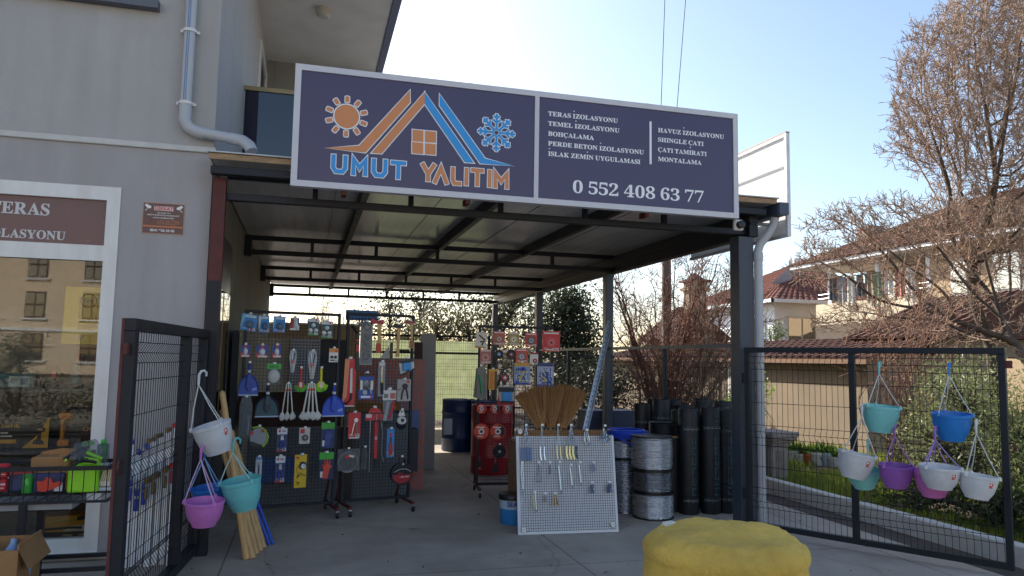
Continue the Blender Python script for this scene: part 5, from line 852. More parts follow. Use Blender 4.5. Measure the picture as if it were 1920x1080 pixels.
def prims(mb, L, w_, h, base=0):
    for q in L:
        k = q[0]
        if k == 'r': _, u0, v0, u1, v1, c, d0, d1 = q; mb.bx(u0*w_, u1*w_, -d1/1000, -d0/1000, v0*h, v1*h, cm(c))
        elif k == 'b': _, u0, v0, u1, v1, c, d0, d1 = q; mb.bx(u0*w_, u1*w_, -d1/1000, -d0/1000, v0*h, v1*h, cm(c), min(.008, (d1-d0)/2500))
        elif k == 'c': _, u, v, r, c, d0, d1 = q; mb.disc(u*w_, v*h, r*w_, -d1/1000, -d0/1000, cm(c))
        elif k == 'o': _, u, v, r, t, c, d = q; mb.tube([(u*w_+r*w_*math.cos(a*.3142), -d/1000, v*h+r*w_*math.sin(a*.3142)) for a in range(21)], t*w_, cm(c), 6, False)
        elif k == 'p': _, pts, c, d0, d1 = q; mb.poly([(u*w_, v*h) for u, v in pts], -d1/1000, -d0/1000, cm(c))
        elif k == 'l': _, pts, t, c, d = q; mb.tube([(u*w_, -d/1000, v*h) for u, v in pts], t*w_, cm(c), 6)
        elif k == 'e':
            _, u, v, ru, rv, c, d0, dd = q; n = 16; vs = []; 
            for i in range(5):
                a = i/4*math.pi/2*.98
                for j in range(n): vs.append((u*w_+ru*w_*math.cos(a)*math.cos(j*2*math.pi/n), -(d0+dd*math.sin(a))/1000, v*h+rv*h*math.cos(a)*math.sin(j*2*math.pi/n)))
            mb.add(vs, [(i*n+j, i*n+(j+1) % n, (i+1)*n+(j+1) % n, (i+1)*n+j) for i in range(4) for j in range(n)]+[tuple(range(4*n, 5*n))], cm(c))
        elif k == 'x': _, s, u0, u1, v, hh, c, d = q; put_text(mb, s, (u0*w_, -d/1000, v*h), (1, 0, 0), (0, 0, 1), (u1-u0)*w_, hh*h, cm(c), 'sans', .02)
def item(K, name, label, cat, rect, spec, group=None, off=.03, rz=0., hook=True):
    c, w_, h = place(K, rect, off); rot = K['rot']; t = thing(name, label, cat, c, group=group, rot=rot)
    if rz: t.rotation_euler.rotate_axis('Y', rz)
    for part, L in spec.items():
        mb = MB(); prims(mb, L, w_, h); mb.build(part.rstrip('1234567890'), t, ang=40)
    if hook:
        mb = MB(); mb.tube([(0, off-.003, .5*h+.004), (0, -.02, .5*h-.004), (0, -.024, .5*h+.006)], .003, M['chrome'], 5); mb.bx(-.012, .012, -.03, -.027, .5*h-.003, .5*h+.017, P('#e4e4e0')); mb.build('hook', t)
    return t
def tab(w=.14): return [('r', -w, .46, w, .53, '#dadad6', 0, 2)]
GR = 'hanging goods on the wall side rack'; GM = 'hanging tools on the middle rack'; GC = 'hanging goods on the disc rack'
def card(bg, hdr=None, hc=.22, ed=None):
    L = [('r', -.5, -.5, .5, .5, bg, 0, 2)]
    if bg != '#d9b21f': L += [('r', .08, -.46, .42, -.33, '#dedcd6', 2.7, 3.1)]+[('r', .12+.055*i, -.45, .12+.055*i+.03, -.35, '#2a2a2c', 3.1, 3.3) for i in range(5)]+[('r', -.42, -.4+.05*i, -.05-.1*i, -.38+.05*i, '#c9c7c2', 2.7, 2.9) for i in range(2)]
    if hdr: L.append(('r', -.5, .5-hc, .5, .5, hdr, 2, 2.6))
    if ed: L.append(('r', -.5, -.5, .5, -.5+.12, ed, 2, 2.6))
    return L+tab()
RED = '#c8262a'
# ---- rack 1
for k, (rc, lb) in enumerate((((452, 589, 482, 620), 'tilted light blue blister pack with oval window, top row by the wall'), ((485, 592, 505, 623), 'blue blister pack with white stripe, second in the top row'), ((512, 593, 535, 623), 'plain blue blister pack, third in the top row by the sky'))):
    item(R1, 'blister_pack', lb, 'hardware pack', rc, {'card': card('#2f7fbf')+[('p', [(-.5, .5), (-.2, .5), (-.45, -.3), (-.5, -.3)], '#c4d6e4' if k == 1 else '#6fb2dc', 2, 3), ('r', -.3, .3, .4, .45, '#bcd4e6', 2, 3)], 'blister': [('e', .05, -.12, .3, .24, 'clear', 2, 25), ('e', .05, -.12, .2, .15, '#9fa9b2', 2, 15), ('c', .2, -.38, .09, RED, 2, 3.4)]}, GR, rz=(.12 if k == 0 else -.04 if k == 1 else .03))
item(R1, 'blister_pack', 'small red and blue hinge pack, fourth in the top row', 'hardware pack', (544, 595, 561, 619), {'card': card('#d8d4d2')+[('r', -.5, -.35, -.1, .4, '#8a2f3c', 2, 3), ('r', .3, -.1, .5, .4, '#3d5596', 2, 3)], 'blister': [('b', -.05, -.3, .32, .35, '#c9ccd0', 2, 20)]}, GR)
for rc, lb in (((577, 597, 598, 629), 'left dark green card of three white knobs'), ((602, 602, 624, 634), 'right dark green card of three white knobs')):
    item(R1, 'knob_pack', lb, 'hardware pack', rc, {'card': card('#2d4850', '#cfd4d6', .2, '#2f7d4a')+[('c', .25, .4, .09, RED, 2.6, 3.2)], 'knob': [('e', 0, .1, .19, .12, '#e6e6e4', 2, 22)], 'knob1': [('e', -.24, -.2, .19, .12, '#e6e6e4', 2, 22)], 'knob2': [('e', .24, -.2, .19, .12, '#e6e6e4', 2, 22)]}, GR)
for rc, lb in (((451, 646, 469, 670), 'red and blue card with white hook, leftmost of the middle row'), ((480, 647, 503, 671), 'red and blue card with white hook, centre of the middle row'), ((510, 647, 528, 671), 'red and blue card with round grey hook, right of the middle row')):
    item(R1, 'hook_pack', lb, 'hardware pack', rc, {'card': card('#2b3f8c', None, .2, '#b43440')+[('p', [(-.5, -.1), (-.5, -.5), (.5, -.5), (.5, -.25)], '#b8323e', 2, 3), ('c', .0, .36, .14, RED, 2, 3)], 'blister': [('e', 0, -.05, .26, .3, '#d9dadb' if '1' not in lb else '#999', 2, 24), ('r', -.35, -.45, .35, -.32, '#d5d5d3', 3, 6)]}, GR)
for rc, lb, ln in (((542, 657, 556, 699), 'short pruning shears in clear grey pack', 0), ((577, 658, 594, 711), 'long pruning shears in clear grey pack', 1)):
    item(R1, 'pruning_shears', lb, 'shears', rc, {'pack': [('p', [(-.4, .5), (.4, .5), (.5, .2), (.2, -.5), (-.2, -.5), (-.5, .2)], '#a9adb2', 0, 2)]+tab(), 'blade': [('l', [(-.25, .4), (-.1, .1), (0, -.05)], .07, 'm:chrome', 9), ('l', [(.25, .4), (.1, .1), (0, -.05)], .07, '#3a3c42', 9)], 'handle': [('l', [(0, -.05), (.08, -.45)], .1, '#c5c0b8', 9), ('l', [(0, -.05), (-.06, -.43)], .09, '#c5c0b8', 9)], 'sticker': [('r', -.22, -.08, .12, .06, '#cf4a38', 12, 15)]}, GR)
item(R1, 'caster_card', 'small white card with orange header and black casters', 'hardware pack', (617, 653, 634, 679), {'card': card('#dedbd4', '#d98b3a', .3)+[('c', .25, .3, .12, RED, 2.6, 3.2)], 'blister': [('c', -.2, -.14, .17, '#2a2b2e', 2, 14), ('c', .2, -.14, .17, '#2a2b2e', 2, 14), ('r', -.35, -.42, .35, -.32, '#3a3b40', 2, 3)]}, GR)
def dustpan(rect, label, c1, c2, sticker=True):
    th = [i*math.pi/12 for i in range(13)]
    pan = [(.5, -.5)]+[(.5*math.cos(a), -.3+.42*math.sin(a)) for a in th]+[(-.5, -.5)]
    sp = {'pan': [('p', pan, c1, 0, 6), ('p', [(.44, -.46)]+[(.44*math.cos(a), -.3+.36*math.sin(a)) for a in th]+[(-.44, -.46)], c2, 6, 7)]+[('l', [(p[0]*.97, p[1]) for p in pan[1:-1]], .035, c1, 12)], 'lip': [('r', -.5, -.5, .5, -.46, '#a9b4cc', 0, 10)],
          'handle': [('l', [(0, .1), (0, .44)], .07, c1, 8), ('l', [(0, .2), (0, .28)], .085, '#cfd0d0', 8), ('o', 0, .47, .05, .02, c1, 8)], 'brush': [('p', [(-.1, .14), (.1, .14), (.14, -.24), (.0, -.36), (-.14, -.24)], c1, 12, 40), ('p', [(-.08, .14), (.08, .14), (.06, -.1), (-.06, -.1)], c2, 40, 44)]}
    if sticker: sp['sticker'] = [('p', [(.2, -.36), (.42, -.32), (.42, -.24), (.2, -.28)], '#7f96d8', 7, 8.5)]
    item(R1, 'dustpan', label, 'dustpan', rect, sp, 'dustpans on the wall side rack', hook=True)
dustpan((448, 680, 485, 742), 'bright blue dustpan with brush, beside the shop wall', '#1f3f9c', '#27489f')
dustpan((479, 721, 523, 782), 'dark teal dustpan with brush, between two blue ones', '#1c2740', '#1f4a55', False)
dustpan((605, 721, 646, 781), 'bright blue dustpan with brush, at the right end of the rack', '#2146b4', '#2a4fc0')
item(R1, 'mesh_filter', 'clear pack with round white filter and green header', 'filter', (500, 682, 527, 721), {'card': [('r', -.5, -.5, .5, .25, 'clear', 0, 2), ('r', -.5, .25, .5, .5, '#3fae3c', 0, 3), ('x', 'SAX', -.35, .35, .3, .13, '#1d4a20', 3.5)]+tab(), 'filter': [('e', .0, -.1, .42, .34, '#bdbcb8', 2, 20)]}, GR)
def brushes(rect, label, n):
    sp = {}
    for i in range(n):
        u = (i/(n-1)-.5) if n > 1 else 0; u0 = u*.25; u1 = u*.72
        sp['handle%d' % i] = [('l', [(u0, .5), (u1, -.28)], .045, '#d8d5cc', 10+i*6), ('l', [(u0, .36), (u0+(u1-u0)*.25, .30)], .05, '#c86a50', 10+i*6+1.5)]
        L = []
        for j in range(46):
            a = rnd.uniform(-1.15, 1.15); r1 = rnd.uniform(.6, 1); L.append(('l', [(u1+.03*math.sin(a), -.26), (u1+.27*math.sin(a)*r1, -.30-.2*math.cos(a)*r1)], .024, '#d3d3cf', 10+i*6+rnd.uniform(-12, 14)))
        sp['bristles%d' % i] = L
    item(R1, 'toilet_brush_bunch', label, 'brush', rect, sp, 'bunches of white brushes')
brushes((526, 719, 552, 789), 'narrow bunch of white long handled brushes, left of two', 3); brushes((564, 718, 600, 788), 'spread bunch of white long handled brushes, right of two', 4)
def dishbrush(rect, label, c, g):
    L = [('l', [(.0, -.12), (.5*math.sin(a), -.2-.3*math.cos(a))], .03, g, 8+rnd.uniform(-8, 8)) for a in [rnd.uniform(-1.5, 1.5) for _ in range(60)]]
    item(R1, 'scrub_brush', label, 'brush', rect, {'handle': [('b', -.09, -.1, .09, .5, c, 4, 16)], 'head': [('c', 0, -.2, .27, c, 4, 22), ('r', -.1, -.3, .1, -.1, '#dad0c8', 22, 23)], 'bristles': L}, 'scrub brushes on the wall side rack')
dishbrush((551, 690, 576, 735), 'red scrub brush with green bristles', '#b8322c', '#5fb83c'); dishbrush((588, 690, 615, 735), 'yellow scrub brush with lime bristles', '#c9c31f', '#7fd23a')
item(R1, 'cutlery_bag', 'clear bag of grey metal parts beside the dark dustpan', 'bag', (448, 744, 472, 823), {'bag': [('p', [(-.3, .5), (.3, .5), (.5, .3), (.45, -.5), (-.45, -.5), (-.5, .3)], 'clear', 20, 22), ('p', [(-.3, .5), (.3, .5), (.5, .3), (.45, -.5), (-.45, -.5), (-.5, .3)], '#5b626b', 0, 3)], 'contents': [('l', [(-.25+.13*i, .3-.06*i), (-.2+.1*i, -.4)], .04, '#8d949b', 8+3*i) for i in range(5)]}, GR)
item(R1, 'face_shield', 'clear face shield with lime green rim', 'face shield', (467, 799, 504, 838), {'visor': [('p', [(.45*math.cos(a*.35)-.03, .45*math.sin(a*.35)-.03) for a in range(18)], '#8d9093', 0, 12)], 'rim': [('l', [(-.35, .42), (0, .5), (.3, .3), (.45, 0), (.38, -.3), (.2, -.48)], .045, '#a6c832', 14)], 'strap': [('p', [(-.4, -.2), (.2, -.42), (.1, -.5), (-.45, -.4)], '#232528', 12, 20)], 'sticker': [('r', .1, .2, .24, .34, RED, 12, 16), ('r', -.45, .1, -.3, .25, RED, 12, 16)]}, GR)
def plier(K, rect, label, bg, hdr, jaw, hnd, group, ed=None):
    item(K, 'plier_card', label, 'pliers', rect, {'card': card(bg, hdr, .26, ed)+[('c', -.25, .38, .12, RED, 2.6, 3.4), ('r', .0, .36, .35, .4, '#30323a', 2.6, 3.2)], 'pliers': [('p', [(-.12, .2), (.12, .2), (.16, 0), (-.16, 0)], jaw, 3, 14), ('l', [(.06, .02), (-.2, -.16), (-.22, -.42)], .055, hnd, 10), ('l', [(-.06, .02), (.2, -.16), (.22, -.42)], .055, hnd, 10)]}, group)
plier(R1, (519, 803, 538, 847), 'blue handled pliers on a dark blue card, upper of two', '#28325f', '#cfd0d2', 'm:chrome', '#2a4cae', GR, '#8c2f3a'); plier(R1, (516, 855, 534, 905), 'blue handled pliers on a dark blue card, lower of two', '#2a3663', '#d2d3d5', 'm:chrome', '#2f55b8', GR, '#9a323c')
item(R1, 'tape_card', 'grey card with dark round tape and red label', 'hardware pack', (561, 802, 581, 832), {'card': card('#b9b5b2')+[('r', -.4, .15, .0, .42, RED, 2, 3)], 'tape': [('c', .05, -.12, .3, '#4a4744', 2, 14), ('c', .05, -.12, .13, '#857f7a', 14, 16)]}, GR)
def gloves(K, rect, label, hdr, bg, gcol, group):
    g_ = [('p', [(-.25, -.45), (.1, -.45), (.22, -.1), (.36, -.05), (.34, .02), (.2, .02), (.3, .18), (.22, .2), (.12, .04), (.1, .26), (.02, .26), (0, .04), (-.1, .24), (-.17, .22), (-.12, 0), (-.25, .1), (-.3, .05), (-.2, -.12)], gcol, 4, 16)]
    item(K, 'glove_pack', label, 'gloves', rect, {'bag': [('r', -.5, -.5, .5, .5, bg, 0, 4), ('r', -.5, .24, .5, .5, hdr, 4, 5), ('r', -.4, -.42, -.1, -.2, '#d9d6d6', 5, 6)]+tab(), 'glove': g_}, group)
gloves(R1, (602, 792, 627, 840), 'dark blue glove pack with green header, upper of two', '#3c9a2e', '#1d2a5c', '#30458a', GR); gloves(R1, (598, 848, 625, 899), 'glove pack with red glove and green header, lower of two', '#3fa532', '#1d2550', '#d8452e', GR)
item(R1, 'pressure_gauge_card', 'tall yellow card with a black tyre pressure gauge', 'gauge', (552, 852, 578, 914), {'card': card('#d9b21f')+[('r', -.4, .36, -.2, .44, RED, 2, 3), ('r', .35, -.5, .5, .5, '#3a3420', 2, 3)], 'gauge': [('c', .08, .17, .27, '#22242a', 2, 24), ('c', .1, .15, .18, '#d8dadc', 24, 26), ('l', [(.1, .15), (.2, .2)], .02, '#222', 27)], 'hose': [('l', [(-.1, .25), (-.35, .05), (-.1, -.12), (.2, -.1)], .04, '#c9b43a', 12), ('l', [(-.3, -.2), (-.1, -.06), (.25, -.14)], .035, '#24262b', 12), ('l', [(-.3, -.4), (-.1, -.36), (-.35, -.32)], .03, '#24262b', 9)]}, GR)
item(R1, 'wrench_card', 'narrow white card with steel wrench at the bottom left', 'wrench', (479, 856, 491, 894), {'card': card('#b9bcc2', '#5c7fae', .15), 'wrench': [('l', [(0, -.4), (.05, .12)], .12, 'm:chrome', 8), ('c', .05, .16, .26, 'm:chrome', 3, 13)]}, GR)
# ---- rack 2
item(R2, 'tarpaulin_roll', 'folded blue tarpaulin over the top of the tool rack', 'tarpaulin', (650, 582, 709, 601), {'cloth': [('b', -.5, -.5, .5, .5, '#1d4f86', -40, 30), ('r', -.5, -.3, .5, -.24, '#174070', 30, 33)]}, None, off=-.04, hook=False)
item(R2, 'hand_saw', 'black curved pruning saw in red marked sheath', 'saw', (657, 609, 674, 693), {'handle': [('l', [(-.5, .48), (-.2, .42), (.15, .3)], .16, '#17181c', 10)], 'sheath': [('p', [(.05, .34), (.4, .3), (.5, -.48), (.1, -.5)], '#1b1c20', 2, 16), ('r', .1, .12, .4, .17, '#b5302e', 16, 17), ('r', .1, -.1, .42, .06, '#b5302e', 16, 17)]}, GM)
L = [('o', .0, .38, .26, .05, '#3a3d42', 8), ('c', 0, .38, .16, '#d7d8da', 3, 8), ('o', 0, -.3, .26, .06, '#2f3136', 8)]+[('l', [(-.3+.1*(i % 3), .22-.06*i), (.3-.08*(i % 2), .16-.06*i)], .045, 'm:chrome' if i % 3 else '#b34a34', 8) for i in range(8)]
item(R2, 'socket_set', 'long grey blister of rings and silver sockets', 'tool set', (675, 603, 698, 684), {'card': [('r', -.5, -.5, .5, .5, '#9fa2a8', 0, 2), ('r', -.5, .4, .1, .5, '#35517d', 2, 3), ('r', -.44, -.48, .44, .46, 'clear', 18, 19)]+tab(), 'tool': L}, GM)
def axe(rect, label, head, hcol, tip, kind):
    sp = {'handle': [('p', [(-.1+.1, .42), (.32, .42), (.26, -.2), (.3, -.5), (-.02, -.5), (.06, -.2)], 'm:wood', 4, 20)]}
    if tip: sp['grip'] = [('p', [(-.04, -.24), (.3, -.24), (.34, -.52), (-.06, -.52)], tip, 3, 21)]
    if kind == 'axe': sp['head'] = [('p', [(.45, .46), (-.1, .44), (-.5, .5), (-.46, .32), (-.1, .34), (.45, .32)], head, 0, 24)]
    elif kind == 'hammer': sp['head'] = [('p', [(-.5, .36), (-.2, .46), (.5, .42), (.5, .32), (-.2, .34)], head, 0, 26)]
    else: sp['head'] = [('p', [(-.5, .5), (.5, .5), (.5, .42), (-.5, .4)], head, 0, 22)]
    item(R2, kind if kind != 'hatchet' else 'hatchet', label, kind, rect, sp, GM)
axe((694, 597, 719, 660), 'red headed axe with pale wooden handle and red grip', '#a33038', None, '#b53e22', 'axe'); axe((733, 604, 753, 669), 'black headed hammer with wooden handle', '#1a1b1f', None, None, 'hammer'); axe((760, 602, 777, 652), 'small red headed mallet with wooden handle at the top right', '#98353a', None, '#9a5a3a', 'hatchet')
item(R2, 'knife_card', 'long red card with a white bladed knife', 'knife', (643, 672, 668, 762), {'card': [('p', [(-.4, .5), (.45, .5), (.4, -.5), (-.5, -.5)], '#c52c30', 0, 2), ('p', [(-.4, .48), (-.05, .48), (-.2, -.3), (-.48, -.4)], '#d8845c', 2, 2.6), ('r', -.45, -.5, .4, -.48, '#d8d8d6', 2, 3)]+tab(), 'knife': [('p', [(.02, .28), (.16, .3), (.2, -.22), (.02, -.22)], '#cfd2d4', 3, 9), ('l', [(.12, -.22), (.1, -.34), (-.2, -.45), (-.4, -.42)], .08, '#2a2226', 10)]}, GM)
item(R2, 'trowel', 'grey triangular trowel with brown handle', 'trowel', (713, 642, 738, 672), {'blade': [('p', [(-.5, -.5), (.15, .3), (.2, -.5)], '#8b8a84', 0, 4)], 'handle': [('b', .22, -.5, .42, .5, '#4d352a', 0, 24)]}, GM)
item(R2, 'chisel_card', 'narrow clear pack with yellow banded screwdriver', 'screwdriver', (709, 678, 722, 743), {'card': [('r', -.5, -.5, .5, .5, '#85888e', 0, 2), ('r', -.4, .38, .4, .48, '#c6c8ca', 2, 3)]+tab(), 'tool': [('l', [(.0, .36), (.0, -.1)], .13, 'm:chrome', 9), ('l', [(.0, -.12), (.1, -.44)], .2, '#1c1d22', 10), ('l', [(-.1, -.1), (.3, -.08)], .1, '#c9b32a', 14)]}, GM)
item(R2, 'knee_pad_pack', 'black and white pack with sky blue front', 'protective gear', (748, 671, 777, 704), {'bag': [('p', [(-.5, .2), (.45, .4), (.5, -.2), (-.4, -.5)], '#b9b9b4', 0, 6)]+tab(), 'pad': [('b', -.3, -.25, .25, .25, '#3f8fd0', 6, 26), ('p', [(-.45, .3), (.42, .5), (.4, .28), (-.35, .2)], '#1c1e24', 6, 26), ('p', [(-.45, -.42), (.5, -.1), (.48, -.2), (-.4, -.5)], '#1c1e24', 6, 18)], 'strap': [('c', .02, -.2, .06, '#16181c', 26, 30)]}, GM, rz=-.06)
item(R2, 'bracket_card', 'blue and white card with a silver bracket', 'hardware pack', (673, 699, 701, 748), {'card': [('r', -.5, -.5, .5, -.15, '#2a4fa8', 0, 2), ('r', -.42, -.15, -.25, .22, '#d8d4c8', 0, 2), ('r', .28, -.15, .45, .22, '#d8d4c8', 0, 2), ('r', -.5, .2, .5, .36, '#2b4a9c', 0, 2), ('r', -.25, -.15, .28, .22, '#55514e', 0, 1.5), ('r', -.35, -.46, .3, -.38, '#dadbe0', 2, 3), ('c', .33, -.4, .08, '#d83a78', 2, 3)]+tab(), 'bracket': [('e', -.05, .1, .2, .14, '#8c9298', 2, 20), ('l', [(.0, -.02), (.22, -.12), (.28, -.3)], .06, 'm:chrome', 14), ('c', -.1, -.25, .15, '#a9adb0', 2, 10)], 'hanger': [('p', [(-.35, .38), (.35, .38), (.0, .52)], '#22242a', 0, 8)]}, GM)
item(R2, 'pincer_card', 'grey card with black pincers', 'pincers', (745, 711, 770, 752), {'card': card('#a19c9a')+[('c', .3, .38, .1, RED, 2, 3)], 'pincers': [('c', .05, .18, .2, '#1c1d21', 2, 14), ('l', [(0, .12), (-.15, -.1), (-.2, -.42)], .055, '#1c1d21', 9), ('l', [(.1, .12), (.22, -.1), (.3, -.4)], .055, '#1c1d21', 9), ('l', [(-.42, -.0), (-.3, .05)], .04, '#8d6a4a', 8)]}, GM)
item(R2, 'silicone_gun', 'silver gun with red lever under a white header card', 'sealant gun', (717, 729, 742, 795), {'card': [('r', -.5, .18, .5, .46, '#cfccc8', 2, 4), ('r', -.42, .24, -.1, .36, '#77746f', 4, 5), ('r', .05, .22, .45, .38, '#b8605a', 4, 5), ('r', -.45, -.4, .3, .18, '#74787d', 0, 2)]+tab(), 'barrel': [('l', [(-.1, .15), (-.35, -.4)], .14, '#9aa0a5', 12), ('l', [(-.3, -.42), (-.25, -.55)], .05, '#202227', 12)], 'lever': [('l', [(.32, .14), (.02, -.36)], .09, '#b8303a', 16), ('p', [(.15, .05), (.5, -.02), (.2, -.12)], '#b8303a', 8, 16)]}, GM)
item(R2, 'bow_saw', 'red headed card with a long red hacksaw', 'saw', (683, 764, 718, 884), {'card': [('p', [(-.35, .42), (-.15, .5), (.15, .5), (.42, .42), (.5, .3), (-.5, .3)], '#c02c34', 0, 3), ('r', -.46, .34, -.15, .4, '#d8b8b8', 3, 4), ('r', -.5, .42, .5, .4, '#2a2024', 3, 5)]+tab(.08), 'saw': [('b', -.02, -.3, .2, .28, '#b3252c', 4, 20), ('l', [(-.22, .3), (-.2, -.5), (-.12, -.5)], .03, 'm:chrome', 12), ('b', .05, -.44, .3, -.3, '#1c1d22', 4, 22), ('x', 'SARS', .03, .16, .0, .05, '#e4c8c8', 21)], 'frame': [('l', [(.1, .3), (.12, .4), (.3, .34), (.45, .1), (.42, -.2), (.55, -.35)], .03, 'm:chrome', 14)]}, GM)
item(R2, 'plier_card', 'red card with bright chrome gripping pliers', 'pliers', (653, 773, 676, 822), {'card': card('#c22d33')+[('r', -.4, -.5, .4, -.46, '#dcdcda', 2, 3)], 'pliers': [('c', .1, .2, .17, 'm:chrome', 2, 14), ('l', [(.05, .15), (-.08, -.05), (-.22, -.42)], .06, 'm:chrome', 10), ('l', [(.1, .12), (.12, -.08), (.24, -.36)], .05, 'm:chrome', 12)]}, GM)
item(R2, 'measuring_wheel', 'white and black round measuring tape reel', 'tape measure', (742, 768, 763, 807), {'case': [('e', 0, -.15, .5, .3, '#1c2030', 0, 30), ('e', 0, -.05, .44, .24, '#d4d2c8', 6, 30), ('c', 0, .0, .16, '#33343a', 36, 39)], 'clip': [('p', [(-.3, .2), (.3, .2), (.15, .48), (-.15, .48)], '#d6d4ce', 0, 8), ('c', 0, .4, .08, '#2a2b30', 8, 9)]}, GM)
L = [('o', 0, -.02, .44-.03*i, .03, 'clear' if i % 2 else '#aab4bc', 6+5*i) for i in range(4)]
item(R2, 'hose_coil', 'coil of clear tubing in a clear bag', 'hose', (631, 841, 673, 889), {'bag': [('r', -.48, -.35, .5, .5, 'clear', 28, 29), ('r', -.15, .12, .02, .26, RED, 29, 30), ('p', [(.02, .28), (.26, .22), (.22, .14), (.0, .2)], '#d6d0c0', 29, 30)], 'hose': L}, GM)
item(R2, 'knife_card', 'narrow blue card with orange handled pliers', 'pliers', (725, 803, 739, 857), {'card': card('#3f7fc0')+[('c', 0, .28, .2, RED, 2, 3)], 'tool': [('l', [(0, .2), (.0, .0)], .1, '#4a4c52', 9), ('l', [(-.05, 0), (-.16, -.42)], .13, '#c8432a', 9), ('l', [(.05, 0), (.18, -.42)], .13, '#c8432a', 9)]}, GM)
item(R2, 'cable_reel', 'black round bag with red base and white lettering', 'bag', (732, 856, 772, 908), {'bag': [('c', 0, -.12, .5, '#14151a', -20, 30), ('o', 0, -.12, .48, .02, '#33353b', 28)], 'emblem': [('p', [(.44*math.cos(a), -.12+.3*math.sin(a)*1.1) for a in [math.pi*(1.02+.96*i/12) for i in range(13)]], '#a02430', 30, 31), ('x', '1200 AMP', -.1, .34, -.24, .05, '#e8e4e4', 32), ('l', [(-.36, -.04), (-.1, .06), (.2, .06), (.4, -.04)], .012, '#e0dcdc', 31), ('l', [(-.3, -.3), (-.12, -.06), (.0, -.08), (-.1, -.3)], .02, '#c23038', 32)], 'strap': [('l', [(-.12, .28), (-.1, .46), (.06, .5), (.1, .3)], .03, '#2a2b30', 4), ('c', .04, .24, .05, '#b9babc', 30, 33)]}, GM)
item(R2, 'rod_pack', 'clear pack with thin metal rods beside the hacksaw', 'rods', (676, 838, 690, 880), {'bag': [('p', [(-.3, .5), (.3, .5), (.5, -.5), (-.5, -.5)], 'clear', 8, 9)], 'rod': [('l', [(-.2+.1*i, .4), (-.35+.17*i, -.45)], .03, 'm:chrome', 5) for i in range(5)]}, GM)
# ---- rack 3
item(R3, 'stapler_card', 'white card with dark staple gun, tilted at the rack corner', 'stapler', (892, 623, 913, 653), {'card': card('#d8cfc4', None, .2, '#c2683a'), 'stapler': [('l', [(-.25, .3), (.3, .05), (.1, -.3)], .07, '#3c3e44', 8), ('l', [(-.1, -.1), (.25, -.05)], .06, '#3c3e44', 8)]}, GC, rz=.1)
def disccard(rect, label, bg, dc, mid):
    item(R3, 'disc_card', label, 'cutting disc', rect, {'card': card(bg)+[('r', -.42, .36, .42, .44, '#dccfc8', 2, 2.6), ('r', -.3, -.44, .3, -.38, '#e0d6d0', 2, 2.6)], 'disc': [('c', 0, -.06, .32, dc, 2, 8), ('c', 0, -.06, .2, mid, 8, 9), ('c', 0, -.06, .07, '#33302e', 9, 10)]}, GC)
disccard((925, 621, 947, 647), 'red card with a brown disc, first left in the top row', '#b5503f', '#8d6a5c', '#c8a094'); disccard((952, 623, 974, 647), 'golden card with a gold disc', '#a08a5a', '#c2ad7c', '#e0d8c0'); disccard((985, 624, 1007, 650), 'white edged red card with a dark steel disc', '#bb2f38', '#56565a', '#a0a0a4')
disccard((1017, 621, 1050, 659), 'largest bright red card, at the right end of the top row', '#c62b36', '#c8404a', '#d0646a'); disccard((900, 655, 921, 682), 'faded pink card with pale disc below the staple gun', '#a5645c', '#b39690', '#c06a60'); disccard((967, 654, 989, 680), 'orange red card with grey disc in the second row', '#c4402f', '#77777c', '#b5b5b8')
for rc, lb, c1, c2 in (((927, 655, 944, 673), 'black flap disc with blue centre', '#1b1c20', '#4a7ab0'), ((949, 655, 968, 674), 'dark maroon flap disc', '#3a1d22', '#6a3038'), ((924, 833, 949, 860), 'plain black disc hanging low before the red drum', '#16171a', '#2a2b2e')):
    item(R3, 'flap_disc', lb, 'cutting disc', rc, {'disc': [('c', 0, 0, .5, c1, 0, 10), ('o', 0, 0, .36, .05, c1, 10), ('c', 0, 0, .2, c2, 10, 12), ('c', 0, 0, .08, '#c8c8ca', 12, 13)]}, GC)
item(R3, 'blade_card', 'small white card with a red ring', 'hardware pack', (994, 661, 1009, 683), {'card': card('#d9d4d2', '#a8363e', .16), 'ring': [('o', .1, -.2, .2, .08, '#b3323e', 7)]}, GC)
for rc, lb, h1, c1 in (((964, 680, 993, 721), 'clear bag of blue and yellow gloves with orange header', '#c8942e', '#8d9ec4'), ((1007, 680, 1038, 724), 'clear bag of blue and yellow gloves with dark blue header', '#27356a', '#a4adc6')):
    L = [('l', [(rnd.uniform(-.4, .4), rnd.uniform(-.45, .3)) for _ in range(2)], .05, rnd.choice(['#3a56a8', '#3a56a8', '#c7cbd6', '#d2c05a']), 8+rnd.uniform(0, 6)) for _ in range(34)]
    item(R3, 'glove_bag', lb, 'gloves', rc, {'bag': [('r', -.5, -.5, .5, .5, c1, 0, 5), ('r', -.48, .34, .48, .5, h1, 5, 7), ('r', -.5, -.5, .5, -.42, '#2f479c', 5, 7)]+tab(), 'glove': L+[('p', [(-.2, -.3), (.1, -.35), (.16, -.0), (.0, .1), (-.14, 0)], '#d2bf52', 12, 16)]}, GC)
item(R3, 'sack_bundle', 'grey cloth bundle with a green tube inside', 'sack', (888, 686, 914, 750), {'cloth': [('p', [(-.35, .42), (.1, .5), (.35, .4), (.5, -.4), (.2, -.5), (-.5, -.42)], '#6f6e6a', 0, 20), ('l', [(-.3, .4), (-.35, -.38)], .05, '#5e5d5a', 21), ('l', [(.3, .36), (.34, -.36)], .05, '#7c7b76', 21)], 'tube': [('l', [(-.15, .25), (-.02, .0), (.08, -.3)], .09, '#1f8a58', 22)]}, GC)
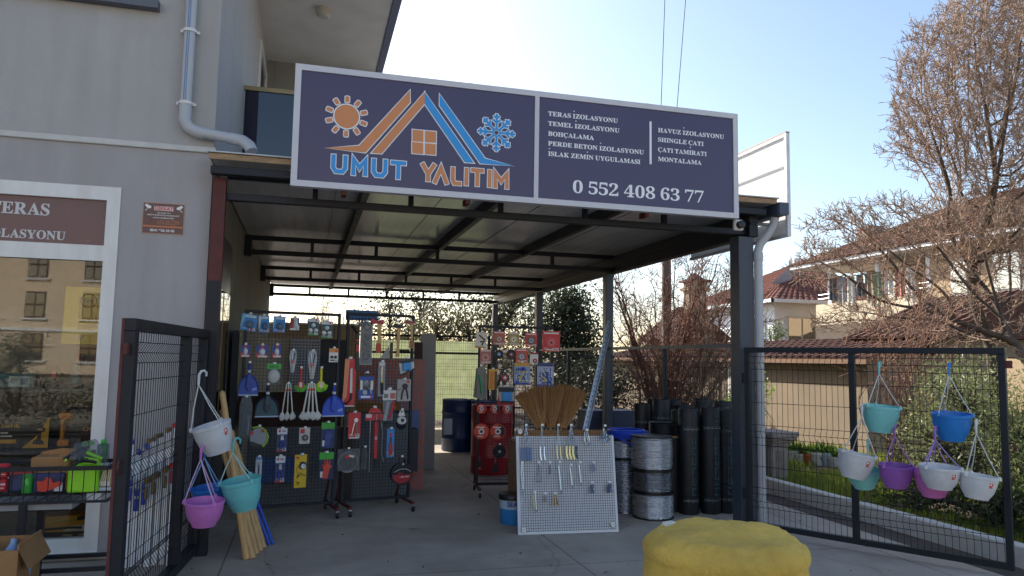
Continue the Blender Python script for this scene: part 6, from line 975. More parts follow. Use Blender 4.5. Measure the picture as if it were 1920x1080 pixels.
item(R3, 'level_card', 'upright yellow orange level on a card', 'level', (916, 692, 932, 731), {'card': [('r', -.5, -.5, .5, .5, '#d2a02c', 0, 2), ('r', .2, -.5, .5, .4, '#4a3a22', 2, 3)]+tab(), 'tool': [('p', [(-.3, .35), (.2, .38), (.05, .1), (.2, -.1), (.05, -.42), (-.3, -.42)], '#c9742a', 3, 16)]}, GC)
item(R3, 'tape_measure', 'small round red and black tape measure', 'tape measure', (938, 697, 954, 722), {'case': [('c', 0, .05, .5, '#1d1c20', 0, 24), ('c', 0, .05, .34, '#b02c42', 24, 26), ('c', 0, .05, .16, '#d8d2d2', 26, 27), ('r', -.3, -.5, .2, -.2, '#1d1c20', 2, 20)]}, GC)
item(R3, 'knee_pad_pack', 'black and red cornered pack with sky blue front above the red discs', 'protective gear', (933, 724, 965, 759), {'bag': [('r', -.5, -.5, .5, .5, '#a9a5a2', 0, 6), ('p', [(-.5, -.5), (.5, -.5), (.5, -.4), (-.35, -.35), (-.5, .1)], '#b5282e', 6, 8)]+tab(), 'pad': [('b', -.25, -.3, .3, .2, '#3f8fd0', 8, 26), ('r', -.45, .2, .45, .44, '#1c1e24', 6, 24), ('r', -.35, -.4, .45, -.3, '#1c1e24', 8, 20)]}, GC)
for rc, lb, hf in (((894, 757, 912, 776), 'small red cutting disc, left of three in a row', '#c83226'), ((919, 757, 937, 776), 'small red and black cutting disc, middle of three in a row', '#2a2426'), ((942, 757, 961, 776), 'small red and grey cutting disc, right of three in a row', '#7a7472'), ((888, 795, 917, 823), 'large orange red cutting disc with black wedge, left of two', '#d04a30'), ((919, 795, 948, 823), 'large black and orange cutting disc, right of two', '#262426')):
    L = [('c', 0, 0, .5, '#cf4630', 0, 3), ('p', [(.46*math.cos(a), .46*math.sin(a)) for a in [R(-60+15*i) for i in range(11)]], hf, 3, 3.6), ('p', [(.46*math.cos(a), .46*math.sin(a)) for a in [R(200+12*i) for i in range(7)]], '#2b2728', 3, 3.6), ('c', 0, 0, .2, '#d6c8c4', 3.6, 4.2), ('c', 0, 0, .09, '#3a3436', 4.2, 5), ('r', -.3, .24, .2, .32, '#e0d4d0', 3.6, 4), ('r', -.25, -.36, .1, -.3, '#d8ccc8', 3.6, 4)]
    item(R3, 'cutting_disc', lb, 'cutting disc', rc, {'disc': L}, 'red cutting discs on the disc rack', hook=False)
for rc, lb in (((894, 855, 905, 881), 'small black trowel with red tip, leftmost of three at the rack foot'), ((922, 860, 936, 886), 'small black trowel, middle of three at the rack foot'), ((949, 862, 962, 887), 'small black trowel beside the hardware board')):
    item(R3, 'small_trowel', lb, 'trowel', rc, {'blade': [('p', [(-.15, .2), (.15, .2), (.5, -.5), (-.5, -.5)], '#17181b', 0, 5)]+([('r', -.2, -.46, .2, -.3, '#c03028', 5, 7)] if 'red' in lb else []), 'handle': [('l', [(0, .2), (0, .5)], .1, 'm:chrome', 4)]}, 'small trowels at the rack foot', hook=False)
# ================================================================== THINGS BEHIND THE RACKS
def slab(name, label, cat, px, Yv, zb, m, thick=.02, lean=.08, group=None, extra=None):
    x0, y0, x1, y1 = px; a_ = onY(x0, (y0+y1)/2, Yv); c = onY(x1, (y0+y1)/2, Yv); tp = onY((x0+x1)/2, y0, Yv); bz = zb if zb is not None else onY((x0+x1)/2, y1, Yv).z
    t = thing(name, label, cat, ((a_.x+c.x)/2, Yv-lean, bz), group=group, rot=(-math.atan2(lean, tp.z-bz), 0, 0)); mb = MB(); w_ = c.x-a_.x; h = tp.z-bz; mb.bx(-w_/2, w_/2, 0, thick, 0, h, m, .003); mb.build('board', t)
    if extra:
        m2 = MB(); extra(m2, w_, h); m2.build('print', t)
    return t
def dots(mb, w_, h):
    k = mat('hole_dark', '#101216', .7)
    for i in range(int(w_/.03)):
        for j in range(int(h/.03)): mb.bx(-w_/2+.012+i*.03, -w_/2+.026+i*.03, -.003, 0, .012+j*.03, .026+j*.03, k)
slab('perforated_sheet', 'dark perforated steel sheet hung behind the wall side rack', 'panel', (543, 635, 600, 735), 8.35, None, mat('perf_steel', '#7a818c', .5, .3), extra=dots, lean=0)
slab('steel_sheet', 'plain dark sheet beside the perforated sheet', 'sheet', (598, 637, 650, 738), 8.42, None, mat('black_sheet', '#23272f', .6), lean=0)
slab('beige_board', 'dull beige board standing behind the wall side rack', 'board', (478, 632, 546, 735), 8.5, None, mat('beige_board', '#a89e8b', .8, var=.1), lean=0)
slab('grey_board', 'dull grey board leaning low behind the wall side rack', 'board', (462, 800, 640, 938), 8.75, 0, mat('dull_board', '#5c5f64', .7, var=.15), lean=.12)
slab('grey_board', 'grey board leaning low behind the tool rack', 'board', (655, 770, 765, 925), 8.85, 0, mat('dull_board', '#5c5f64', .7, var=.15), lean=.12)
slab('brown_crate', 'dark brown wooden crate side seen through the wall side rack', 'crate', (470, 735, 640, 800), 9.3, None, mat('dark_crate', '#4a3029', .8, var=.3, scale=5), thick=.5, lean=0)
slab('black_case', 'black case standing behind the hose coil', 'case', (640, 800, 662, 870), 8.6, 0, M['blackpl'], thick=.1, lean=0)
slab('dark_cabinet', 'dark grey metal cabinet low behind the tool rack end', 'cabinet', (722, 805, 784, 865), 9.0, .25, mat('dark_cab', '#2e333b', .6), thick=.3, lean=0)
def chev(mb, w_, h):
    og = mat('orange_print', '#c0643c', .7, var=.15)
    for j in range(13):
        for i in range(18):
            if 4 < i < 14 and j not in (0, 1, 11, 12, 6): continue
            x = -w_/2+w_*i/18; z = h*j/13; mb.add([(x, -.004, z), (x+w_*.02, -.004, z), (x+w_*.045, -.004, z+h/15), (x+w_*.025, -.004, z+h/15)], [(0, 1, 2, 3)], og)
slab('printed_carton', 'flat mauve carton with orange hatched print behind the tools', 'carton', (668, 672, 796, 835), 9.35, 0, mat('mauve_board', '#8d7478', .8, var=.1), lean=.1, extra=chev)
slab('plywood_board', 'ochre plywood behind the tool rack', 'board', (668, 755, 750, 830), 9.25, None, mat('ochre_board', '#8a6430', .8, var=.15), lean=0)
slab('blue_board', 'blue plastic sheet behind the round tape reel', 'sheet', (740, 770, 786, 815), 9.2, None, PL('#27508c'), lean=0)
slab('grey_metal_sheet', 'tall plain grey sheet leaning beside the tool rack', 'sheet', (786, 625, 815, 840), 11.0, 0, M['sheet'], lean=.15)
slab('red_plank', 'dark red plank leaning behind the tall grey sheet', 'plank', (774, 640, 790, 838), 10.4, 0, mat('red_plank', '#3d2322', .7, var=.2), lean=.2)
slab('blue_carton', 'flat blue printed carton low behind the wall side rack', 'carton', (488, 858, 560, 905), 8.6, None, PL('#2b5490'), thick=.03, lean=0)
# drums
def drum(label, x, y, c, r=.29, h=.88, vents=False):
    t = thing('steel_drum', label, 'drum', (x, y, 0), group='steel drums under the canopy'); m_ = mat('drum_'+c.strip('#'), c, .4, var=.12, scale=4)
    p = [(r-.01, 0), (r, .02)]; 
    for k in range(1, 4): z = h*k/4; p += [(r, z-.03), (r+.012, z), (r, z+.03)] if k != 2 else [(r, z)]
    p += [(r, h-.02), (r+.008, h), (r-.012, h), (r-.012, h-.02), (.001, h-.02)]; mb = MB(); mb.lathe(p, m_, 32); mb.build('barrel', t)
    mb = MB(); mb.lathe([(.03, h-.02), (.03, h), (.001, h)], M['galv'], 10, (r*.6, 0, 0)); mb.build('bung', t); return t
drum('dark blue steel drum in front of the green screen', 2.62, 13.0, '#1c3260'); drum('dark blue steel drum half behind the disc rack', 3.05, 12.6, '#1d3768'); drum('bright red steel drum behind the cutting discs', 2.58, 10.4, '#9c1f28', .29, .95)
slab('white_label_card', 'white paper label card on the blue drum', 'label', (832, 785, 848, 815), 12.66, None, P('#b9bcc0'), lean=0, thick=.004)
slab('blue_crate', 'dark blue plastic crate behind the perforated strut', 'crate', (1150, 770, 1190, 815), 10.5, 0, mat('blue_crate', '#1a2b52', .5), thick=.4, lean=0)
slab('blue_crate', 'dark blue plastic crate behind the hardware board edge', 'crate', (1100, 770, 1148, 815), 10.9, 0, mat('blue_crate', '#1a2b52', .5), thick=.4, lean=0)
# perforated strut
p0, p1 = onY(1143, 602, 7.9), onY(1098, 800, 7.5); d = (p1-p0); p1 = p0+d*((p0.z)/(-d.z)); L = (p1-p0).length
t = thing('perforated_strut', 'long pale galvanised perforated steel strut leaning on the column', 'strut', p1); dr = (p0-p1).normalized(); mb = MB(); sx = Vector((1, 0, 0)).cross(dr).cross(dr)*-1; sx = (Vector((1, 0, 0))-dr*dr.x).normalized(); nn = sx.cross(dr)
mb.bar((0, 0, 0), dr*L, .004, .05, M['galv']); rotm = None
mb2 = MB(); 
def quadbox(mb, a, dr, L, sx, nn, w_, th, m): 
    vs = [a+sx*u*w_/2+nn*v*th/2+dr*q for q in (0, L) for v in (-1, 1) for u in (-1, 1)]; mb.add(vs, [(0, 2, 3, 1), (4, 5, 7, 6), (0, 1, 5, 4), (2, 6, 7, 3), (0, 4, 6, 2), (1, 3, 7, 5)], m)
mb = MB(); quadbox(mb, Vector((0, 0, 0)), dr, L, sx, nn, .05, .004, M['galv']); quadbox(mb, sx*.025+nn*.02, dr, L, nn, sx, .04, .004, M['galv']); AM = mb
for k in range(int(L/.06)): quadbox(mb2, dr*(.03+k*.06)-nn*.0026, dr, .028, sx, nn, .014, .001, M['blackpl'])
for k in range(int(L/.06)): quadbox(mb2, dr*(.03+k*.06)+nn*.0026, dr, .028, sx, nn, .014, .001, M['blackpl'])
AM.v += []; o_ = len(AM.v); AM.add(mb2.v, mb2.f, M['steel_grey']); AM.build('angle', t)
# hardware board
BB0, BB1, BT = Vector((1.935, 6.72, 0)), Vector((2.90, 6.66, 0)), .92; tilt = math.atan2(.17, .93); bd = (BB1-BB0).normalized(); brz = math.atan2(bd.y, bd.x); bn = Vector((-bd.y, bd.x, 0))
bu = (Vector((0, 0, 1))*math.cos(tilt)+bn*math.sin(tilt)); KB = dict(o=BB0, n=bu.cross(bd)*-1, r=bd, u=bu, rot=(-tilt, 0, brz)); KB['n'] = bd.cross(bu)*-1
if KB['n'].y < 0: KB['n'] = -KB['n']
L = (BB1-BB0).length; t = thing('hardware_board', 'white board with dark wire grid hung with shiny ironmongery', 'display board', BB0, rot=KB['rot'])
mb = MB(); mb.bx(0, L, .012, .03, 0, .89, mat('white_board', '#d3d4d8', .6, var=.04, scale=2)); mb.build('board', t)
mb = MB(); n = 40
for i in range(n+1): x = .03+(L-.06)*i/n; mb.tube([(x, 0, .025), (x, 0, .965)], .0017, wm, 3, False)
n = 40
for i in range(n+1): z = .03+.93*i/n; mb.tube([(.03, .003, z), (L-.03, .003, z)], .0017, wm, 3, False)
mb.build('grid', t); mb = MB(); mb.bx(.02, L-.05, .05, .14, .0, .95, M['carton']); mb.build('backing_carton', t)
for u, v in ((.035, .93), (.05, .045), (L-.06, .07)):
    mb = MB(); mb.disc(u, v, .022, -.012, -.004, M['galv'], 16); mb.disc(u, v, .007, -.016, -.012, M['steel_grey'], 8); mb.build('washer', t)
GB = 'ironmongery hung on the white grid board'
def hz(x0, y0, x1, y1): return (880+x0/4.155, 760+y0/4.155, 880+x1/4.155, 760+y1/4.155)
def chainlinks(u0, v0, u1, v1, n, r, c='m:chrome', d=8):
    return [('l', [(u0+(u1-u0)*(i+.0)/n+(-r if i % 2 else r)*.5, v0+(v1-v0)*i/n), (u0+(u1-u0)*(i+1)/n+(r if i % 2 else -r)*.5, v0+(v1-v0)*(i+1)/n)], r*.55, c, d+(3 if i % 2 else 0)) for i in range(n)]
for rc, lb, c, n in ((hz(400, 160, 485, 432), 'bunch of chains with blue steel latches', '#5a6f96', 4), (hz(538, 160, 597, 432), 'bunch of thin chains with two small silver hasps', 'm:chrome', 2), (hz(668, 160, 720, 425), 'bunch of chains with one curved brass latch', 'm:brass', 2), (hz(745, 160, 842, 425), 'bunch of chains with three curved brass latches', 'm:brass', 4)):
    sp = {'chain': sum([chainlinks(.0, .5, (i/(n*1.0)-.4)*.8, -.1, 12, .06, d=6+i*4) for i in range(n)], [])}
    for i in range(n):
        u = (i+.5)/n-.5; cc = c if not (n == 4 and c == 'm:brass' and i == 3) else '#3a3f4a'; sp['latch%d' % i] = [('p', [(u-.1, -.1), (u+.06, -.1), (u+.02, -.3), (u+.12, -.46), (u+.02, -.5), (u-.12, -.34)] if c != '#5a6f96' else [(u-.1, -.12), (u+.1, -.12), (u+.1, -.5), (u-.1, -.48)], cc, 4+i*3, 9+i*3), ('c', u-.01, -.16, .03, '#25272c', 9+i*3, 10+i*3)]
    item(KB, 'latch_chain', lb, 'hardware', rc, sp, GB, off=.012)
item(KB, 'carabiner', 'large steel spring hook on the board', 'carabiner', hz(888, 198, 940, 318), {'ring': [('l', [(0, .5), (-.3, .35), (-.35, -.1), (-.1, -.48), (.25, -.45), (.42, -.2), (.2, .3), (0, .5)], .1, 'm:chrome', 8), ('l', [(-.1, .35), (.2, -.3)], .06, 'm:chrome', 10)]}, GB, off=.012)
item(KB, 'bolt_bunch', 'bunch of loose steel pins at the top right of the board', 'hardware', hz(1008, 165, 1102, 320), {'pin': [('l', [(-.1+.02*i, .45-.05*i), (rnd.uniform(-.45, .45), rnd.uniform(-.5, .0))], .045, 'm:chrome' if i % 3 else '#5f6f88', 6+4*i) for i in range(10)]+[('l', [(-.45, -.08), (.5, .05)], .045, 'm:chrome', 44)]}, GB, off=.012)
item(KB, 'long_hook', 'long steel hook with curled end on the left of the board', 'hook', hz(392, 450, 430, 682), {'bar': [('l', [(-.05, .5), (-.2, .2), (.0, -.2), (.1, -.38)], .1, 'm:chrome', 6), ('l', [(.15, .5), (.2, .1), (.15, -.38)], .1, 'm:chrome', 8), ('o', .0, -.44, .3, .09, 'm:chrome', 8)]}, GB, off=.012)
item(KB, 'short_chain', 'short grey chain bunch beside the long hook', 'chain', hz(512, 450, 567, 608), {'chain': sum([chainlinks(0, .5, (i-1)*.3, -.35, 8, .08, '#8b929a', 6+i*4) for i in range(3)], [])+[('o', -.25+.25*i, -.4, .13, .05, '#9aa0a6', 8) for i in range(3)]}, GB, off=.012)
for rc, lb, c in ((hz(610, 450, 640, 545), 'small dull hook bunch left of the turnbuckles', '#7c8288'), (hz(945, 450, 987, 522), 'small zinc ring bunch in the middle row', '#8f98a6'), (hz(928, 605, 976, 690), 'small dark shackle bunch, left of two', '#5d6880'), (hz(1062, 603, 1117, 683), 'small dark shackle bunch at the right edge', '#4f5a74'), (hz(573, 690, 607, 762), 'pair of small steel eye bolts', '#9a968c')):
    item(KB, 'shackle_bunch', lb, 'hardware', rc, {'ring': [('o', rnd.uniform(-.2, .2), .25-.18*i, .2, .07, c, 6+4*i) for i in range(4)]+[('l', [(rnd.uniform(-.3, .3), .2), (rnd.uniform(-.4, .4), -.45)], .06, c, 12+3*i) for i in range(4)]}, GB, off=.012)
for rc, lb, c in ((hz(688, 448, 722, 692), 'longest turnbuckle, bluish steel', '#8aa6bc'), (hz(778, 470, 806, 645), 'middle turnbuckle, pale steel', '#c2c8c6'), (hz(847, 448, 876, 628), 'right turnbuckle, pale steel', '#c2c6c8')):
    item(KB, 'turnbuckle', lb, 'turnbuckle', rc, {'body': [('l', [(-.2, .42), (.15, -.36)], .2, 'm:chrome', 8), ('l', [(-.05, .4), (.3, -.36)], .05, c, 12)], 'eye': [('o', -.22, .45, .22, .08, 'm:chrome', 8), ('l', [(.15, -.36), (.25, -.5)], .1, '#6a6f76', 8)]}, GB, off=.012)
item(KB, 'eye_bolt', 'pair of long bolts, one brassy and one steel', 'bolt', hz(488, 680, 530, 832), {'bolt': [('l', [(-.3, .4), (-.15, -.3)], .12, 'm:brass', 8), ('l', [(.1, .5), (.25, -.4)], .12, 'm:chrome', 10), ('c', .28, -.42, .2, 'm:steel_grey', 4, 16)]}, GB, off=.012)
item(KB, 'copper_bolts', 'copper coloured bolts fanned out at the bottom row', 'bolt', hz(640, 690, 692, 788), {'bolt': [('l', [(-.05+.03*i, .5), (-.4+.26*i, -.42)], .08, '#8a6248' if i % 2 else 'm:brass', 6+4*i) for i in range(4)]}, GB, off=.012)
# corn brooms behind the board
def broom(label, tip, base, spread, rz):
    t = thing('straw_broom', label, 'broom', base, group='straw brooms behind the board'); d = tip-base; L = d.length; g = np.random.default_rng(int(abs(tip.x*1000))); n = 520
    dn = np.array(d.normalized()); rtv = np.array([1., 0, 0]); rtv -= dn*rtv.dot(dn); rtv /= np.linalg.norm(rtv); th = np.cross(dn, rtv)
    u = g.uniform(-1, 1, n); v = g.uniform(-1, 1, n); A = rtv*(u*spread*.28)[:, None]+th*(v*.03)[:, None]; lean = .12*g.normal(0, .3, n); B = A+dn*(L*(.9+.1*np.cos(u*1.3))+g.normal(0, .015, n))[:, None]+rtv*(u*spread*.75+lean*.1)[:, None]+th*(g.normal(0, .022, n))[:, None]
    V, Fa = prisms(A, B, np.full(n, .0045), np.full(n, .002), 4); quad_obj('bristles', V, Fa, mat('broom_straw', '#9c7144', .8, var=.25, scale=3, coords='Object'), t)
    mb = MB(); b0 = Vector(rtv); w_ = spread*.29
    for k in range(2):
        c = Vector(dn)*(.1+.06*k)*L/.45*.9; mb.tube([c-b0*(w_+.02)+Vector(th)*.04, c+b0*(w_+.02)+Vector(th)*.04], .004, P('#8d7a58'), 5); mb.tube([c-b0*(w_+.02)-Vector(th)*.036, c+b0*(w_+.02)-Vector(th)*.036], .004, P('#7d6a4c'), 5)
    mb.build('binding', t); mb = MB(); mb.tube([-d.normalized()*.75, d.normalized()*.02], .012, M['wood'], 8); mb.build('handle', t)
Yb = 7.25
for lb, tx_, ty_, bx_, by_, sp_, r_ in (('left straw broom with fanned bristles', 993, 731, 1013, 800, .16, 0), ('middle straw broom standing upright', 1030, 728, 1032, 800, .15, 0), ('right straw broom leaning outward, widest fan', 1072, 727, 1052, 802, .17, 0)):
    broom(lb, onY(tx_, ty_, Yb+.05*(tx_ > 1050)), onY(bx_, by_, Yb+.02), sp_, r_); Yb += .09
o = MB().box((0, 0, 0), (.6, .3, .75), mat('carton_box', '#7d5c40', .85, var=.15)).build('carton_box'); o.location = (2.42, 7.65, .375); tag(o, 'brown carton box standing behind the hardware board', 'box')
# brick-like pile of grey wire netting behind disc rack
t = thing('netting_roll', 'roll of pale wire netting behind the glove bags', 'wire roll', (3.0, 9.5, 0)); mb = MB()
for k in range(26): mb.tube([(.2*math.cos(a*.628), .2*math.sin(a*.628), .05+k*.042+.004*math.sin(a*3)) for a in range(11)], .006, M['galv'], 4, False)
for k in range(22): a = k*.2856; mb.tube([(.2*math.cos(a), .2*math.sin(a), .03), (.2*math.cos(a), .2*math.sin(a), 1.13)], .004, M['galv'], 4)
mb.build('netting', t)
# ================================================================== COILS, ROLLS, BUCKET
def coil(name, label, x, y, z0, h, r, m, cat, amp=.006, n=9, flange=True, tw=0, group=None):
    t = thing(name, label, cat, (x, y, z0), group=group); p = [(r*.5, .0), (r*.97, .0)]; k = n*6
    for i in range(k+1): u = i/k; p.append((r+amp*math.sin(u*n*2*math.pi)-(.012 if i in (0, k) else 0), .012+(h-.024)*u))
    p += [(r*.97, h), (r*.5, h), (.001, h-.01)]
    def wob(v): a = math.atan2(v.y, v.x); s_ = 1+.02*noise.noise(Vector((math.cos(a)*1.5, math.sin(a)*1.5, v.z*6+x))); return Vector((v.x*s_, v.y*s_, v.z+tw*math.sin(a*24)))
    mb = MB(); mb.lathe(p, m, 72 if tw else 36, (0, 0, 0), None, wob); mb.build('winding', t, ang=80)
    if flange:
        for zz in (-.016, h+.002): f = MB(); f.lathe([(.001, zz), (r*1.03, zz), (r*1.03, zz+.014), (.001, zz+.014)], M['blackpl'], 32); f.build('flange', t)
    return t
GW = 'wire coils stacked by the membrane rolls'
cw = mat('coil_white', '#c2c4c8', .28, .75, var=.2, scale=30, bump=.5, bscale=26, stretch=(.2, .2, 3.2)); cg = mat('coil_grey', '#9a9da3', .25, .85, var=.25, scale=30, bump=.5, bscale=26, stretch=(.2, .2, 3.2))
coil('wire_coil', 'lowest pale wire coil of the front stack', 3.52, 7.22, .016, .23, .205, cw, 'wire coil', .004, 14, True, .003, GW)
coil('wire_coil', 'middle shiny wire coil of the front stack', 3.515, 7.22, .28, .19, .195, cg, 'wire coil', .007, 10, True, 0, GW)
coil('wire_coil', 'tallest wire coil on top of the front stack', 3.51, 7.23, .505, .31, .21, cw, 'wire coil', .005, 20, True, .002, GW)
coil('wire_reel', 'black reel of cable behind the top of the front stack', 3.80, 7.55, .8, .14, .15, M['blackpl'], 'cable reel', .004, 8, False)
o = MB().bx(-.17, .17, -.17, .17, 0, .78, mat('dark_box', '#24262b', .7)).bx(-.18, .18, -.18, .18, .78, .8, M['carton']).build('storage_box'); o.location = (3.80, 7.58, 0); tag(o, 'dark box carrying the black cable reel', 'box')
coil('mesh_roll', 'tall grey roll of wire mesh behind the front coil stack', 3.37, 7.62, .0, .55, .22, cg, 'mesh roll', .004, 26, False, .004)
coil('wire_coil', 'pale wire coil below the blue hose', 3.37, 7.62, .575, .17, .2, cw, 'wire coil', .006, 9, True, 0, GW)
t = thing('hose_coil', 'bright blue hose coil on top of the back coil stack', 'hose', (3.40, 7.62, .765)); mb = MB(); bh = PL('#2145b8')
for k in range(11): mb.tube([((.17+.028*(k % 3)+.006*math.sin(a*2+k))*math.cos(a*.3142), (.17+.028*(k % 3))*math.sin(a*.3142), .014+.02*(k//3*1.1)+.006*math.sin(a*.9+k*2)+.003*(k % 3)) for a in range(21)], .012, bh, 6, False)
mb.tube([(-.2, -.05, .04), (-.14, -.2, .0), (.0, -.225, -.08), (.1, -.23, -.1)], .012, bh, 6); mb.build('hose', t)
bit = mat('bitumen_felt', '#15171b', .55, var=.25, scale=6, bump=.15, bscale=60); teal = PL('#1d4650'); pw_ = P('#6d7478')
spots = [(1291, 7.32), (1332, 7.3), (1362, 7.3), (1276, 7.6), (1313, 7.62), (1350, 7.62), (1240, 8.0), (1280, 8.05), (1318, 8.05), (1356, 8.05), (1204, 8.3), (1228, 8.45), (1262, 8.5)]
lbs = ['front left black membrane roll with teal band and white print', 'front middle black membrane roll with wide teal print', 'front black membrane roll beside the corner column', 'black membrane roll behind the cable reel in the second row', 'black membrane roll in the middle of the second row', 'black membrane roll at the right of the second row', 'black membrane roll at the left of the third row', 'black membrane roll second from left in the third row', 'black membrane roll third from left in the third row', 'black membrane roll by the fence in the third row', 'rearmost left black membrane roll by the blue crates', 'rearmost middle black membrane roll', 'rearmost right black membrane roll']
for k, (px, Yv) in enumerate(spots):
    g = onY(px, 860, Yv); h = 1.09+rnd.uniform(-.03, .04) if k < 6 else 1.12+rnd.uniform(-.03, .06); r = .102+rnd.uniform(-.004, .004)
    t = thing('membrane_roll', lbs[k], 'membrane roll', (g.x, g.y, 0), rnd.uniform(-.3, .3), 'bitumen membrane rolls by the corner column')
    def wob(v):
        a = math.atan2(v.y, v.x); z = v.z
        if z > h-.05: z += .016*noise.noise(Vector((math.cos(a)*3, math.sin(a)*3, k*3.)))
        return Vector((v.x, v.y, z))
    mb = MB(); mb.lathe([(r-.004, 0), (r, .01), (r, h-.01), (r-.004, h), (r-.012, h-.006), (r-.03, h-.03), (r-.034, h-.008), (r-.05, h-.03), (r-.054, h-.01), (.02, h-.02), (.02, h-.1), (.001, h-.1)], bit, 28, (0, 0, 0), None, wob); mb.build('felt', t)
    mb = MB()
    def patch(a0, a1, z0, z1, m):
        n = 5; mb.add([((r+.0015)*math.cos(a0+(a1-a0)*i/n), (r+.0015)*math.sin(a0+(a1-a0)*i/n), z) for z in (z0, z1) for i in range(n+1)], [(i, i+1, n+2+i, n+1+i) for i in range(n)], m)
    for zz in (.14, h-.22):
        for q in range(14): a = -2.7+q*.16; patch(a, a+.11, zz, zz+.012, pw_)
        patch(-2.75, -.4, zz-.012, zz-.009, pw_); patch(-2.75, -.4, zz+.02, zz+.023, pw_)
    ac = -1.9+.3*(k % 2)
    for q in range(6):   # tall teal block lettering running up the roll
        z_ = .2+q*.105
        if q % 3 != 2: patch(ac, ac+.5, z_, z_+.016, teal)
        patch(ac, ac+.14, z_, z_+.08, teal); 
        if q % 2: patch(ac+.36, ac+.5, z_, z_+.08, teal)
        else: patch(ac, ac+.5, z_+.064, z_+.08, teal)
    mb.build('print', t)
t = thing('paint_bucket', 'blue and white bucket with black lid behind the hardware board', 'bucket', (2.02, 7.22, 0)); mb = MB(); mb.lathe([(.115, 0), (.125, .02), (.132, .15)], PL('#2b7fc0'), 28); mb.lathe([(.132, .15), (.138, .26), (.001, .26)], PL('#a9bccb'), 28); mb.build('pail', t)
mb = MB(); mb.lathe([(.145, .235), (.148, .27), (.14, .285), (.001, .285)], M['blackpl'], 28); mb.build('lid', t); mb = MB()
V, F_, wdt = sans('SEA', .03); mb.add([((.1365+.0015)*math.sin((v.x-.5*wdt)*.045/.137-.32), -(.1375+.001)*math.cos((v.x-.5*wdt)*.045/.137-.32), .18+v.y*.045) for v in V], F_, PL('#1f3f8c')); mb.build('lettering', t)
# ================================================================== HANGING POTS
def hang_pot(label, rect, Yp, col, hook, tilt=0., hookcol=None, sticker=False, n=None, strings='#c9c9c4'):
    x0, y0, x1, y1 = rect; cx, cy_ = (x0+x1)/2, (y0+y1)/2
    if n is None: c = onY(cx, cy_, Yp); pc_ = lambda x, y: onY(x, y, Yp)
    else: o_, nn_ = n; c = onP(cx, cy_, o_, nn_); pc_ = lambda x, y: onP(x, y, o_, nn_)
    w_ = (pc_(x1, cy_)-pc_(x0, cy_)).length; h = (pc_(cx, y0)-pc_(cx, y1)).length; r = w_/2*.97; h = h-.02
    t = thing('hanging_pot', label, 'flowerpot', c, group='plastic hanging flowerpots on the gates'); T_ = Matrix.Rotation(tilt, 3, 'Y') @ Matrix.Rotation(R(4), 3, 'X'); m_ = mat('pot_'+col.strip('#'), col, .34, var=.1, scale=7, trans=.18)
    mb = MB(); mb.lathe([(.001, -h/2+.012), (r*.45, -h/2+.012), (r*.47, -h/2), (r*.6, -h/2), (r*.62, -h/2+.012), (r*.8, -h*.22), (r*.93, h*.12), (r*.97, h*.38), (r, h*.4), (r*1.01, h/2), (r*.975, h/2+.004), (r*.955, h*.42), (r*.9, h*.1), (r*.78, -h*.2), (r*.58, -h/2+.03), (.001, -h/2+.03)], m_, 36, (0, 0, 0), T_)
    for k in range(3): a = R(-90+120*k+35); p = T_ @ Vector((r*math.cos(a), r*math.sin(a), h/2)); mb.tube([p-T_ @ Vector((0, 0, .012)), p+T_ @ Vector((0, 0, .016))], [.016, .01], m_, 8)
    mb.build('bowl', t, ang=30); hc = mat('pot_'+(hookcol or col).strip('#'), hookcol or col, .42, var=.03, scale=6, trans=.18)
    hp = pc_(*hook)-c; mb = MB(); top = hp+Vector((0, 0, -.05))
    for k in range(3): a = R(-90+120*k+35); p = T_ @ Vector((r*math.cos(a), r*math.sin(a), h/2)); mid = (p+top)/2+Vector((.008*math.sin(k*2.1), .0, -.01)); mb.tube([p, mid, top], .0042, PL(strings), 5)
    mb.build('hanger', t); mb = MB(); mb.tube([top, hp, hp+Vector((.0, .0, .02)), hp+Vector((.012, .01, .045)), hp+Vector((.03, .02, .05)), hp+Vector((.045, .03, .035)), hp+Vector((.045, .03, .01))], [.008, .0095, .0095, .0095, .009, .008, .007], hc, 8); mb.build('hook', t)
    if sticker:
        mb = MB(); 
        ab = math.atan2(-c.y, -c.x)+.72
        for (a0, a1, z0, z1, m) in ((ab-.11, ab+.11, h*.08, h*.3, P('#c9483c')), (ab-.09, ab+.02, h*.2, h*.27, P('#ecd8d0')), (ab+.03, ab+.09, h*.1, h*.16, P('#ecd8d0'))):
            n_ = 4; rr = lambda z: r*(.93+.05*(z/h))+.004+(.001 if m.name.endswith('d8d0') else 0)
            mb.add([T_ @ Vector((rr(z)*math.cos(a0+(a1-a0)*i/n_+.0), rr(z)*math.sin(a0+(a1-a0)*i/n_), z)) for z in (z0, z1) for i in range(n_+1)], [(i, i+1, n_+2+i, n_+1+i) for i in range(n_)], m)
        mb.build('sticker', t)
    return t
gd = Vector((GR1[0]-GR0[0], GR1[1]-GR0[1], 0)).normalized(); gnn = Vector((-gd.y, gd.x, 0)); gnn = gnn if gnn.y < 0 else -gnn
def gp(o): return (Vector((GR0[0], GR0[1], 0))+gnn*o, gnn)
hang_pot('upper aqua pot hanging above the tilted white pot on the right gate', (1615, 759, 1687, 812), 0, '#8ad4d2', (1648, 690), R(2), n=gp(.2)); hang_pot('bright blue pot hanging high at the right gate', (1745, 773, 1824, 828), 0, '#2f86d6', (1779, 692), R(-2), n=gp(.2))
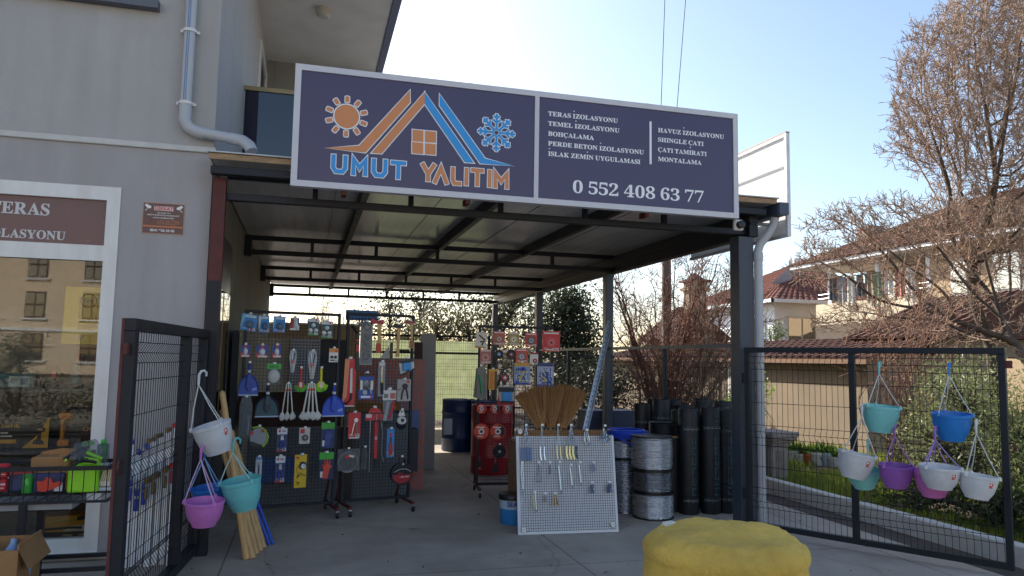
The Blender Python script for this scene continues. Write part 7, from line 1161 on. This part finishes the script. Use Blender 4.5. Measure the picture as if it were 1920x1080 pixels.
hang_pot('tilted white pot at the left of the right gate', (1567, 847, 1639, 899), 0, '#d9d9da', (1616, 770), R(10), '#d9d9da', True, n=gp(.36)); hang_pot('lower aqua pot half hidden behind the tilted white pot', (1588, 878, 1650, 917), 0, '#8ed8d2', (1627, 835), R(-8), n=gp(.14))
hang_pot('purple pot between the white pots on the right gate', (1646, 870, 1714, 916), 0, '#a566bd', (1677, 806), R(-1), strings='#a578b8', n=gp(.22)); hang_pot('pink pot half hidden behind a white pot on the right gate', (1712, 880, 1786, 932), 0, '#d77ac0', (1752, 815), R(-6), strings='#b88ac8', n=gp(.14))
hang_pot('level white pot below the blue pot, in front of the pink one', (1721, 872, 1803, 918), 0, '#dcdcde', (1753, 812), 0, '#9f7ac0', True, strings='#a08cc8', n=gp(.36)); hang_pot('lowest white pot at the far right of the gate', (1794, 888, 1872, 937), 0, '#dededf', (1830, 800), R(6), '#dededf', True, n=gp(.28))
hang_pot('tipped white pot hanging from the left gate', (364, 792, 442, 853), 5.75, '#d6d7da', (373, 708), R(-17), '#e0e0e0', True); hang_pot('pink pot hanging low from the left gate', (344, 936, 422, 988), 5.65, '#cf7cc6', (377, 848), R(0), strings='#c8a8cc')
hang_pot('blue pot hanging behind the pink pot at the left gate', (358, 910, 430, 960), 5.95, '#2c74c8', (384, 845), R(-8), strings='#7fa8d8'); hang_pot('aqua pot hanging in front of the wooden poles', (415, 896, 495, 958), 5.78, '#74c6c6', (437, 835), R(-10), strings='#a9c9c6')
# ================================================================== POLES, CLAMPS
pl = ['longest pale wooden pole at the left of the bundle', 'second wooden pole of the leaning bundle', 'third wooden pole of the leaning bundle', 'fourth wooden pole of the leaning bundle', 'fifth wooden pole of the leaning bundle', 'rightmost wooden pole of the leaning bundle']
for k, (bx_, by_, tx_, ty_) in enumerate(((462, 1049, 416, 732), (470, 1046, 417, 765), (480, 1040, 420, 790), (488, 1034, 432, 805), (474, 1047, 408, 800), (494, 1028, 440, 830))):
    a_ = onZ(bx_, by_); e_ = onY(tx_, ty_, a_.y+.22); o = MB(); dd = e_-a_
    o.tube([Vector((0, 0, .002)), dd*.985, dd], [.026, .025, .008], M['wood'], 10); o = o.build('wooden_pole'); o.location = a_; tag(o, pl[k], 'pole', 'wooden poles leaning by the left gate')
for k, (bx_, by_, tx_, ty_) in enumerate(((505, 1022, 458, 900), (512, 1021, 470, 905))):
    a_ = onZ(bx_, by_); e_ = onY(tx_, ty_, a_.y+.2); o = MB(); o.tube([(0, 0, .002), e_-a_], .013, PL('#2a52b8'), 10); o = o.build('blue_pole'); o.location = a_; tag(o, ['left blue painted pole beside the wooden poles', 'right blue painted pole beside the wooden poles'][k], 'pole')
bar_w = mat('bar_steel', '#eeeff2', .4, .1, var=.1)
for k, (px, c, hz_) in enumerate(((243, '#27389c', .78), (256, '#27389c', .70), (270, '#2a4ab0', .74), (284, '#7d6430', .79), (298, '#7d6430', .82), (312, '#8a7038', .86), (326, '#b8242c', .9), (338, '#b8242c', .84))):
    q = onY(px, 900, 6.3+.02*(k % 3)); t = thing('bar_clamp', ['first bar clamp from the gate post, blue handle', 'second bar clamp, blue handle set lower', 'third bar clamp with blue handle', 'first bar clamp with brass coloured handle', 'second bar clamp with brass coloured handle', 'third bar clamp with brass coloured handle', 'bar clamp with bright red handle, highest', 'bar clamp with red handle beside the gate mid post'][k], 'clamp', (q.x, q.y, 0), rnd.uniform(-.15, .25), 'bar clamps behind the left gate')
    H_ = hz_+.14; mb = MB(); mb.bx(-.02, .02, -.008, .008, 0, H_, bar_w, .002); mb.build('bar', t); mb = MB(); mb.bx(-.014, .014, -.14, .008, H_, H_+.03, PL(c), .004); mb.build('fixed_jaw', t)
    mb = MB(); mb.bx(-.015, .015, -.14, .01, hz_-.16, hz_-.12, PL(c), .004); mb.tube([(0, -.12, hz_-.25), (0, -.12, hz_-.04)], .007, M['galv'], 8); mb.lathe([(.012, hz_-.27), (.015, hz_-.27), (.015, hz_-.19), (.01, hz_-.18)], PL(c), 10, (0, -.12, 0)); mb.build('sliding_jaw', t)
# ================================================================== LEFT DISPLAY STAND
SY0, SY1, SX1 = 5.42, 5.78, -1.20; t = thing('basket_stand', 'black metal stand with a wire basket in front of the shop window', 'stand', (-1.9, 5.6, 0)); mb = MB()
for y in (SY0, SY1):
    mb.bx(-2.9, SX1, y-.012, y+.012, .845, .87, st); mb.bx(-2.9, SX1, y-.01, y+.01, .64, .655, st); mb.bx(-2.9, SX1+.02, y-.014, y+.014, .215, .24, st)
    for x in (-1.67, -2.7): mb.bx(x-.02, x+.02, y-.02, y+.02, 0, .64, st)
for x in (-2.9, SX1): mb.bx(x-.01, x+.01, SY0, SY1, .847, .868, st); mb.bx(x-.01, x+.01, SY0, SY1, .642, .653, st)
W(mb, 'frame', t); mb = MB()
for i in range(26):
    x = -2.88+i*.067
    for y in (SY0, SY1): mb.tube([(x, y, .655), (x, y, .845)], .003, st, 4, False)
    mb.tube([(x, SY0, .648), (x, SY1, .648)], .003, st, 4, False)
W(mb, 'basket', t); mb = MB(); mb.bx(-2.9, SX1-.2, SY0+.02, SY1-.02, .6, .635, M['sheet']); W(mb, 'shelf', t)
KS = dict(o=Vector((0, 5.55, 0)), n=Vector((0, 1, 0)), r=Vector((1, 0, 0)), u=Vector((0, 0, 1)), rot=(0, 0, 0))
def bk(name, label, cat, rect, spec, off=0., group=None): return item(KS, name, label, cat, rect, spec, group, off=off, hook=False)
bk('carton', 'open brown carton standing in the wire basket', 'box', (54, 848, 127, 921), {'box': [('b', -.5, -.5, .5, .36, 'm:carton', -180, -20)], 'flap': [('p', [(-.5, .36), (.5, .36), (.45, .5), (.1, .52), (-.4, .44)], 'm:carton', -184, -180)], 'flap1': [('p', [(.2, .36), (.5, .36), (.48, .56), (.28, .5)], 'm:carton', -30, -26)]})
bk('sprayer', 'lime green sprayer bottle in the wire basket', 'sprayer', (130, 855, 189, 921), {'tank': [('e', 0, -.05, .5, .5, '#8fd41e', -60, 60), ('b', -.48, -.5, .48, .2, '#8fd41e', -90, 50)], 'head': [('p', [(-.1, .3), (.5, .28), (.45, .42), (.0, .5)], '#7ab822', -10, 40), ('l', [(-.3, .28), (-.05, .42), (.4, .34)], .06, '#1c1f1e', 45), ('b', -.15, .3, .15, .5, '#22252a', -20, 40)]})
bk('sprayer_bag', 'clear bag of black and lime sprayer heads on top of the sprayer', 'bag', (118, 822, 196, 864), {'bag': [('p', [(-.3, -.4), (.45, -.5), (.5, .1), (.3, .5), (-.2, .3)], 'clear', 30, 32)], 'head': [('l', [(-.45, -.42), (-.2, -.1), (.0, .05), (.2, -.2)], .05, '#1b1d20', 10), ('b', -.1, -.35, .3, .0, '#191b1e', -10, 20), ('l', [(.1, -.1), (.48, -.4)], .05, '#7fbf2a', 24), ('c', .03, .26, .07, '#7fe05a', 10, 24), ('c', .2, .3, .07, '#7fe05a', 10, 24), ('c', -.4, -.42, .04, '#a6e02a', 10, 20), ('r', .12, -.1, .22, .05, '#9fe02a', 20, 28)]})
bk('spray_bottle', 'clear bottle with green cap behind the sprayer', 'bottle', (181, 824, 203, 868), {'bottle': [('b', -.45, -.5, .45, .3, 'clear', -60, 20), ('b', -.4, -.3, .35, .3, '#3f9a5a', -50, 0)], 'cap': [('b', -.2, .3, .2, .5, '#4fb04a', -40, 0)]}, -.08)
for rc, lb, h1, c1, g1 in (((62, 887, 121, 923), 'dark blue glove pack with red gloves in the basket front', '#22306a', '#1c2650', '#cc3828'), ((18, 880, 60, 921), 'dark glove pack with red top at the left of the basket', '#9a2a34', '#1d2448', '#26345c')):
    bk('glove_pack', lb, 'gloves', rc, {'bag': [('b', -.5, -.5, .5, .5, c1, -40, 10), ('r', -.5, .28, .5, .48, h1, 10, 11.5), ('r', .2, -.44, .46, .0, '#c8c4c8', 10, 11.5)], 'glove': [('p', [(-.3, -.4), (-.1, -.45), (.2, -.3), (.45, -.1), (.4, .1), (.15, .0), (.1, .25), (-.05, .3), (-.15, .1), (-.35, .1)], g1, 11, 20)]})
bk('green_pack', 'bright green packet at the front of the basket', 'packet', (41, 888, 63, 925), {'bag': [('b', -.45, -.5, .45, .5, '#1f8a2a', -10, 22), ('p', [(-.2, .2), (.1, .3), (.2, .0), (.0, -.1)], '#5ac04a', 22, 24)]})
for rc, lb in (((-30, 870, 16, 897), 'upper red packet at the far left of the basket'), ((-30, 898, 13, 922), 'lower red packet at the far left of the basket')): bk('red_pack', lb, 'packet', rc, {'bag': [('b', -.5, -.5, .5, .5, '#b3202c', -40, 10), ('r', -.4, .0, .45, .15, '#d8b8b8', 10, 12), ('r', -.4, -.25, .4, -.18, '#d8b8b8', 10, 12)]})
bk('sandal_pack', 'clear pack with beige patterned slippers in the basket', 'slippers', (180, 872, 213, 920), {'sole': [('b', -.5, -.5, .5, -.36, '#b9bcc4', -60, 20)], 'upper': [('p', [(-.4, -.36), (.42, -.36), (.45, .3), (.2, .5), (-.1, .3)], '#8d7a60', -50, 10)]+[('l', [(-.3+.15*i, -.3), (-.02+.09*i, .3)], .035, '#d8c8a4', 12) for i in range(5)]+[('r', -.2, -.3, .3, -.12, '#c0c4cc', 12, 14)]})
# carton with bottles, low left
p = onY(48, 1000, 5.05); t = thing('bottle_carton', 'open carton of clear bottles on the ground by the stand', 'box', (p.x-.26, 5.15, 0)); mb = MB(); c_ = M['carton']
for q in ((-.26, .26, -.2, -.19), (-.26, .26, .19, .2)): mb.bx(q[0], q[1], q[2], q[3], 0, .47, c_)
for q in ((-.26, -.25), (.25, .26)): mb.bx(q[0], q[1], -.19, .19, 0, .5, c_)
mb.bx(-.25, .25, -.19, .19, 0, .02, c_); mb.build('box', t)
mb = MB(); mb.add([(.26, -.2, .47), (.26, .2, .47), (.31, .22, .36), (.31, -.18, .36), (.261, -.2, .466), (.261, .2, .466), (.312, .22, .356), (.312, -.18, .356)], [(0, 1, 2, 3), (7, 6, 5, 4), (0, 4, 5, 1), (3, 2, 6, 7)], c_); mb.build('flap', t)
bc_ = mat('bottle_plastic', '#8ea4c4', .15, var=.2, scale=9, spec=.8)
for i in range(5):
    for j in range(3):
        o = MB().lathe([(.04, 0), (.045, .02), (.045, .2), (.02, .25), (.018, .28), (.001, .28)], bc_ if (i+j) % 3 else PL('#3a62b0'), 14).build('water_bottle'); o.location = (t.location.x-.2+i*.1, t.location.y-.13+j*.13, .14+.02*((i*2+j) % 3)); o.rotation_euler = (rnd.uniform(-.2, .2), rnd.uniform(-.2, .2), 0); tag(o, 'small clear bottle with %s among the others in the carton' % ('pale blue plastic' if (i+j) % 3 else 'dark blue plastic'), 'bottle', 'bottles in the carton' if (i+j) % 3 else 'dark bottles in the carton')
o = MB().bx(-.25, .25, -.19, .19, .02, .13, M['carton']).build('packing_paper'); o.location = (t.location.x, t.location.y, 0); tag(o, 'brown packing layer under the bottles in the carton', 'packing')
# ================================================================== SHOP WINDOW GOODS
KW = dict(o=Vector((0, 6.86, 0)), n=Vector((0, 1, 0)), r=Vector((1, 0, 0)), u=Vector((0, 0, 1)), rot=(0, 0, 0))
def sg(name, label, cat, rect, zb, spec, D=.28):
    x0, y0, x1, y1 = rect; c0 = onY(x0, y1, 6.86); c1 = onY(x1, y0, 6.86); w_ = c1.x-c0.x; h = c1.z-c0.z; t = thing(name, label, cat, ((c0.x+c1.x)/2, 6.86, zb+h/2))
    for part, L in spec.items(): mb = MB(); prims(mb, L, w_, h); mb.build(part, t)
    return t
yb = '#d09a1c'
sg('drill_box', 'black and yellow drill box with printed drill in the window', 'box', (-8, 762, 95, 825), .822, {'box': [('b', -.5, -.5, .5, .5, '#1b1a1c', -280, 0)], 'print': [('p', [(.5, .48), (.5, -.48), (.0, -.48), (.28, -.1)], yb, 0, 1), ('x', 'CHATTEL', -.42, -.06, .14, .09, yb, 1), ('r', -.42, -.34, -.12, -.22, yb, 0, 1), ('r', -.42, -.14, -.2, -.1, '#d8d4cc', 0, 1), ('r', -.42, -.04, -.28, 0, '#d8d4cc', 0, 1), ('p', [(-.3, .46), (.2, .46), (.0, .3), (-.2, .26)], '#6a6456', 0, .8)], 'drill': [('p', [(.22, .1), (.42, .14), (.44, .02), (.36, -.02), (.36, -.22), (.42, -.3), (.42, -.38), (.2, -.36), (.22, -.26), (.28, -.22), (.3, .0), (.2, .02)], '#2a2624', 1, 4), ('r', .28, .06, .38, .1, yb, 4, 5)]})
sg('tool_case', 'black tool case with orange grip in the window', 'case', (108, 752, 215, 825), .822, {'case': [('b', -.42, -.5, .5, .5, '#17181c', -260, -10)], 'grip': [('b', -.5, -.45, -.28, -.28, '#d2801c', -20, 20), ('b', -.46, -.3, -.38, .3, '#d2801c', -20, 20), ('b', -.5, .24, -.26, .42, '#d2801c', -20, 20)], 'lettering': [('x', 'CHATTEL', -.06, .42, -.06, .11, yb, -8)]})
sg('teal_case', 'teal and black power tool case on the top window shelf', 'case', (-10, 692, 66, 723), 1.302, {'case': [('b', -.5, -.5, .5, .4, '#16606a', -250, 0), ('p', [(-.1, .4), (.3, .4), (.2, .5), (.0, .5)], '#15181c', -120, -60)], 'label': [('r', -.15, -.42, .38, .2, '#9fb4bc', 0, 1.5), ('r', -.1, -.1, .1, .1, '#3f5a64', 1.5, 2.2), ('r', .15, -.3, .34, .1, '#4a7a84', 1.5, 2.2)]})
sg('toolbag', 'black tool bag with red tag on the top window shelf', 'bag', (68, 668, 118, 723), 1.302, {'bag': [('e', 0, -.2, .5, .5, '#15171b', -60, 60), ('b', -.48, -.5, .48, .0, '#181a1f', -200, 0)], 'tag': [('r', .1, -.15, .25, .08, '#b8242c', 0, 2)]})
sg('angle_grinder', 'teal hand grinder standing upright in the window', 'grinder', (130, 655, 158, 723), 1.302, {'body': [('b', -.3, -.5, .3, .2, '#14626c', -60, 20), ('e', .1, .28, .36, .2, '#8a2a34', -20, 50), ('b', -.5, .1, .5, .45, '#1a6a72', -70, 0), ('r', -.15, .15, .15, .4, '#c9d2d4', 0, 2)], 'foot': [('b', -.5, -.5, .5, -.36, '#1c1e22', -80, 30)]})
sg('yellow_case', 'bright yellow box with an oval mark inside the window', 'box', (116, 516, 196, 621), 1.66, {'box': [('b', -.5, -.5, .5, .5, '#d8bf2e', -120, 0)], 'panel': [('b', -.1, -.25, .38, .32, '#b89c1c', 0, 6), ('b', -.5, -.5, .5, -.28, '#cdb63a', 0, 6)], 'emblem': [('o', .14, .26, .2, .012, '#33301c', 7), ('x', 'Fem', .02, .26, .22, .08, '#33301c', 7)], 'knob': [('c', -.2, -.38, .06, '#a9a48a', 6, 16), ('c', .0, -.38, .06, '#a9a48a', 6, 16)]})
o = MB().bx(-2.1, -1.45, 6.74, 7.1, 1.64, 1.658, mat('shelf_board', '#4c4a48', .6)).build('window_shelf'); tag(o, 'short shelf under the yellow box in the window', 'shelf')
sg('cutter_box', 'yellow and black bolt cutter box at the bottom of the window', 'box', (70, 963, 190, 1011), .105, {'box': [('b', -.5, -.5, .5, .5, '#c08a1e', -200, 0)], 'print': [('r', -.5, -.44, .5, -.18, '#241f1c', 0, 1), ('p', [(-.1, -.16), (.5, -.16), (.5, .1), (.0, .06)], '#c9c4b8', 0, 1), ('r', -.1, -.36, .05, -.3, '#c8b070', 1, 2), ('r', .15, -.36, .4, -.3, '#c8b070', 1, 2), ('r', .38, .25, .46, .4, '#c8452a', 0, 1)], 'cutter': [('l', [(-.42, -.1), (-.4, .2), (-.1, .3), (.3, .44)], .03, '#b99a2a', 4), ('l', [(.12, .38), (.34, .46)], .04, '#1c1a18', 6), ('l', [(-.4, -.05), (.0, .0), (.2, -.02)], .022, '#2a2622', 4)]})
sg('orange_bag', 'orange tool packet on the low window shelf', 'packet', (60, 938, 98, 957), .502, {'bag': [('p', [(-.5, -.5), (.5, -.5), (.4, .5), (-.1, .2)], '#c8601c', -60, 10), ('r', -.2, -.3, .2, -.1, '#3a2418', 10, 11)]})
# ================================================================== YELLOW DRUM
t = thing('foam_drum', 'large yellow drum crusted with sprayed foam in the foreground', 'drum', (1.60, 2.66, 0)); Rr, Hh = .31, .938
def wob(v):
    rr = math.hypot(v.x, v.y); a = math.atan2(v.y, v.x); q = Vector((v.x*4, v.y*4, v.z*3.)); n1 = noise.noise(q); n2 = noise.noise(q*4.2+Vector((3, 1, 7))); n3 = noise.noise(q*13)
    s_ = 1+(.018*n1+.019*n2+.007*n3) if rr > .02 else 1
    z = v.z+(.010*n1+.009*n2+.005*n3)*(1 if v.z > .7 else .2)
    if v.z > .86 and rr < .29: z += .016*noise.noise(Vector((v.x*7, v.y*7, 2)))-.010*max(0, math.cos(a*2+1))*rr*3
    return Vector((v.x*s_, v.y*s_, z))
pr = [(Rr*.98, 0), (Rr*1.0, .1)]+[(Rr*(1.02-.02*math.sin(i)), .1+i*.025) for i in range(1, 28)]+[(Rr*1.0, .80), (Rr*.985, .825), (Rr*.978, .838), (Rr*.995, .85), (Rr*1.012, .868), (Rr*1.0, .89), (Rr*.97, .905), (Rr*.92, .915), (Rr*.86, Hh), (Rr*.78, Hh+.002)]+[(Rr*(.7-.07*i), Hh+.004+.0022*i) for i in range(10)]+[(.002, Hh+.027)]
fm = mat('foam_yellow', '#cda94c', .85, var=.3, scale=3, bump=.5, bscale=45); mb = MB(); mb.lathe(pr, fm, 120, (0, 0, 0), None, wob); mb.build('foam', t, ang=180)
mb = MB(); mb.box((-.15, .17, Hh+.004), (.06, .03, .02), mat('foam_white', '#c9c6b8', .8, var=.15, bump=.5, bscale=40), Matrix.Rotation(.3, 3, 'Z'), .006); mb.build('foam_scrap', t)
